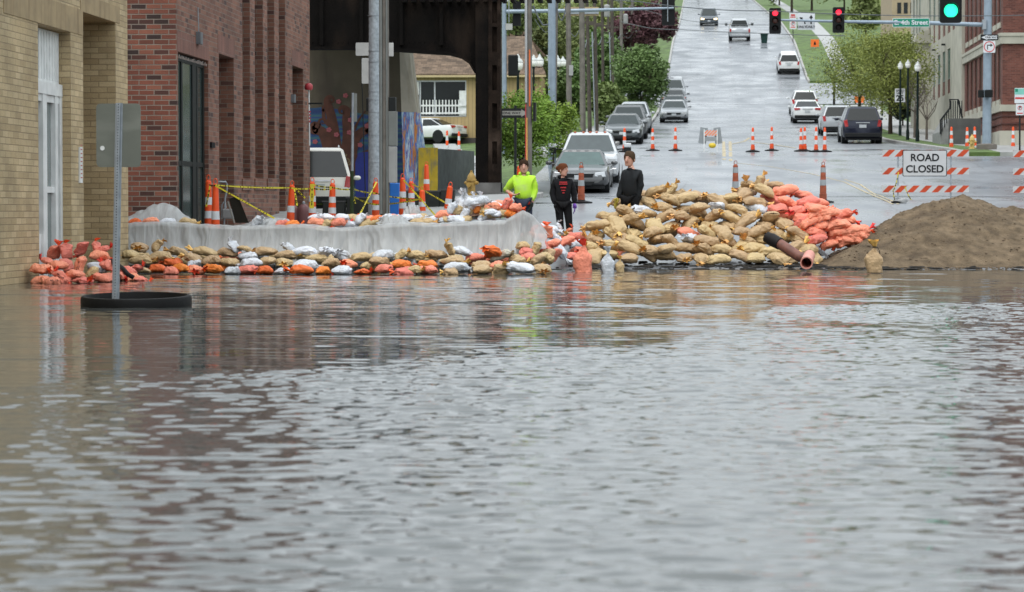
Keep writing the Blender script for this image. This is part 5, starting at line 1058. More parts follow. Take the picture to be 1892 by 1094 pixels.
car('suv', 'moving_car', 'dark blue grey off roader with lit headlights driving down the hill', jeepc, 1310, 48, None, 'front', lit=True, hs=1.02, sc_=1.02)
car('pickup', 'pickup_truck', 'white pickup seen from behind driving up the hill', silver, 1367, 77, None, 'rear', sc_=.98)
car('suv', 'parked_car', 'white sport utility seen from behind by the upper right lawn', wht, 1458, 139, None, 'rear', sc_=.98)
car('suv', 'parked_car', 'white van like car behind the white sedan on the right kerb', wht, 1487, 214, None, 'rear', rack=False)
car('sedan', 'parked_car', 'white sedan seen from behind on the right kerb', wht, 1492, 228, None, 'rear', sc_=1.0)
car('suv', 'parked_car', 'silver sport utility just left of the navy one', silver, 1549, 251, None, 'rear', sc_=.93)
car('suv', 'parked_car', 'navy blue sport utility, nearest on the right kerb', navy, 1594, 266, None, 'rear', rack=False, hs=1.02)
car('van', 'minivan', 'cream white minivan seen from behind at the end of the brick building', cream, 566, 395, 65.5, 'rear', yaw=R(8), z=P(566, 397, 65.5).z, hs=1.07, rack=True)
car('sedan', 'parked_car', 'white coupe parked side on before the tan house', wht, 779, 262, 31.5, 'rear', yaw=R(63), z=P(790, 262, 31.5).z)
# wheelie bin
g = G(1412, 80); s = sc_at(g); t = thing('wheelie_bin', 'dark green wheelie bin standing at the far kerb', 'bin', tuple(g)); k = 1/s
mb = MB(); mb.rings([[(-5*k, -.3, 0), (5*k, -.3, 0), (5*k, .3, 0), (-5*k, .3, 0)], [(-6.5*k, -.35, 15*k), (6.5*k, -.35, 15*k), (6.5*k, .35, 15*k), (-6.5*k, .35, 15*k)]]); mb.build('body', mat('bin_green', (.015, .04, .035), .5), t)
mb = MB(); mb.box(-7*k, 7*k, -.4, .4, 15*k, 17.5*k); mb.build('lid', mat('bin_green', (.015, .04, .035), .5), t, bevel=.03)
# stair wall and railing by the right buildings
g = G(1760, 268, .1); s = sc_at(g); t = thing('stair_block', 'dark grey stair wall with black iron railing against the right building', 'stairs', tuple(g)); q = lambda px, py, yo=0: P(px, py, s)-t.location+Vector((0, yo, 0))
mb = MB(); v0, v1 = q(1753, 262), q(1812, 219); mb.box(v0.x, v1.x, 0, 4, -.4, v1.z); mb.build('wall', mat('dark_concrete', (.085, .085, .08), .8, var=.25, nscale=2), t)
mb = MB(); v2 = q(1738, 250); mb.rings([[(v2.x, .02, -.3), (v0.x-.003, .02, -.3), (v0.x-.003, .02, v1.z), (v2.x, .02, .6)], [(v2.x, 4, -.3), (v0.x-.003, 4, -.3), (v0.x-.003, 4, v1.z), (v2.x, 4, .6)]]); mb.build('stair_side', mat('mid_concrete', (.22, .22, .21), .8, var=.2), t)
mb = MB(); mb.tube([q(1738, 248), q(1738, 222), q(1755, 200), q(1755, 184), q(1770, 184), q(1778, 218)], .045, 6)
for x in range(1741, 1778, 4): yt = 222-(x-1738)*1.3 if x < 1755 else 186; mb.tube([q(x, yt), q(x, 248-(x-1738)*1.9 if x < 1753 else 219)], .025, 5)
mb.build('railing', dark, t)
g = G(1650, 222, .13); s = sc_at(g)
# ------------------------------------------------------------------ trees
def leafmat(n, c, var=.38, ns=.8): return mat(n, c, .6, var=var, nscale=ns, spec=.25, rnd=.05)
def limb(mb, p, d, L_, r0, depth, tips, spread=.55, up=.15, kids=3):
    q = [p]; dd = d.copy()
    for i in range(3):
        dd = (dd+Vector((random.gauss(0, .13), random.gauss(0, .13), random.gauss(0, .08)+up*.3))).normalized(); q.append(q[-1]+dd*L_/3)
    mb.tube(q, [r0, r0*.85, r0*.7, r0*.5], 6 if r0 > .04 else 4)
    if depth == 0: tips.append(q[-1]); tips.append(q[2]); return
    for k in range(kids):
        a = random.uniform(0, 6.28); nd = (dd+Vector((math.cos(a), math.sin(a), random.uniform(-.2, .5)))*spread).normalized()
        limb(mb, q[random.choice((2, 3, 3))], nd, L_*random.uniform(.6, .85), r0*.55, depth-1, tips, spread, up, kids)
def tree(name, label, px, yb_, s, lowpx, toppx, wpx, lm, n=5000, leaf=.12, bare=False, bark=None, dens=1, oblate=1, group=None, gb=False, depth=3, cat='tree', clump=.5, seed=1, drop=0):
    random.seed(seed); b_ = P(px, yb_, s); gz = T(b_.x, b_.y)
    if gb: b_ = G(px, yb_); s = sc_at(b_); gz = b_.z
    t = thing(name, label, cat, (b_.x, b_.y, gz), 0, group)
    H = P(px, toppx, s).z-gz; zl = P(px, lowpx, s).z-gz; W = wpx/s/2; tips = []
    mb = MB(); r0 = max(.05, H*.018); th = max(.3, zl+.1*(H-zl)); mb.tube([(0, 0, -.2), (.03*H*0, 0, th*.5), (0, 0, th)], [r0*1.3, r0, r0*.8], 8)
    for k in range(5):
        a = k*1.257+random.random(); limb(mb, Vector((0, 0, th*random.uniform(.8, 1))), Vector((math.cos(a)*.7, math.sin(a)*.7, random.uniform(.5, 1.3))).normalized(), (H-zl)*.33, r0*.6, depth-1 if not bare else depth, tips)
    cx = Vector((0, 0, (H+zl)/2)); rz_ = (H-zl)/2
    # squeeze branches into the crown
    out = []
    for v in mb.v:
        v = Vector(v)
        if v.z > th:
            d = Vector((v.x/W, v.y/W, (v.z-cx.z)/rz_)); l = d.length
            if l > .97: v = cx+Vector((d.x*W, d.y*W, d.z*rz_))*(.97/l)
        out.append(tuple(v))
    mb.v = out; mb.build('trunk', bark or mat('bark', (.055, .042, .032), .9), t, 60)
    if bare and not lm: return t
    cl = []
    for k in range(int(26*dens)+6):
        u = random.uniform(-1, 1); a = random.uniform(0, 6.283); r_ = random.uniform(.35, .92)**.6; hh = math.sqrt(1-u*u)
        cl.append((cx+Vector((hh*math.cos(a)*W*r_, hh*math.sin(a)*W*r_, u*rz_*r_)), random.uniform(.55, 1.2)*clump*min(W, rz_)))
    vs, fs = [], []
    for i in range(n):
        c, r_ = random.choice(cl); v = Vector((random.gauss(0, 1), random.gauss(0, 1), random.gauss(0, .7))).normalized()*r_*random.random()**.4
        p = c+v; p.z -= drop*random.random()**2
        a = Vector((random.gauss(0, 1), random.gauss(0, 1), random.gauss(0, .6))).normalized(); b2 = a.cross(Vector((random.gauss(0, 1), random.gauss(0, 1), random.gauss(0, 1)))).normalized(); l = leaf*random.uniform(.6, 1.4)
        k = len(vs); vs += [p-a*l, p+b2*l*.5, p+a*l, p-b2*l*.5]; fs.append((k, k+1, k+2, k+3))
    mb = MB(); mb.keep = 1; mb.v = [tuple(v) for v in vs]; mb.f = fs; mb.build('crown', lm, t)
    return t
lg1 = leafmat('spring_leaf', (.20, .31, .045)); lg2 = leafmat('green_leaf', (.13, .20, .065)); lg3 = leafmat('purple_leaf', (.12, .055, .06)); lg4 = leafmat('willow_leaf', (.24, .28, .07), .3); lg5 = leafmat('hill_leaf', (.21, .26, .09), .5, .3); lg6 = leafmat('dark_leaf', (.02, .03, .015)); lg7 = leafmat('olive_leaf', (.26, .29, .10), .4, .4)
tree('small_tree', 'bright spring green tree with layered leaves left of the white pickup', 962, 350, 56, 305, 170, 128, lg1, 9000, .055, clump=.55, seed=3, dens=1.3)
tree('small_tree', 'bright spring green tree behind the blue grey steel pole', 1022, 330, 50, 290, 180, 92, lg1, 6000, .06, clump=.55, seed=4)
tree('tree', 'rounded mid green tree with soft outline beside the black globe lamps', 1183, 215, 29, 200, 88, 92, lg2, 12000, .11, clump=.5, seed=5, dens=1.4)
tree('tree', 'purple leaved tree overhanging the upper left kerb', 1188, 100, 22, 92, 12, 135, lg3, 9000, .16, clump=.5, seed=6, dens=1.4)
tree('street_tree', 'airy yellow green tree left half of the pair by the speed sign', 1588, 210, 32, 190, 62, 160, lg4, 16000, .06, clump=.6, seed=8, dens=1.6)
tree('street_tree', 'airy yellow green tree in front of the cream building', 1645, 235, 35, 195, 56, 140, lg4, 15000, .06, clump=.6, seed=9, dens=1.6)
tree('street_tree', 'yellow green tree behind the pair on the right', 1660, 200, 27, 180, 62, 90, lg4, 7000, .08, clump=.5, seed=10)
tree('bare_tree', 'small bare black tree at the right kerb by the lawn', 1541, 203, 26, 150, 100, 62, None, bare=True, bark=mat('black_bark', (.015, .013, .011), .9), seed=11, depth=3)
tree('bare_tree', 'thin bare young tree before the cream building entrance', 1712, 266, 38, 225, 140, 46, None, bare=True, bark=mat('grey_bark', (.13, .11, .09), .9), seed=12, depth=3)
tree('bare_tree', 'thin bare young tree beside the lamp with the notice', 1690, 262, 37, 215, 120, 40, None, bare=True, bark=MATS['grey_bark'], seed=13, depth=3)
tree('bush', 'dark evergreen bush behind the speed limit sign', 1668, 218, 31, 216, 174, 62, lg6, 3500, .09, clump=.6, seed=14, cat='bush')
rows = [(955, 150, 24, 60, 0, 90, lg5), (1010, 140, 22, 120, -10, 120, lg5), (1060, 150, 21, 135, 0, 95, lg5), (1100, 190, 26, 180, 60, 80, lg2), (1075, 215, 30, 205, 120, 70, lg2), (1120, 235, 31, 228, 155, 60, lg5), (1150, 60, 17, 50, -30, 90, lg5), (1215, 10, 14, 5, -60, 80, lg7), (985, 190, 30, 180, 100, 70, lg5), (1100, 90, 19, 80, -10, 90, lg7), (1040, 210, 30, 200, 140, 60, lg2)]
names = ['left of the purple tree by the gabled house', 'tallest green behind the white lamps', 'behind the tan cross beam', 'below the leaning pole', 'low between the pale and dark poles', 'just left of the slate parked cars', 'above the purple tree', 'at the upper left road edge', 'behind the leftmost acorn lamp', 'behind the transformer pole', 'low behind the brown pole']
for i, (px, yb_, s, lo, to, w_, lm) in enumerate(rows):
    tree('hillside_tree', 'green hillside tree '+names[i], px, yb_, s, lo, to, w_, lm, 6000, .17, clump=.5, seed=20+i, group='trees on the left hillside', dens=1.3)
rows = [(1440, -5, 13, 0, -75, 60), (1500, 2, 14, -5, -90, 90), (1560, 10, 15, 0, -70, 90), (1620, 30, 17, 18, -50, 90), (1600, 62, 20, 55, 0, 70), (1660, 40, 18, 30, -60, 60), (1290, -50, 11, -50, -110, 60), (1380, -50, 11, -50, -110, 70)]
names = ['nearest the road top on the right', 'left of the far path', 'right of the far path', 'before the tan block', 'low above the street name sign', 'beside the tan block', 'beyond the crest left of centre', 'beyond the crest at centre']
for i, (px, yb_, s, lo, to, w_) in enumerate(rows):
    tree('hillside_tree', 'hazy green tree on the right hillside '+names[i], px, yb_, s, lo, to, w_, lg7 if i % 2 else lg5, 5000, .2, clump=.5, seed=40+i, group='trees on the right hillside', dens=1.3)
tree('tree', 'dark trunked tree on the far lawn right of the road', 1463, 12, 15, -10, -90, 60, lg7, 3000, .2, seed=60)
# ------------------------------------------------------------------ sandbags
def sm(a, b, x): t_ = max(0, min(1, (x-a)/(b-a))); return t_*t_*(3-2*t_)
def bagmesh(seed, L_=.44, W=.34, H=.215, stand=False, necklen=.11, flat=False):
    rnd = random.Random(seed); N_, M_ = 26, 28; rs = []; ph = rnd.uniform(0, 6); off = Vector((seed*7.3, seed*3.1, 0)); bend = rnd.uniform(-.05, .05); folds = rnd.choice((6, 7, 8))
    for i in range(N_+1):
        u = i/N_; x = (u-.5)*L_; tp = sm(.50 if stand else .80, 1.0, u)**(1.0 if stand else 1.3)
        w_ = W/2*(.84+.16*sm(0, .15, u))*(1-tp)+.045*tp; h_ = (H/2*(sm(-.12, .30, u)**.6)*(1 if u > 0 else .12))*(1-tp)+.036*tp
        if flat: h_ *= .6
        if stand: w_ = (W/2*(.90+.14*math.sin(u*2.6)))*(1-tp)+.03*tp; h_ = (W/2*.72*(.94+.12*math.sin(u*2.8)))*(1-tp)+.03*tp
        r_ = []
        for j in range(M_):
            a = 2*math.pi*j/M_; c, s_ = math.cos(a), math.sin(a)
            y = w_*math.copysign(abs(c)**.78, c); z = h_*math.copysign(abs(s_)**.82, s_)
            if not stand and z < 0: z *= .72
            f = 1+.16*tp*math.sin(folds*a+ph)+.06*sm(.45, .85, u)*math.sin(folds*a+ph)+.035*sm(.25, 0, u)*math.sin(5*a+ph)
            p = Vector((x, y*f+bend*math.sin(u*3.1), z*f-.02*(2*u-1)**2*(0 if stand else 1)))
            n = noise.noise(p*5+off)*.034+noise.noise(p*14+off)*.014+noise.noise(p*34+off)*.005+abs(noise.noise(Vector((p.x*7, p.y*26, p.z*26))+off))*-.050*(.35+sm(.3, .8, u))
            d = Vector((0, y, z)); d = d.normalized() if d.length > 1e-5 else d
            r_.append(p+d*n*(1-.5*tp))
        rs.append(r_)
    body = MB(); body.rings(rs)
    nk = MB(); rs = []; K_ = 6; bx, by_ = rnd.uniform(-.05, .05), rnd.uniform(-.05, .06)
    for i in range(K_+1):
        u = i/K_; r0 = .028+.050*u**.8; r_ = []
        for j in range(20):
            a = 2*math.pi*j/20; f = 1+.42*u*math.sin(5*a+ph+u*.8)+.22*u*math.sin(11*a+ph*2)
            p = Vector((L_/2-.004+necklen*u+.02*u*math.sin(3*a+ph), r0*f*math.cos(a)+by_*u, r0*f*.62*math.sin(a)+bx*u*1.2))
            r_.append(p+Vector((0, noise.noise(p*30+off), noise.noise(p*30-off)))*.014*u)
        rs.append(r_)
    nk.rings(rs, True, False); nk.keep = 1
    if stand:
        Mz = Matrix.Rotation(-math.pi/2, 4, 'Y')
        body.v = [tuple(Mz @ Vector(v)) for v in body.v]; nk.v = [tuple(Mz @ Vector(v)) for v in nk.v]
    return body, nk
BC = {'T': ('tan', (.50, .35, .185), (.80, .45, .13)), 'W': ('white', (.62, .64, .68), (.66, .67, .70)), 'P': ('salmon pink', (.80, .25, .165), (.82, .075, .025)), 'O': ('orange', (.78, .19, .035), (.82, .11, .015)), 'C': ('cream', (.56, .53, .42), (.60, .52, .36))}
BM = {}
for k_, (nm, c1_, c2_) in BC.items():
    BM[k_] = (mat('bag_'+nm.replace(' ', '_'), c1_, .55, var=.13, nscale=5, bump=1.3, bscale=22, rnd=.12, spec=.35), mat('neck_'+nm.replace(' ', '_'), c2_, .42, var=.22, nscale=14, bump=.6, bscale=45, rnd=.12, spec=.5))
PROTO = {}; BAGS = []
vseeds = {'lie': (3, 11, 19, 27, 35), 'stand': (5, 13), 'flat': (41, 43)}
MESH = {}
for kd, ss in vseeds.items():
    for s0 in ss: MESH[(kd, s0)] = bagmesh(s0, stand=kd == 'stand', flat=kd == 'flat', necklen=random.choice((.06, .08, .10)) if kd != 'stand' else .10, L_=.44 if kd != 'stand' else .43, W=.34 if kd != 'stand' else .30)
rb_ = random.Random(99)
def bag(c, loc, rz=0, ry=0, rx=0, sc_l=1.0, sc_w=1.0, sc_h=1.0, kd='lie', zone='', row=0, px=0, neck=True):
    s0 = rb_.choice(vseeds[kd]); neck = neck and (kd != 'lie' or rb_.random() > .15); key = (kd, s0, c, neck)
    if key not in PROTO:
        b_, n_ = MESH[(kd, s0)]
        o = b_.build('sandbag', BM[c][0], None, 180)
        if neck: n_.build('tied_neck', BM[c][1], o, 180)
        PROTO[key] = o
    else:
        src = PROTO[key]; o = src.copy(); sc.collection.objects.link(o)
        for ch in src.children: d = ch.copy(); sc.collection.objects.link(d); d.parent = o
    o.location = loc; o.rotation_mode = 'XYZ'; o.rotation_euler = (R(rx), R(ry), R(rz)); o.scale = (sc_l, sc_w, sc_h)
    BAGS.append((o, c, zone, row, px, kd)); return o
def bpx(c, px, py, lpx, s, ry=0, rz=None, kd='lie', zone='', row=0, hs=1.0, neck=True, ws=1.0):
    if rz is None:
        rz = rb_.choice((0, 180))+rb_.uniform(-22, 22) if rb_.random() > .22 else rb_.choice((-70, 250, 60))+rb_.uniform(-20, 20)
    l = lpx/s/.52; l = max(.6, min(1.5, l)); k = .75+.25*l
    if kd == 'stand': k = l
    return bag(c, P(px, py, s), rz, ry, rb_.uniform(-8, 8), l, k*ws, k*hs*.92, kd, zone, row, px, neck)
def typ_(px): return 413 if px < 900 else 404
# low wall of bags at the waterline (x, y, length px, colour, tilt) : values read on a 4.5x enlargement
A4 = [(165, 705, 210, 'T', 8, 2), (320, 690, 130, 'T', -60, 2), (490, 740, 170, 'T', -15, 2), (715, 742, 230, 'T', -8, 2), (905, 745, 170, 'T', 5, 2), (1050, 715, 110, 'T', 20, 2), (1075, 778, 170, 'W', 5, 2), (1200, 742, 230, 'T', 8, 2), (1390, 770, 190, 'T', 0, 2), (1545, 738, 220, 'W', 3, 2), (1650, 800, 210, 'T', 5, 2), (1850, 765, 150, 'W', -30, 2), (960, 690, 90, 'W', -60, 2), (1415, 710, 90, 'W', -50, 2), (1700, 745, 90, 'W', -40, 2),
 (95, 765, 110, 'T', 0, 1), (185, 812, 200, 'T', 5, 1), (350, 782, 190, 'T', 5, 1), (450, 828, 165, 'O', -8, 1), (612, 792, 150, 'T', -20, 1), (630, 838, 135, 'W', -5, 1), (770, 812, 160, 'T', -5, 1), (920, 828, 150, 'T', 10, 1), (1100, 835, 200, 'W', 5, 1), (1225, 822, 150, 'T', 20, 1), (1372, 832, 165, 'T', 0, 1), (1555, 852, 225, 'W', 3, 1), (1765, 850, 160, 'T', 5, 1),
 (200, 895, 100, 'T', 0, 0), (320, 882, 155, 'O', 0, 0), (435, 900, 135, 'P', 0, 0), (515, 872, 115, 'O', -5, 0), (640, 892, 160, 'P', 0, 0), (780, 882, 150, 'O', -5, 0), (870, 850, 90, 'O', -50, 1), (945, 902, 140, 'W', 0, 0), (1070, 892, 190, 'P', 5, 0), (1215, 897, 140, 'O', 0, 0), (1365, 897, 110, 'W', 0, 0), (1520, 892, 210, 'O', 0, 0), (1700, 902, 130, 'O', 0, 0), (1850, 897, 130, 'W', 0, 0)]
B4 = [(135, 768, 160, 'W', -25, 2), (300, 790, 200, 'T', 8, 2), (490, 768, 200, 'W', -5, 2), (635, 765, 120, 'T', -40, 2), (755, 768, 170, 'T', 10, 2), (920, 762, 190, 'T', 0, 2), (1040, 710, 80, 'T', -80, 2), (1145, 738, 180, 'W', -15, 2), (1250, 797, 170, 'P', 15, 2), (1380, 745, 230, 'O', -25, 2), (1470, 772, 190, 'C', -25, 2), (1590, 797, 120, 'T', 0, 2), (1690, 787, 110, 'P', 15, 2),
 (60, 832, 140, 'T', 0, 1), (190, 842, 120, 'P', 0, 1), (370, 872, 150, 'T', 20, 1), (455, 822, 180, 'T', 10, 1), (640, 847, 190, 'O', 8, 1), (855, 847, 170, 'O', 0, 1), (1070, 822, 190, 'T', 5, 1), (1300, 855, 190, 'T', 10, 1), (1460, 858, 175, 'P', 0, 1), (1780, 810, 140, 'T', 50, 1), (1850, 790, 130, 'T', 50, 1), (1620, 820, 110, 'T', 0, 1),
 (150, 897, 160, 'W', 0, 0), (320, 905, 100, 'O', 0, 0), (500, 882, 130, 'P', 0, 0), (660, 905, 170, 'P', 0, 0), (750, 892, 90, 'T', 0, 0), (855, 892, 160, 'P', 5, 0), (1100, 872, 220, 'W', 0, 0), (1050, 905, 120, 'T', 0, 0), (1310, 892, 210, 'T', 5, 0), (1465, 892, 90, 'T', -60, 0), (1620, 872, 270, 'W', -5, 0), (1810, 882, 170, 'T', 20, 0)]
SR = (104.5, 102.5, 100.5)
for arr, ox in ((A4, 220), (B4, 600)):
    for x, y, l, c, a, r in arr:
        big = l >= 170
        bpx(c, ox+x/4.505, 300+y/4.505+1.5, l/4.505*1.16, SR[r]+rb_.uniform(-.3, .3), a*.8, kd='flat' if l < 115 and rb_.random() < .4 else 'lie', zone='low wall of bags along the waterline', row=r, hs=.98)
# a second file of bags behind, closing the gaps of the low wall
for i in range(17):
    px = 252+i*45+rb_.uniform(-6, 6)
    bpx(rb_.choice('TTWTP'), px, rb_.uniform(470, 482), 52, 98.9, rb_.uniform(-6, 6), rz=rb_.uniform(-20, 20), zone='file tucked behind the low waterline wall', row=0, neck=False)
# bags lying on top of the plastic covered wall
for x, y, l, c, a in ((130, 505, 130, 'O', 0), (270, 497, 150, 'P', 5), (410, 508, 160, 'W', 3), (575, 500, 160, 'T', 3), (1440, 522, 150, 'O', 0), (1360, 516, 50, 'P', 0), (1640, 500, 160, 'P', 0), (1700, 538, 190, 'T', -38), (1830, 503, 130, 'P', 0), (1150, 495, 90, 'W', -50)):
    bpx(c, 220+x/4.505, 300+y/4.505, l/4.505*1.1, 96, a, zone='top of the plastic covered wall', row=0, rz=rb_.uniform(-15, 15), ws=.8)
for x, y, l, c, a in ((140, 505, 140, 'P', 0), (180, 528, 210, 'W', 3), (400, 512, 250, 'T', -8), (440, 478, 130, 'O', 0), (590, 515, 180, 'W', 3), (800, 507, 240, 'T', -6), (1050, 482, 240, 'W', -3), (990, 440, 140, 'P', 0), (1170, 430, 110, 'W', -60), (1320, 460, 90, 'W', -50), (1310, 320, 140, 'W', 0), (1400, 372, 150, 'P', 0), (1400, 435, 160, 'T', 0), (1520, 345, 90, 'P', -60), (1540, 430, 130, 'O', 20), (1590, 378, 120, 'P', 5), (1480, 425, 100, 'T', 0), (300, 470, 80, 'W', -40), (1230, 330, 150, 'W', -10), (1060, 385, 80, 'W', -50)):
    bpx(c, 600+x/4.505, 300+y/4.505, l/4.505*1.1, 95.2, a, zone='top of the plastic covered wall', row=0, rz=rb_.uniform(-15, 15), ws=.8)
for px, py, l in ((852, 375, 34), (864, 372, 38), (873, 378, 34), (886, 372, 26)):
    bpx('W', px, py, l*1.2, 94.6, rb_.uniform(-20, 20), rz=rb_.uniform(0, 90), kd='stand', zone='upright cluster with knotted tops on the plastic covered wall')
for k in range(34):
    px = rb_.uniform(560, 930); bpx(rb_.choice('WWWTWPT'), px, typ_(px)-rb_.uniform(6, 13), rb_.uniform(26, 44), rb_.uniform(94.2, 95.6), rb_.uniform(-14, 14), rz=rb_.uniform(-40, 220), zone='second file on top of the plastic covered wall', ws=.85, hs=.8)
for k in range(22):
    px = rb_.uniform(838, 962); py = rb_.uniform(378, 400)+max(0, 862-px)*.3; bpx(rb_.choice('WWPOTWP'), px, py, rb_.uniform(26, 40), rb_.uniform(94, 95.2), rb_.uniform(-35, 35), zone='jumbled heap at the right end of the plastic covered wall', ws=.85)
# salmon heap by the white door
for x, y, l, c, a, kd, s in ((600, 780, 230, 'P', 0, 'lie', 119), (660, 620, 260, 'P', 5, 'lie', 118), (830, 560, 240, 'P', 10, 'lie', 117), (560, 600, 160, 'P', 0, 'lie', 118.5), (800, 350, 130, 'P', -55, 'flat', 115), (965, 340, 150, 'P', -80, 'flat', 115), (1170, 310, 170, 'P', 60, 'flat', 114.5), (1160, 560, 330, 'P', -72, 'lie', 117), (1440, 425, 330, 'P', 8, 'lie', 115), (1390, 580, 190, 'W', 25, 'lie', 115.5), (1330, 670, 190, 'T', 55, 'lie', 117), (1500, 735, 320, 'P', -8, 'lie', 117.5),
  (900, 730, 280, 'P', 35, 'lie', 118.5), (1070, 700, 230, 'P', 20, 'lie', 118), (960, 560, 220, 'P', 70, 'lie', 116), (1570, 560, 210, 'P', -20, 'lie', 115.5), (1480, 330, 130, 'P', -20, 'flat', 114), (1400, 310, 90, 'P', -80, 'flat', 114), (1830, 640, 230, 'P', 10, 'lie', 115), (1900, 740, 260, 'P', 5, 'lie', 115.5), (1950, 600, 160, 'P', -20, 'flat', 114), (2030, 760, 160, 'P', 15, 'flat', 115.5), (750, 800, 200, 'P', 0, 'lie', 120), (1200, 770, 200, 'P', 5, 'flat', 119), (1680, 720, 220, 'P', 0, 'lie', 116), (700, 500, 140, 'P', -20, 'flat', 116)):
    bpx(c, x/7.8125, 420+y/7.8125, l/7.8125*1.1, s, a, kd=kd, zone='salmon heap against the white door of the tan building', rz=rb_.choice((0, 180))+rb_.uniform(-35, 35))
# bags at the dry end of the wall between the plastic and the big pile (7.47x enlargement of 960,320)
C7 = [(180, 570, 150, 'P', -20, 94), (280, 560, 240, 'W', 10, 93), (270, 590, 90, 'P', -70, 95), (400, 560, 110, 'W', -80, 92), (100, 640, 170, 'P', 10, 96), (60, 700, 120, 'T', -60, 98), (110, 690, 120, 'W', 20, 97), (200, 660, 140, 'P', 30, 96), (340, 640, 220, 'W', 30, 95), (210, 740, 180, 'P', 20, 98), (170, 760, 140, 'T', -60, 99), (330, 720, 190, 'P', 25, 97), (390, 770, 260, 'W', 50, 97), (450, 700, 230, 'P', 30, 96), (360, 830, 170, 'P', 55, 98), (270, 840, 190, 'T', 50, 99.5), (460, 620, 100, 'T', 0, 93), (490, 600, 90, 'P', -50, 93), (580, 645, 220, 'P', 3, 94), (510, 700, 120, 'P', 10, 94.5), (600, 720, 170, 'W', 5, 94.5), (760, 620, 170, 'W', -12, 93.5), (760, 695, 160, 'T', -5, 94), (720, 770, 230, 'W', 0, 95), (600, 790, 180, 'P', -5, 96), (520, 845, 170, 'P', 0, 97), (650, 840, 170, 'P', 5, 97), (820, 840, 240, 'P', 0, 96.5), (870, 770, 110, 'T', 0, 95.5), (950, 750, 200, 'W', 10, 95.5), (1000, 790, 170, 'W', 5, 96), (1140, 740, 210, 'W', -8, 95.5), (1240, 700, 150, 'W', -5, 95), (1000, 840, 200, 'P', 0, 96.5), (1100, 840, 120, 'W', 0, 96.8), (870, 715, 110, 'W', -30, 94.5), (240, 800, 150, 'P', 30, 98.5), (60, 800, 150, 'P', 15, 99.5), (30, 740, 120, 'T', 0, 99)]
for x, y, l, c, a, s in C7: bpx(c, 960+x/5.47, 320+y/5.47, l/5.47*1.15, s-3*sm(150, 520, x), a, zone='mixed heap between the plastic sheet and the big tan pile', kd='flat' if l < 115 else 'lie')
# big pile : shingled layers following the heap's front slope
TOP = [(1078, 428), (1096, 405), (1120, 392), (1138, 372), (1156, 352), (1190, 350), (1230, 347), (1260, 352), (1300, 356), (1340, 362), (1362, 350), (1395, 334), (1430, 334), (1462, 345), (1500, 360), (1535, 380), (1575, 400), (1596, 420)]
def topy(px):
    for (a, p), (b, q) in zip(TOP, TOP[1:]):
        if a <= px <= b: return p+(q-p)*(px-a)/(b-a)
    return 999
def color_at(px, py):
    line = 1400+ (py-358)*1.15
    if py > 462 and rb_.random() < .05: return 'W'
    if px > 1418+max(0, py-372)*1.05+rb_.uniform(-6, 6) and py < 474: return 'P'
    if abs(px-1268) < 20 and abs(py-430) < 9: return 'P'
    if 1375 < px < 1440 and 380 < py < 400: return 'W'
    if 1478 < px < 1518 and 425 < py < 455: return 'W'
    if 1495 < px < 1520 and 380 < py < 392: return 'W'
    return 'T' if rb_.random() > .03 else 'W'
row = 0; y = 476
while y > 345:
    x = 1086+(rb_.uniform(0, 22)); 
    while x < 1600:
        lim = topy(x)
        right = 1512+max(0, (470-y))*1.15
        if y > 455: right = 1512
        if y-7 > lim and x < min(right, 1590):
            s = 94.3-(482-y)/93*2.9+rb_.uniform(-.5, .5)
            c = color_at(x, y); l = rb_.choice((38, 44, 50, 54))
            bpx(c, x+rb_.uniform(-5, 5), y+rb_.uniform(-5, 5), l*1.12, s, rb_.uniform(-34, 34), zone='big pile', row=row, rz=rb_.choice((0, 180, 0, 180, 90, -90, -60, 230))+rb_.uniform(-28, 28), hs=1.12)
        x += rb_.uniform(29, 38)
    y -= 15; row += 1
for px in range(1095, 1590, 26):      # crest bags and peaks
    ty = topy(px); s = 94.3-(482-ty)/93*2.9-.5
    bpx('P' if px > 1445 else 'T', px, ty+10+rb_.uniform(-2, 2), 46, s, rb_.uniform(-18, 18), zone='crest of the big pile', row=20)
for px, py, a in ((1403, 335, -65), (1158, 345, -75), (1240, 349, -60), (1382, 343, -50)): bpx('T', px, py+4, 40, 89.8, a, zone='crest of the big pile', row=20)
for k in range(26):
    px = 1500+k*3.6+rb_.uniform(-6, 6); py = rb_.uniform(topy(px)+16, min(478, 470-(px-1500)*.35)); bpx('P' if rb_.random() > .1 else 'W', px, py, 48, 92.6, rb_.uniform(-30, 30), zone='back of the salmon end of the pile', row=0)
# standing bags at the water's edge
for c, px, pyb, h, s, lab in (('P', 1079, 503, 62, 101, 'standing salmon sandbag with red gathered top at the water edge'), ('W', 1124, 505, 50, 102, 'standing white pointed sandbag at the water edge'), ('T', 1146, 502, 30, 101, 'short tan sandbag standing behind the white one'), ('T', 1616, 503, 60, 103, 'lone tan sandbag standing upright with a black tie before the sand mound')):
    p = P(px, pyb, s); k = h/s/.53; o = bag(c, Vector((p.x, p.y, p.z+.215*k-.01)), 90 if px != 1079 else 80, 0, 0, k*(.85 if c == 'W' else .9), k*(.85 if c == 'W' else .95), k, 'stand', 'X', 0, px); o['label'] = lab; o['category'] = 'sandbag'
    if px == 1616: mb = MB(); mb.tube([(.03, -.05, .20), (.08, -.09, .13), (.07, -.09, .02)], .008, 5); mb.tube([(.02*math.cos(a)*1.7, .02*math.sin(a)*1.7, .205) for a in [k_*.7 for k_ in range(10)]], .008, 5); mb.build('tie', black, o)
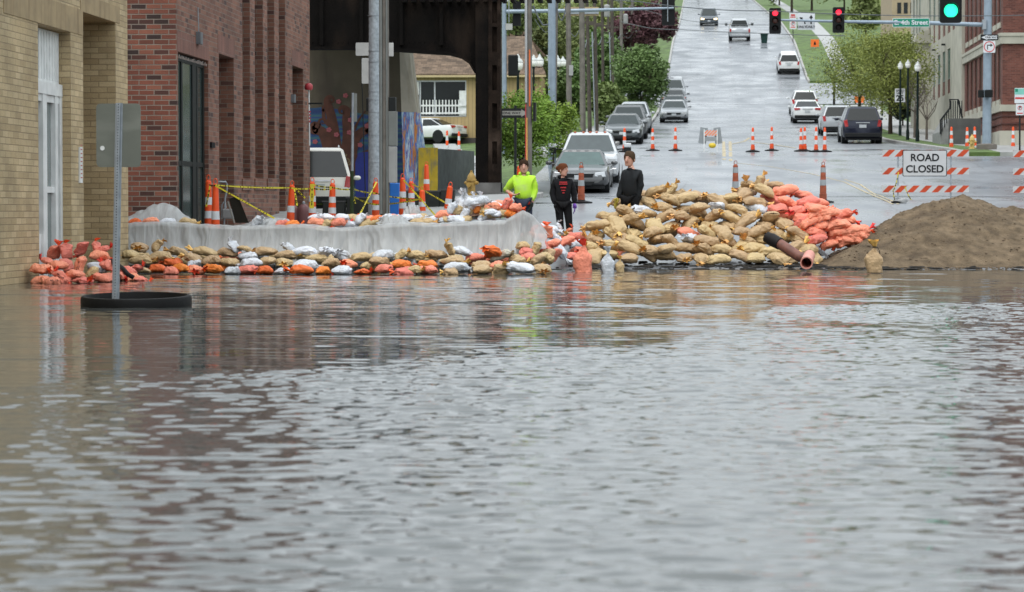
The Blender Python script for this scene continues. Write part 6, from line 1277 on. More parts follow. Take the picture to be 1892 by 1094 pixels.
# past three hundred bags: the smallest and most hidden ones become one mass
def rank(b):
    z = b[2]; pen = 0 if z == 'X' else 3 if z.startswith(('file', 'back')) else 1.6 if z.startswith('second') else .35 if z.startswith('jumbled') else 0
    if z == 'big pile' and b[5] != 'stand': pen += .02*b[3]
    return pen-b[0].scale[0]*sc_at(b[0].location)/100
BAGS.sort(key=rank); rest = BAGS[300:]; BAGS = BAGS[:300]
bpy.context.view_layer.update(); mv_, mf_, mi_ = [], [], []; slots = []
for b_ in rest:
    for o in [b_[0]]+list(b_[0].children):
        M = o.matrix_world; k0 = len(mv_); mt = o.data.materials[0]
        if mt not in slots: slots.append(mt)
        mv_ += [tuple(M @ v.co) for v in o.data.vertices]; mf_ += [tuple(i+k0 for i in p.vertices) for p in o.data.polygons]; mi_ += [slots.index(mt)]*len(o.data.polygons)
    for o in list(b_[0].children)+[b_[0]]: bpy.data.objects.remove(o)
me = bpy.data.meshes.new('filler_sandbags'); me.from_pydata(mv_, [], mf_)
for mt in slots: me.materials.append(mt)
me.polygons.foreach_set('material_index', mi_); me.polygons.foreach_set('use_smooth', [True]*len(mf_)); me.update()
fo_ = bpy.data.objects.new('filler_sandbags', me); sc.collection.objects.link(fo_); tag(fo_, 'smaller sandbags wedged behind and between the larger ones', 'sandbags', kind='stuff')
# labels
ORD = 'first second third fourth fifth sixth seventh eighth ninth tenth eleventh twelfth thirteenth fourteenth fifteenth sixteenth seventeenth eighteenth nineteenth twentieth'.split()
def ordw(i): return ORD[i] if i < 20 else 'twenty-'+ORD[i-20] if i < 29 else str(i+1)+'th'
RW = {0: 'bottom', 1: 'middle', 2: 'top'}; PR = ['bottom layer', 'second layer up', 'third layer up', 'fourth layer up', 'fifth layer up', 'sixth layer up', 'seventh layer up', 'eighth layer up', 'ninth layer up', 'tenth layer up', 'eleventh layer up']
from collections import defaultdict
dd_ = defaultdict(list)
for b_ in BAGS:
    if b_[2] != 'X': dd_[(b_[2], b_[3], b_[1])].append(b_)
for (zone, row, c), L_ in dd_.items():
    L_.sort(key=lambda b: b[4]); nm = BC[c][0]
    for i, b_ in enumerate(L_):
        o = b_[0]; od = ordw(i)
        if zone.startswith('low wall'): lab = f'{nm} sandbag, {od} {nm} one from left in {RW[row]} course of waterline wall'
        elif zone == 'big pile': lab = f'{nm} sandbag, {od} {nm} one from left in {PR[min(row, 10)]} of big pile'
        else: lab = f'{nm} sandbag, {od} {nm} one from left, {zone}'
        if len(lab.split()) > 16: lab = f'{nm} sandbag, {od} from left, {zone}'
        if len(lab.split()) > 16: lab = ' '.join(lab.split()[:16])
        o['label'] = lab; o['category'] = 'sandbag'; o['group'] = 'sandbags, '+zone
# black stencil print on some salmon bags
pr_m = mat('stencil_black', (.03, .02, .02), .6); cnt = 0
for b_ in BAGS:
    o, c, zone, row, px, kd = b_
    if c == 'P' and kd == 'lie' and (cnt := cnt+1) % 3 == 0:
        mb = MB(); x = -.10
        while x < .10:
            w_ = rb_.uniform(.008, .018); mb.box(x, x+w_, -.135, -.128, -.01, .012); mb.box(x, x+w_*.8, -.120, -.05, .082, .088) if 0 else None; x += w_+rb_.uniform(.004, .010)
        mb.box(-.06, .02, -.133, -.126, -.035, -.028)
        # wrap onto the surface: find nearest hull radius
        me = o.data; vs = [v.co for v in me.vertices]
        nv = []
        for v in mb.v:
            p = Vector(v); best = min(vs, key=lambda q: (q.x-p.x)**2+(q.z-(p.z+.03))**2+(0 if q.y < 0 else 1)); nv.append((p.x, best.y-.004+(p.y+.13)*.3, p.z+.03))
        mb.v = nv; mb.build('print', pr_m, o)
# ------------------------------------------------------------------ plastic covered wall
TY = [(228, 412), (300, 410), (350, 414), (390, 416), (440, 418), (505, 417), (560, 414), (600, 421), (640, 421), (700, 415), (760, 411), (801, 413), (870, 409), (933, 407), (966, 386), (985, 400), (1000, 416), (1012, 430)]
def typ(px):
    for (a, p), (b, q) in zip(TY, TY[1:]):
        if a <= px <= b: return p+(q-p)*(px-a)/(b-a)
    return TY[-1][1]
blk = mat('grey_barrier_fabric', (.30, .30, .285), .85, var=.2, nscale=3)
for i in range(9):
    a, b_ = 236+i*79, 236+(i+1)*79-3; p0, p1 = P(a, 420, 97), P(b_, 420, 97); zt_ = min(P(a, typ(a), 97).z, P(b_, typ(min(b_, 933)), 97).z)-.05
    t = tag(MB().box(p0.x, p1.x, p0.y, p0.y+.75, -.15, zt_).build('barrier_block', blk, bevel=.03), f'grey flood barrier block under the plastic, {ORD[i]} from left', 'barrier block', 'grey barrier blocks under the plastic')
    mb = MB()
    for k in range(1, 6): z = -.1+k*(zt_+.1)/6; mb.box(p0.x+.01, p1.x-.01, p0.y-.006, p0.y-.001, z, z+.012)
    for k in range(1, 9): x = p0.x+k*(p1.x-p0.x)/9; mb.box(x, x+.01, p0.y-.012, p0.y-.007, -.1, zt_-.02)
    o = mb.build('wire_mesh', mat('wire_dark', (.06, .06, .06), .5), t)
m, t_, b = newmat('cloudy_plastic'); N = t_.nodes.new; K = t_.links.new
b.inputs['Base Color'].default_value = (.40, .405, .40, 1); b.inputs['Roughness'].default_value = .38; b.inputs['Specular IOR Level'].default_value = .6
tx = N('ShaderNodeTexCoord'); mp = N('ShaderNodeMapping'); mp.inputs['Scale'].default_value = (7, 2, 1.0); K(tx.outputs['Object'], mp.inputs[0]); nz = N('ShaderNodeTexNoise'); nz.inputs['Scale'].default_value = 1; nz.inputs['Detail'].default_value = 6; nz.inputs['Distortion'].default_value = .6; K(mp.outputs[0], nz.inputs['Vector'])
r_ = N('ShaderNodeMapRange'); r_.inputs[1].default_value = .3; r_.inputs[2].default_value = .7; r_.inputs[3].default_value = .62; r_.inputs[4].default_value = .93; K(nz.outputs[0], r_.inputs[0]); K(r_.outputs[0], b.inputs['Alpha'])
bp = N('ShaderNodeBump'); bp.inputs['Strength'].default_value = 1; bp.inputs['Distance'].default_value = .04; K(nz.outputs[0], bp.inputs['Height']); K(bp.outputs[0], b.inputs['Normal'])
plast = m
mb = MB(); mb.keep = 1; nx = 260; rows_ = 16
for i in range(nx+1):
    px = 232+(1010-232)*i/nx; f = sm(935, 1008, px); s = 98.2
    pt_ = P(px, typ(px), s); zt_ = pt_.z; base = .12 if px < 985 else .12+.3*f
    for j in range(rows_+1):
        v = j/rows_
        if v < .3: u = v/.3; y = pt_.y+.9*(1-u)-.02; z = zt_+.008*math.sin(px*.12+u*4)+.006*math.sin(px*.31)-.10*(1-u)*(1 if px > 935 else 0)
        else:
            u = (v-.3)/.7; sl = px+u*38*math.sin(px*.013+1); fold = (.022*math.sin(sl*.16)+.026*abs(math.sin(sl*.27+1))-.02+.014*math.sin(sl*.62+2)+.010*max(0, math.sin(sl*.23))**6*math.sin(sl*1.1)+.02*noise.noise(Vector((px*.05, u*3, 0))))
            amp = .35+.65*(.5+.5*math.sin(px*.021)); y = pt_.y-.03-.30*u*u-.10*u+fold*amp*(.3+.7*u); z = zt_+(base-zt_)*u
        mb.v.append((pt_.x+.02*math.sin(j*.9+px*.1), y, z))
for i in range(nx):
    for j in range(rows_): a = i*(rows_+1)+j; mb.f.append((a, a+1, a+rows_+2, a+rows_+1))
tag(mb.build('plastic_sheet', plast, smooth=180), 'long cloudy plastic sheet draped over the grey barrier wall', 'plastic sheet')
def drape(label, px0, px1, prof_, s, dep, zb_=.0):
    mb = MB(); mb.keep = 1; n = 46; mm = 12
    for i in range(n+1):
        px = px0+(px1-px0)*i/n
        for (a, p), (b_, q) in zip(prof_, prof_[1:]):
            if a <= px <= b_: yy = p+(q-p)*sm(0, 1, (px-a)/(b_-a))
        tp = P(px, yy, s); bs = P(px, max(q_[1] for q_ in prof_)+2, s)
        for j in range(mm+1):
            u = j/mm*2-1; z = bs.z+(tp.z-bs.z)*(1-abs(u)**1.8); mb.v.append((tp.x+.012*math.sin(i*.8+j), tp.y-u*dep*-1+.015*math.sin(i*1.1+j*1.7), z+.012*math.sin(i*.9-j*1.3)))
    for i in range(n):
        for j in range(mm): a = i*(mm+1)+j; mb.f.append((a, a+1, a+mm+2, a+mm+1))
    tag(mb.build('plastic_sheet', plast, smooth=180), label, 'plastic sheet')
drape('humped clear plastic sheet over hidden bags at the brick corner', 233, 360, [(233, 402), (262, 389), (288, 377), (308, 375), (326, 383), (345, 400), (360, 409)], 94, .35)
drape('crumpled clear plastic bundle on top of the wall before the tall poles', 742, 786, [(742, 412), (746, 386), (757, 378), (772, 380), (780, 396), (786, 412)], 94, .2)
drape('low fold of white plastic lying along the wall behind the orange bags', 460, 560, [(460, 415), (485, 405), (520, 403), (545, 409), (560, 416)], 95.5, .3)
drape('white plastic fold on the wall left of the crumpled bundle', 696, 760, [(696, 412), (715, 396), (740, 398), (760, 412)], 95.5, .3)
a = P(880, 391, 95); t = tag(MB().rings([[(-.18, -.1, -.10), (.16, -.1, -.06), (.10, .05, .09), (-.12, .05, .0)], [(-.18, -.08, -.10), (.16, -.08, -.06), (.10, .07, .09), (-.12, .07, .0)]]).build('cardboard_sheet', mat('cardboard', (.24, .15, .11), .8), loc=a), 'brown cardboard sheet lying among the white bags on the wall', 'cardboard')
# black hose
q = [P(234, 497, 119), P(228, 500, 119.5), P(236, 508, 120), P(246, 513, 120.5)]
tag(MB().tube([P(198, 478, 114), P(212, 486, 116), P(228, 497, 119.6), P(236, 507, 121), P(247, 513, 121)], .035, 8).build('hose', black, smooth=60), 'black hose curving over the salmon bags into the water', 'hose')
# pipe
pp = mat('rusty_pipe', (.20, .075, .05), .55, var=.4, nscale=5, stain=(.03, .02, .018, 5, 5, 5)); ppk = mat('pink_pipe', (.62, .26, .20), .5, var=.1)
a0, a1, a2, a3 = P(1417, 438, 95.5), P(1440, 450, 95.9), P(1478, 474, 96.6), P(1490, 486, 99)
t = thing('drain_pipe', 'rusty brown drainage pipe with a pink open elbow end', 'pipe', tuple(a2)); q = lambda v: v-a2
MB().tube([q(a1), q(a2)+Vector((-.02, 0, 0)), q(a2)+Vector((.10, -.06, -.03))], .10, 20).build('pipe', pp, t, 60)
MB().tube([q(a0), q(a0)+(a1-a0)*.3, q(a0)+(a1-a0)*.32, q(a0)+(a1-a0)*1.05], [.11, .11, .125, .12], 18).build('collar', mat('tarred_steel', (.018, .015, .014), .5), t, 60)
dv = (a3-a2-Vector((.05, 0, 0))).normalized(); st = q(a2)+Vector((.18, -.02, .02)); en = q(a3)
mb = MB(); mb.keep = 1; rs = []
ax = (en-st).normalized(); u_ = ax.cross(Vector((0, 0, 1))).normalized(); w_ = u_.cross(ax)
for c_, r2_ in ((st, .108), (en, .118), (en, .097), (st+(en-st)*.3, .09)): rs.append([c_+(u_*math.cos(2*math.pi*k/24)+w_*math.sin(2*math.pi*k/24))*r2_ for k in range(24)])
mb.rings(rs, True, False); mb.add(rs[3], [tuple(range(24))]); mb.build('open_end', ppk, t, 40)
# ------------------------------------------------------------------ sand mound and washed up debris
TABS = [(1508, 489), (1530, 484), (1550, 470), (1580, 449), (1620, 420), (1660, 393), (1700, 377), (1740, 369), (1776, 362), (1800, 366), (1850, 381), (1892, 386), (1960, 390), (2060, 420), (2200, 488)]
def syc(px): return 50.55+2.5*sm(1520, 1680, px)
mb = MB(); mb.keep = 1; NX, NY = 260, 120
for j in range(NY+1):
    v = j/NY*2-1
    for i in range(NX+1):
        px = 1504+(2204-1504)*i/NX; D_ = syc(px); hp = 490
        for (a, p), (b_, q) in zip(TABS, TABS[1:]):
            if a <= px <= b_: hp = p+(q-p)*(px-a)/(b_-a)
        r0 = P(px, hp, F/D_); wf = D_-50.05; y = r0.y+(v*wf*1.06 if v < 0 else v*3.2); x = r0.x*(1+(y-r0.y)/55)
        g0 = T(x, y); prof__ = max(0, 1-abs(v)**1.3); g00 = T(r0.x, r0.y)
        z = g0-.06+max(0, r0.z-g00+.03)*prof__
        p = Vector((x, y, 0)); z += (noise.noise(p*1.1)*.10+noise.noise(p*2.6)*.07+abs(noise.noise(p*5))*.04+noise.noise(p*12)*.022+noise.noise(p*30)*.014)*min(1, max(0, z-g0+.05)*2.0)
        mb.v.append((x, y, z))
for j in range(NY):
    for i in range(NX): a = j*(NX+1)+i; mb.f.append((a, a+1, a+NX+2, a+NX+1))
tag(mb.build('sand_mound', mat('damp_sand', (.165, .12, .076), .95, var=.35, nscale=5, bump=2.5, bscale=26, spec=.2, stain=(.09, .065, .043, 1.6, 1.6, 2.5)), smooth=180), 'big mound of brown sand on the right edge of the road', 'sand pile')
random.seed(15); mb = MB(); mv = bpy.data.objects['sand_mound'].data.vertices; nv_ = len(mv)
for i in range(1500):
    c = mv[random.randrange(nv_)].co
    if c.y > 53.6 or c.z < .12: continue
    k = random.choice((.008, .010, .014, .022)); mb.ell((c.x+random.uniform(-.04, .04), c.y, c.z+k*.3), (k*random.uniform(.8, 1.5), k, k*.8), 6, 4)
mb.keep = 1; tag(mb.build('sand_clods', mat('clod', (.14, .10, .065), .95, var=.5, nscale=9), smooth=60), 'small clods and pebbles scattered over the sand mound', 'clods', kind='stuff')
random.seed(5); mb = MB()
for i in range(420):
    px = random.choice((random.uniform(1025, 1892), random.uniform(1180, 1520), random.uniform(1540, 1700))); c = (noise.noise(Vector((px*.02, 3, 0)))+.5)
    py = 494+random.gauss(0, 3.2)+(-8 if random.random() < .15 else 0); 
    if py > 501: continue
    g = G(px, py); k = random.choice((.008, .014, .014, .035))*(1+c); mb.ell((g.x, g.y, T(g.x, g.y)+.01), (k*random.uniform(1, 3.5), k*1.5, k*.5), 6, 4)
mb.keep = 1; tag(mb.build('washed_up_debris', mat('wet_debris', (.018, .014, .010), .6), smooth=60), 'dark twigs and mud washed up along the waterline', 'debris', kind='stuff')
random.seed(6); mb = MB()
for i in range(1400):
    px = random.uniform(1530, 1900); py = random.gauss(494, 3.0)
    if py > 500: continue
    g = G(px, py); k = random.uniform(.008, .02); mb.ell((g.x, g.y, T(g.x, g.y)+.004), (k*1.5, k*1.5, k*.5), 5, 4)
mb.keep = 1; tag(mb.build('spilled_sand', MATS['damp_sand'], smooth=60), 'loose wet sand scattered at the foot of the mound', 'sand', kind='stuff')
for px, py, w_, lab in ((1668, 376, 9, 'plastic litter heap tied at the foot of the ROAD CLOSED barricade'),):
    g = G(px, py); t = thing('litter', lab, 'litter', tuple(g)); mb = MB(); mb.ell((0, 0, .06), (.14, .1, .09), 10, 6)
    mb.v = [tuple(Vector(v)*(1+.5*noise.noise(Vector(v)*12))) for v in mb.v]; mb.build('plastic', plast, t, 60); mb = MB(); mb.ell((-.15, 0, .03), (.16, .1, .05), 8, 5); mb.build('weight', black, t, 60)
# ------------------------------------------------------------------ people
skin_m = mat('skin', (.62, .34, .25), .5, var=.06); 
def skinmesh(joints, edges, lv=2):
    names = list(joints); me = bpy.data.meshes.new('tmp'); me.from_pydata([joints[n][:3] for n in names], [(names.index(a), names.index(b)) for a, b in edges], [])
    o = bpy.data.objects.new('tmp', me); sc.collection.objects.link(o); m_ = o.modifiers.new('s', 'SKIN')
    for i, n in enumerate(names):
        r = joints[n][3]; r = (r, r) if not hasattr(r, '__len__') else r; me.skin_vertices[0].data[i].radius = r
    me.skin_vertices[0].data[0].use_root = True; m_.use_smooth_shade = True
    s_ = o.modifiers.new('ss', 'SUBSURF'); s_.levels = lv; s_.render_levels = lv
    dg = bpy.context.evaluated_depsgraph_get(); r = bpy.data.meshes.new_from_object(o.evaluated_get(dg)); bpy.data.objects.remove(o)
    mb = MB(); mb.v = [tuple(v.co) for v in r.vertices]; mb.f = [tuple(p.vertices) for p in r.polygons]; bpy.data.meshes.remove(r); return mb
def headmesh(c, turn, k=1.0, tilt=0):
    mb = MB(); rs = []; n = 24
    lv = [(-.115, .035, .030, .030), (-.108, .050, .044, .022), (-.085, .062, .060, .012), (-.055, .070, .074, .006), (-.02, .074, .084, .002), (.02, .077, .092, 0), (.06, .078, .095, -.004), (.09, .070, .086, -.006), (.108, .050, .062, -.008), (.117, .022, .028, -.008)]
    for z, w_, d, fo in lv:
        r_ = []
        for j in range(n):
            a = 2*math.pi*j/n; x = w_*math.cos(a); y = d*math.sin(a)-fo*1.2
            if math.sin(a) < -.92 and -.05 < z < .03: y -= .018*(1-abs(z+.015)/.05)
            if math.sin(a) < -.6 and .0 < z < .03: y += .004
            r_.append(Vector((x*k, y*k, z*k)))
        rs.append(r_)
    mb.rings(rs)
    mb.rings([[Vector((.011*k*math.cos(a), -.098*k-.018*k*u+.0*a, (.012-.040*u+.012*math.sin(a))*k)) for a in [2*math.pi*j/8 for j in range(8)]] for u in (0, .5, 1)])
    for x in (-1, 1): mb.ell((x*.078*k, .005*k, -.01*k), (.012*k, .018*k, .030*k), 8, 6)
    M = Matrix.Translation(c) @ Matrix.Rotation(turn, 4, 'Z') @ Matrix.Rotation(tilt, 4, 'X')
    mb.v = [tuple(M @ Vector(v)) for v in mb.v]; return mb, M
def hand(c, d, side, k=1.0, curl=.5):
    "palm with four unequal fingers and a thumb leaving its side; c wrist, d direction of the hand"
    d = d.normalized(); sd_ = Vector((0, 1, 0)) if abs(d.y) < .7 else Vector((1, 0, 0)); sd_ = (sd_-d*sd_.dot(d)).normalized(); nn_ = d.cross(sd_)*side
    J = {'w': (*c, .026*k), 'p1': (*(c+d*.05*k), (.034*k, .018*k)), 'p2': (*(c+d*.085*k), (.034*k, .016*k))}
    mb = skinmesh(J, [('w', 'p1'), ('p1', 'p2')], 1)
    for i, (o_, l) in enumerate(((-.026, .068), (-.009, .078), (.009, .072), (.026, .055))):
        b_ = c+d*.08*k+sd_*o_*k; f1 = b_+(d*math.cos(curl*.4)+nn_*math.sin(curl*.4))*l*.5*k; f2 = f1+(d*math.cos(curl)+nn_*math.sin(curl))*l*.5*k
        mb2 = MB(); mb2.tube([b_, f1, f2], [.0095*k, .009*k, .007*k], 7); mb.add(mb2.v, mb2.f)
    tb_ = c+d*.03*k-sd_*.03*k; mb2 = MB(); mb2.tube([tb_, tb_+(d*.6-sd_*.7).normalized()*.035*k, tb_+(d*.6-sd_*.7).normalized()*.035*k+d*.03*k], [.013*k, .011*k, .008*k], 7); mb.add(mb2.v, mb2.f)
    return mb
def person(label, px, ycrown, s, H, turn, J, top_m, trouser_m, hair_m, headturn, gloves, hood=True, ponytail=False, hem=(.78, .14), extra=None, shoe=dark, sleeve=1.0, headk=1.0, lean=0):
    c = P(px, ycrown, s); t0 = thing('x', 'x', 'x'); bpy.data.objects.remove(t0)
    base = Vector((c.x, c.y, c.z-H)); k = H/1.70
    V = lambda n: Vector(J[n])*k
    pel = (0, 0, .92)
    JJ = {n: (*(Vector(v[:3])*k), (v[3]*k if not hasattr(v[3], '__len__') else (v[3][0]*k, v[3][1]*k))) for n, v in J.items()}
    E = [('pel', 'waist'), ('waist', 'chest'), ('chest', 'neck'), ('neck', 'hd'), ('chest', 'shl'), ('shl', 'ell'), ('ell', 'wrl'), ('chest', 'shr'), ('shr', 'elr'), ('elr', 'wrr'), ('pel', 'hpl'), ('hpl', 'knl'), ('knl', 'anl'), ('anl', 'tol'), ('pel', 'hpr'), ('hpr', 'knr'), ('knr', 'anr'), ('anr', 'tor')]
    shr_ = {'chest': .72, 'shl': .72, 'shr': .72, 'waist': .8, 'pel': .8, 'ell': .9, 'elr': .9}
    body = skinmesh({n: (*v[:3], (v[3]*shr_.get(n, 1) if not hasattr(v[3], '__len__') else (v[3][0]*shr_.get(n, 1), v[3][1]*shr_.get(n, 1)))) for n, v in JJ.items()}, E, 2)
    hc = Vector(JJ['hd'][:3])+Vector((0, -.01, .085*k)); hm, HM = headmesh(hc, headturn, k*headk); body.add(hm.v, hm.f)
    for w_, e, sd_, gl in (('wrl', 'ell', 1, gloves[0]), ('wrr', 'elr', -1, gloves[1])):
        d = (Vector(JJ[w_][:3])-Vector(JJ[e][:3])) if not (extra and w_ in extra) else Vector(extra[w_])
        hmh = hand(Vector(JJ[w_][:3])-d.normalized()*.02, d, sd_, k*(1.2 if gl is None else 1.55))
        if gl is None: body.add(hmh.v, hmh.f)
        else: gl.append((hmh,))
    root = body.build('person', skin_m, None, 60, loc=base, rot=(0, R(lean), turn)); tag(root, label, 'person')
    for gl in gloves:
        if gl is not None: gl[1][0].v = gl[1][0].v; gl[1][0].build('glove', gl[0], root, 60); 
    def infl(n, a): v = JJ[n]; r = v[3]; return (*v[:3], (r+a*k if not hasattr(r, '__len__') else (r[0]+a*k, r[1]+a*k)))
    # top
    TJ = {'chest': infl('chest', .035), 'waist': infl('waist', .045), 'hem': (0, .0, hem[0]*k, (hem[1]*1.25*k, hem[1]*.85*k)), 'nk': (JJ['neck'][0], JJ['neck'][1]+.01, JJ['neck'][2]-.015*k, .062*k if hood else .055*k),
          'shl': infl('shl', .034), 'ell': infl('ell', .034), 'shr': infl('shr', .034), 'elr': infl('elr', .034)}
    TJ['nb'] = (JJ['neck'][0], 0, JJ['neck'][2]-.075*k, (.115*k, .09*k))
    for a, e in (('wrl', 'ell'), ('wrr', 'elr')):
        wv_, ev = Vector(JJ[a][:3]), Vector(JJ[e][:3]); f = sleeve if not isinstance(sleeve, dict) else sleeve[a]; TJ[a] = (*(ev+(wv_-ev)*f), .050*k)
    tm = skinmesh(TJ, [('chest', 'waist'), ('waist', 'hem'), ('chest', 'nb'), ('nb', 'nk'), ('chest', 'shl'), ('shl', 'ell'), ('ell', 'wrl'), ('chest', 'shr'), ('shr', 'elr'), ('elr', 'wrr')], 2)
    tm.v = [tuple(Vector(v)+Vector((noise.noise(Vector(v)*11), noise.noise(Vector(v)*11+Vector((9, 0, 0))), 0))*.016) for v in tm.v]
    top_o = tm.build('hoodie' if hood else 'jacket', top_m, root, 180)
    TR = {n: infl(n, .022 if n not in ('anl', 'anr') else .03) for n in ('pel', 'hpl', 'knl', 'anl', 'hpr', 'knr', 'anr')}; 
    skinmesh(TR, [('pel', 'hpl'), ('hpl', 'knl'), ('knl', 'anl'), ('pel', 'hpr'), ('hpr', 'knr'), ('knr', 'anr')], 2).build('trousers', trouser_m, root, 180)
    for n in ('l', 'r'):
        a, b_ = Vector(JJ['an'+n][:3]), Vector(JJ['to'+n][:3]); mb = MB(); mb.tube([a+Vector((0, .05*k, -.03*k)), a+Vector((0, .0, -.02*k)), (a+b_)/2+Vector((0, 0, .0)), b_+Vector((0, -.03*k, -.005))], [.035*k, .052*k, .045*k, .03*k], 10); mb.build('shoe', shoe, root, 60)
    if hood:
        mb = MB(); rs = []; nc = Vector(JJ['neck'][:3])+Vector((0, .02*k, -.005*k))
        for i in range(9):
            a = math.pi*(-.28+1.56*i/8); rs.append([nc+Vector((math.cos(a)*(.085+.035*math.cos(b2))*k, math.sin(a)*(.085+.035*math.cos(b2))*k, (.038*math.sin(b2)+.01*math.sin(a))*k)) for b2 in [2*math.pi*j/10 for j in range(10)]])
        mb.rings(rs); mb.build('hood', top_m, root, 180)
    # hair: a shell over the top and back of the head
    mb = MB(); n, m2 = 20, 9; rs = []
    kk = k*headk
    for i in range(m2):
        ph = math.pi/2*(1-i/(m2-1)*1.35) if i < m2 else 0; r_ = []
        for j in range(n):
            a = 2*math.pi*j/n; fr = max(0, -math.sin(a)); lim = ph+fr*max(0, (.40-ph))*.97
            z = .105*math.sin(lim)*1.10+.015; rr = max(0.0, math.cos(lim))**.6
            r_.append(HM @ (Vector((.089*rr*math.cos(a), (.108*rr*math.sin(a))+.004, z))*kk))
        rs.append(r_)
    mb.rings(rs); mb.v = [tuple(Vector(v)+Vector((noise.noise(Vector(v)*50), noise.noise(Vector(v)*50+Vector((5, 5, 5))), 0))*.006) for v in mb.v]
    if ponytail: mb.ell(HM @ (Vector((0, .115, .035))*kk), (.04*kk, .04*kk, .045*kk), 10, 8); 
    mb.build('hair', hair_m, root, 60)
    for x in (-1, 1):
        e = MB(); e.ell(HM @ (Vector((x*.030, -.082, .012))*kk), (.011*kk, .006*kk, .006*kk), 8, 6); e.build('eye', mat('eye_dark', (.04, .025, .02), .3), root, 60)
        e = MB(); e.ell(HM @ (Vector((x*.031, -.087, .030))*kk), (.018*kk, .005*kk, .004*kk), 8, 5); e.build('eyebrow', hair_m, root, 60)
    e = MB(); e.ell(HM @ (Vector((0, -.079, -.058))*kk), (.022*kk, .006*kk, .006*kk), 8, 6); e.build('mouth', mat('lips', (.36, .12, .10), .5), root, 60)
    return root, JJ, k, top_o
lime = mat('lime_hoodie', (.50, .84, .045), .8, var=.06, nscale=5, stain=(.42, .55, .2, 3, 3, 3)); blk1 = mat('black_hoodie', (.013, .013, .015), .85); blk2 = mat('black_jacket', (.016, .018, .02), .6)
jeans = mat('dark_jeans', (.03, .04, .07), .85); blkt = mat('black_trousers', (.012, .012, .013), .8); brh = mat('brown_hair', (.045, .026, .016), .95, spec=.1); auh = mat('auburn_hair', (.13, .045, .02), .9, spec=.1); shh = mat('short_brown_hair', (.075, .048, .03), .95, spec=.1)
def base_pose(): return {'pel': (0, 0, .93, (.125, .10)), 'waist': (0, 0, 1.08, (.12, .09)), 'chest': (0, 0, 1.30, (.145, .10)), 'neck': (0, .0, 1.455, .052), 'hd': (0, -.005, 1.51, .05),
    'shl': (-.17, 0, 1.355, .055), 'ell': (-.21, .02, 1.12, .042), 'wrl': (-.22, -.05, .87, .028), 'shr': (.17, 0, 1.355, .055), 'elr': (.21, .02, 1.12, .042), 'wrr': (.22, -.05, .87, .028),
    'hpl': (-.09, 0, .86, .09), 'knl': (-.10, -.01, .48, .06), 'anl': (-.11, .02, .09, .042), 'tol': (-.12, -.13, .04, .035), 'hpr': (.09, 0, .86, .09), 'knr': (.10, -.01, .48, .06), 'anr': (.11, .02, .09, .042), 'tor': (.12, -.13, .04, .035)}
J = base_pose(); J.update({'chest': (0, 0, 1.29, (.165, .13)), 'waist': (0, 0, 1.06, (.17, .13)), 'pel': (0, 0, .92, (.15, .12)), 'shl': (-.19, 0, 1.33, .07), 'ell': (-.40, .06, 1.10, .052), 'wrl': (-.19, -.17, 1.00, .034), 'shr': (.19, 0, 1.33, .07), 'elr': (.22, .02, 1.08, .05), 'wrr': (.19, -.09, .84, .03)})
g1 = [mat('dark_glove', (.03, .035, .03), .8)]
r1p, jj, k, top_o = person('woman in a lime yellow hoodie with one hand on her hip', 968, 298.5, 88.5, 1.70, R(-8), J, lime, jeans, brh, R(12), (None, g1), hem=(.86, .185), extra={'wrl': (.8, -.2, .1)}, sleeve={'wrl': .25, 'wrr': .92}, headk=1.16)
mb = MB(); mb.lathe([(.20, .80), (.205, .85), (.20, .88)], 16); mb.v = [(x, y*.75, z) for x, y, z in mb.v]; mb.build('shirt_hem', mat('red_shirt', (.6, .04, .03), .8), r1p, 60)
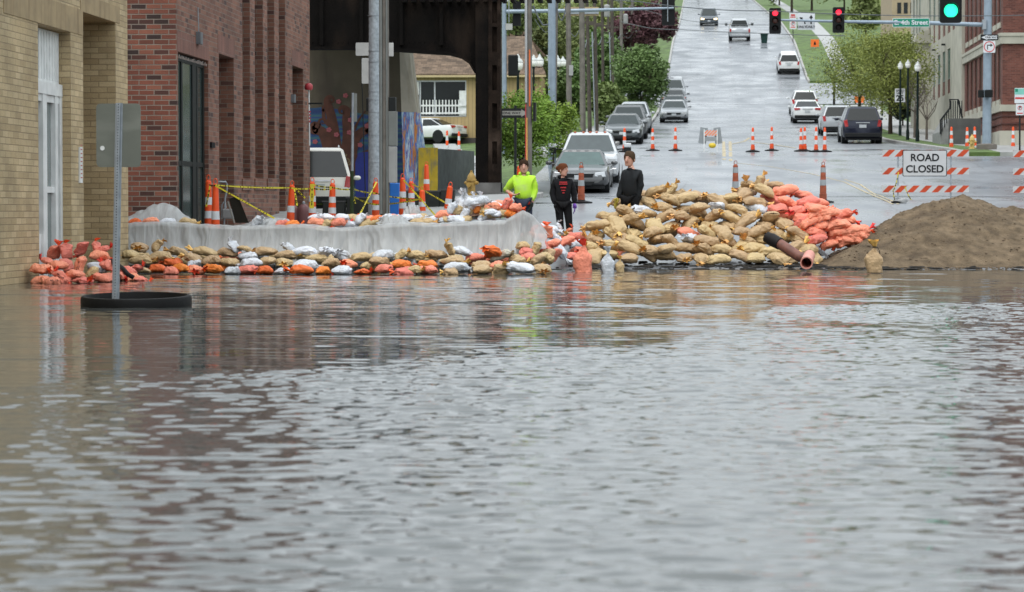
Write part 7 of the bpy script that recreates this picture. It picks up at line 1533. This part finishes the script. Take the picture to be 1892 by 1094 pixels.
J = base_pose(); J.update({'shl': (-.16, 0, 1.335, .058), 'shr': (.16, 0, 1.335, .058), 'ell': (-.22, .03, 1.10, .045), 'wrl': (-.17, -.06, .86, .028), 'elr': (.24, .03, 1.10, .045), 'wrr': (.25, -.03, .87, .028), 'waist': (0, 0, 1.07, (.14, .105)), 'knl': (-.06, -.04, .48, .06), 'anl': (-.02, .0, .09, .04), 'hpr': (.09, 0, .86, .095), 'knr': (.13, -.02, .48, .06), 'anr': (.16, .03, .09, .04), 'tor': (.20, -.10, .04, .035), 'tol': (-.04, -.14, .04, .035)})
g2a = [mat('black_glove', (.015, .015, .016), .7)]; g2b = [mat('purple_glove', (.16, .06, .38), .5)]
r2p, jj, k, top_o = person('woman in a black hoodie with red lettering and a purple glove looking right', 1040, 305, 88.5, 1.66, R(6), J, blk1, blkt, auh, R(58), (g2a, g2b), hem=(.82, .155), ponytail=True, headk=1.12)
rl = mat('red_print', (.55, .03, .035), .7)
for i, (w_, z) in enumerate(((.15, 1.30), (.16, 1.262), (.11, 1.19), (.07, 1.13), (.035, 1.08))):
    mb = MB(); x = -w_/2
    while x < w_/2: ww = random.uniform(.012, .02); mb.box(x, x+ww, -.182+abs(x)*.12+.01*i, -.176+abs(x)*.12+.03, z-.012, z+.012); x += ww+.006
    mb.build('print', rl, r2p)
mb = MB(); mb.lathe([(.165, .79), (.17, .81), (.165, .83)], 16); mb.v = [(x, y*.72, z) for x, y, z in mb.v]; mb.build('shirt_hem', mat('pink_shirt', (.6, .12, .2), .8), r2p, 60)
J = base_pose(); J.update({'shl': (-.14, -.03, 1.345, .062), 'shr': (.15, .03, 1.345, .062), 'ell': (-.17, -.02, 1.11, .048), 'wrl': (-.20, -.12, .86, .03), 'elr': (.17, .06, 1.11, .048), 'wrr': (.14, 0, .86, .03), 'chest': (0.02, 0, 1.29, (.14, .13)), 'waist': (.02, 0, 1.07, (.13, .13)), 'neck': (-.03, 0, 1.47, .058), 'hd': (-.06, -.01, 1.525, .056)})
g3a = [mat('yellow_black_glove', (.35, .27, .03), .7)]; g3b = [mat('black_glove', (.015, .015, .016), .7)]
r3p, jj, k, top_o = person('short haired man in a black zip jacket glancing toward the camera', 1160, 285, 91, 1.84, R(-35), J, blk2, blkt, shh, R(10), (g3a, g3b), hood=False, hem=(.84, .15), headk=1.18, lean=4)
mb = MB(); mb.lathe([(.066, 1.50), (.070, 1.54), (.066, 1.575)], 14, (-.035, .01, 0)); mb.build('collar', blk2, r3p, 60)
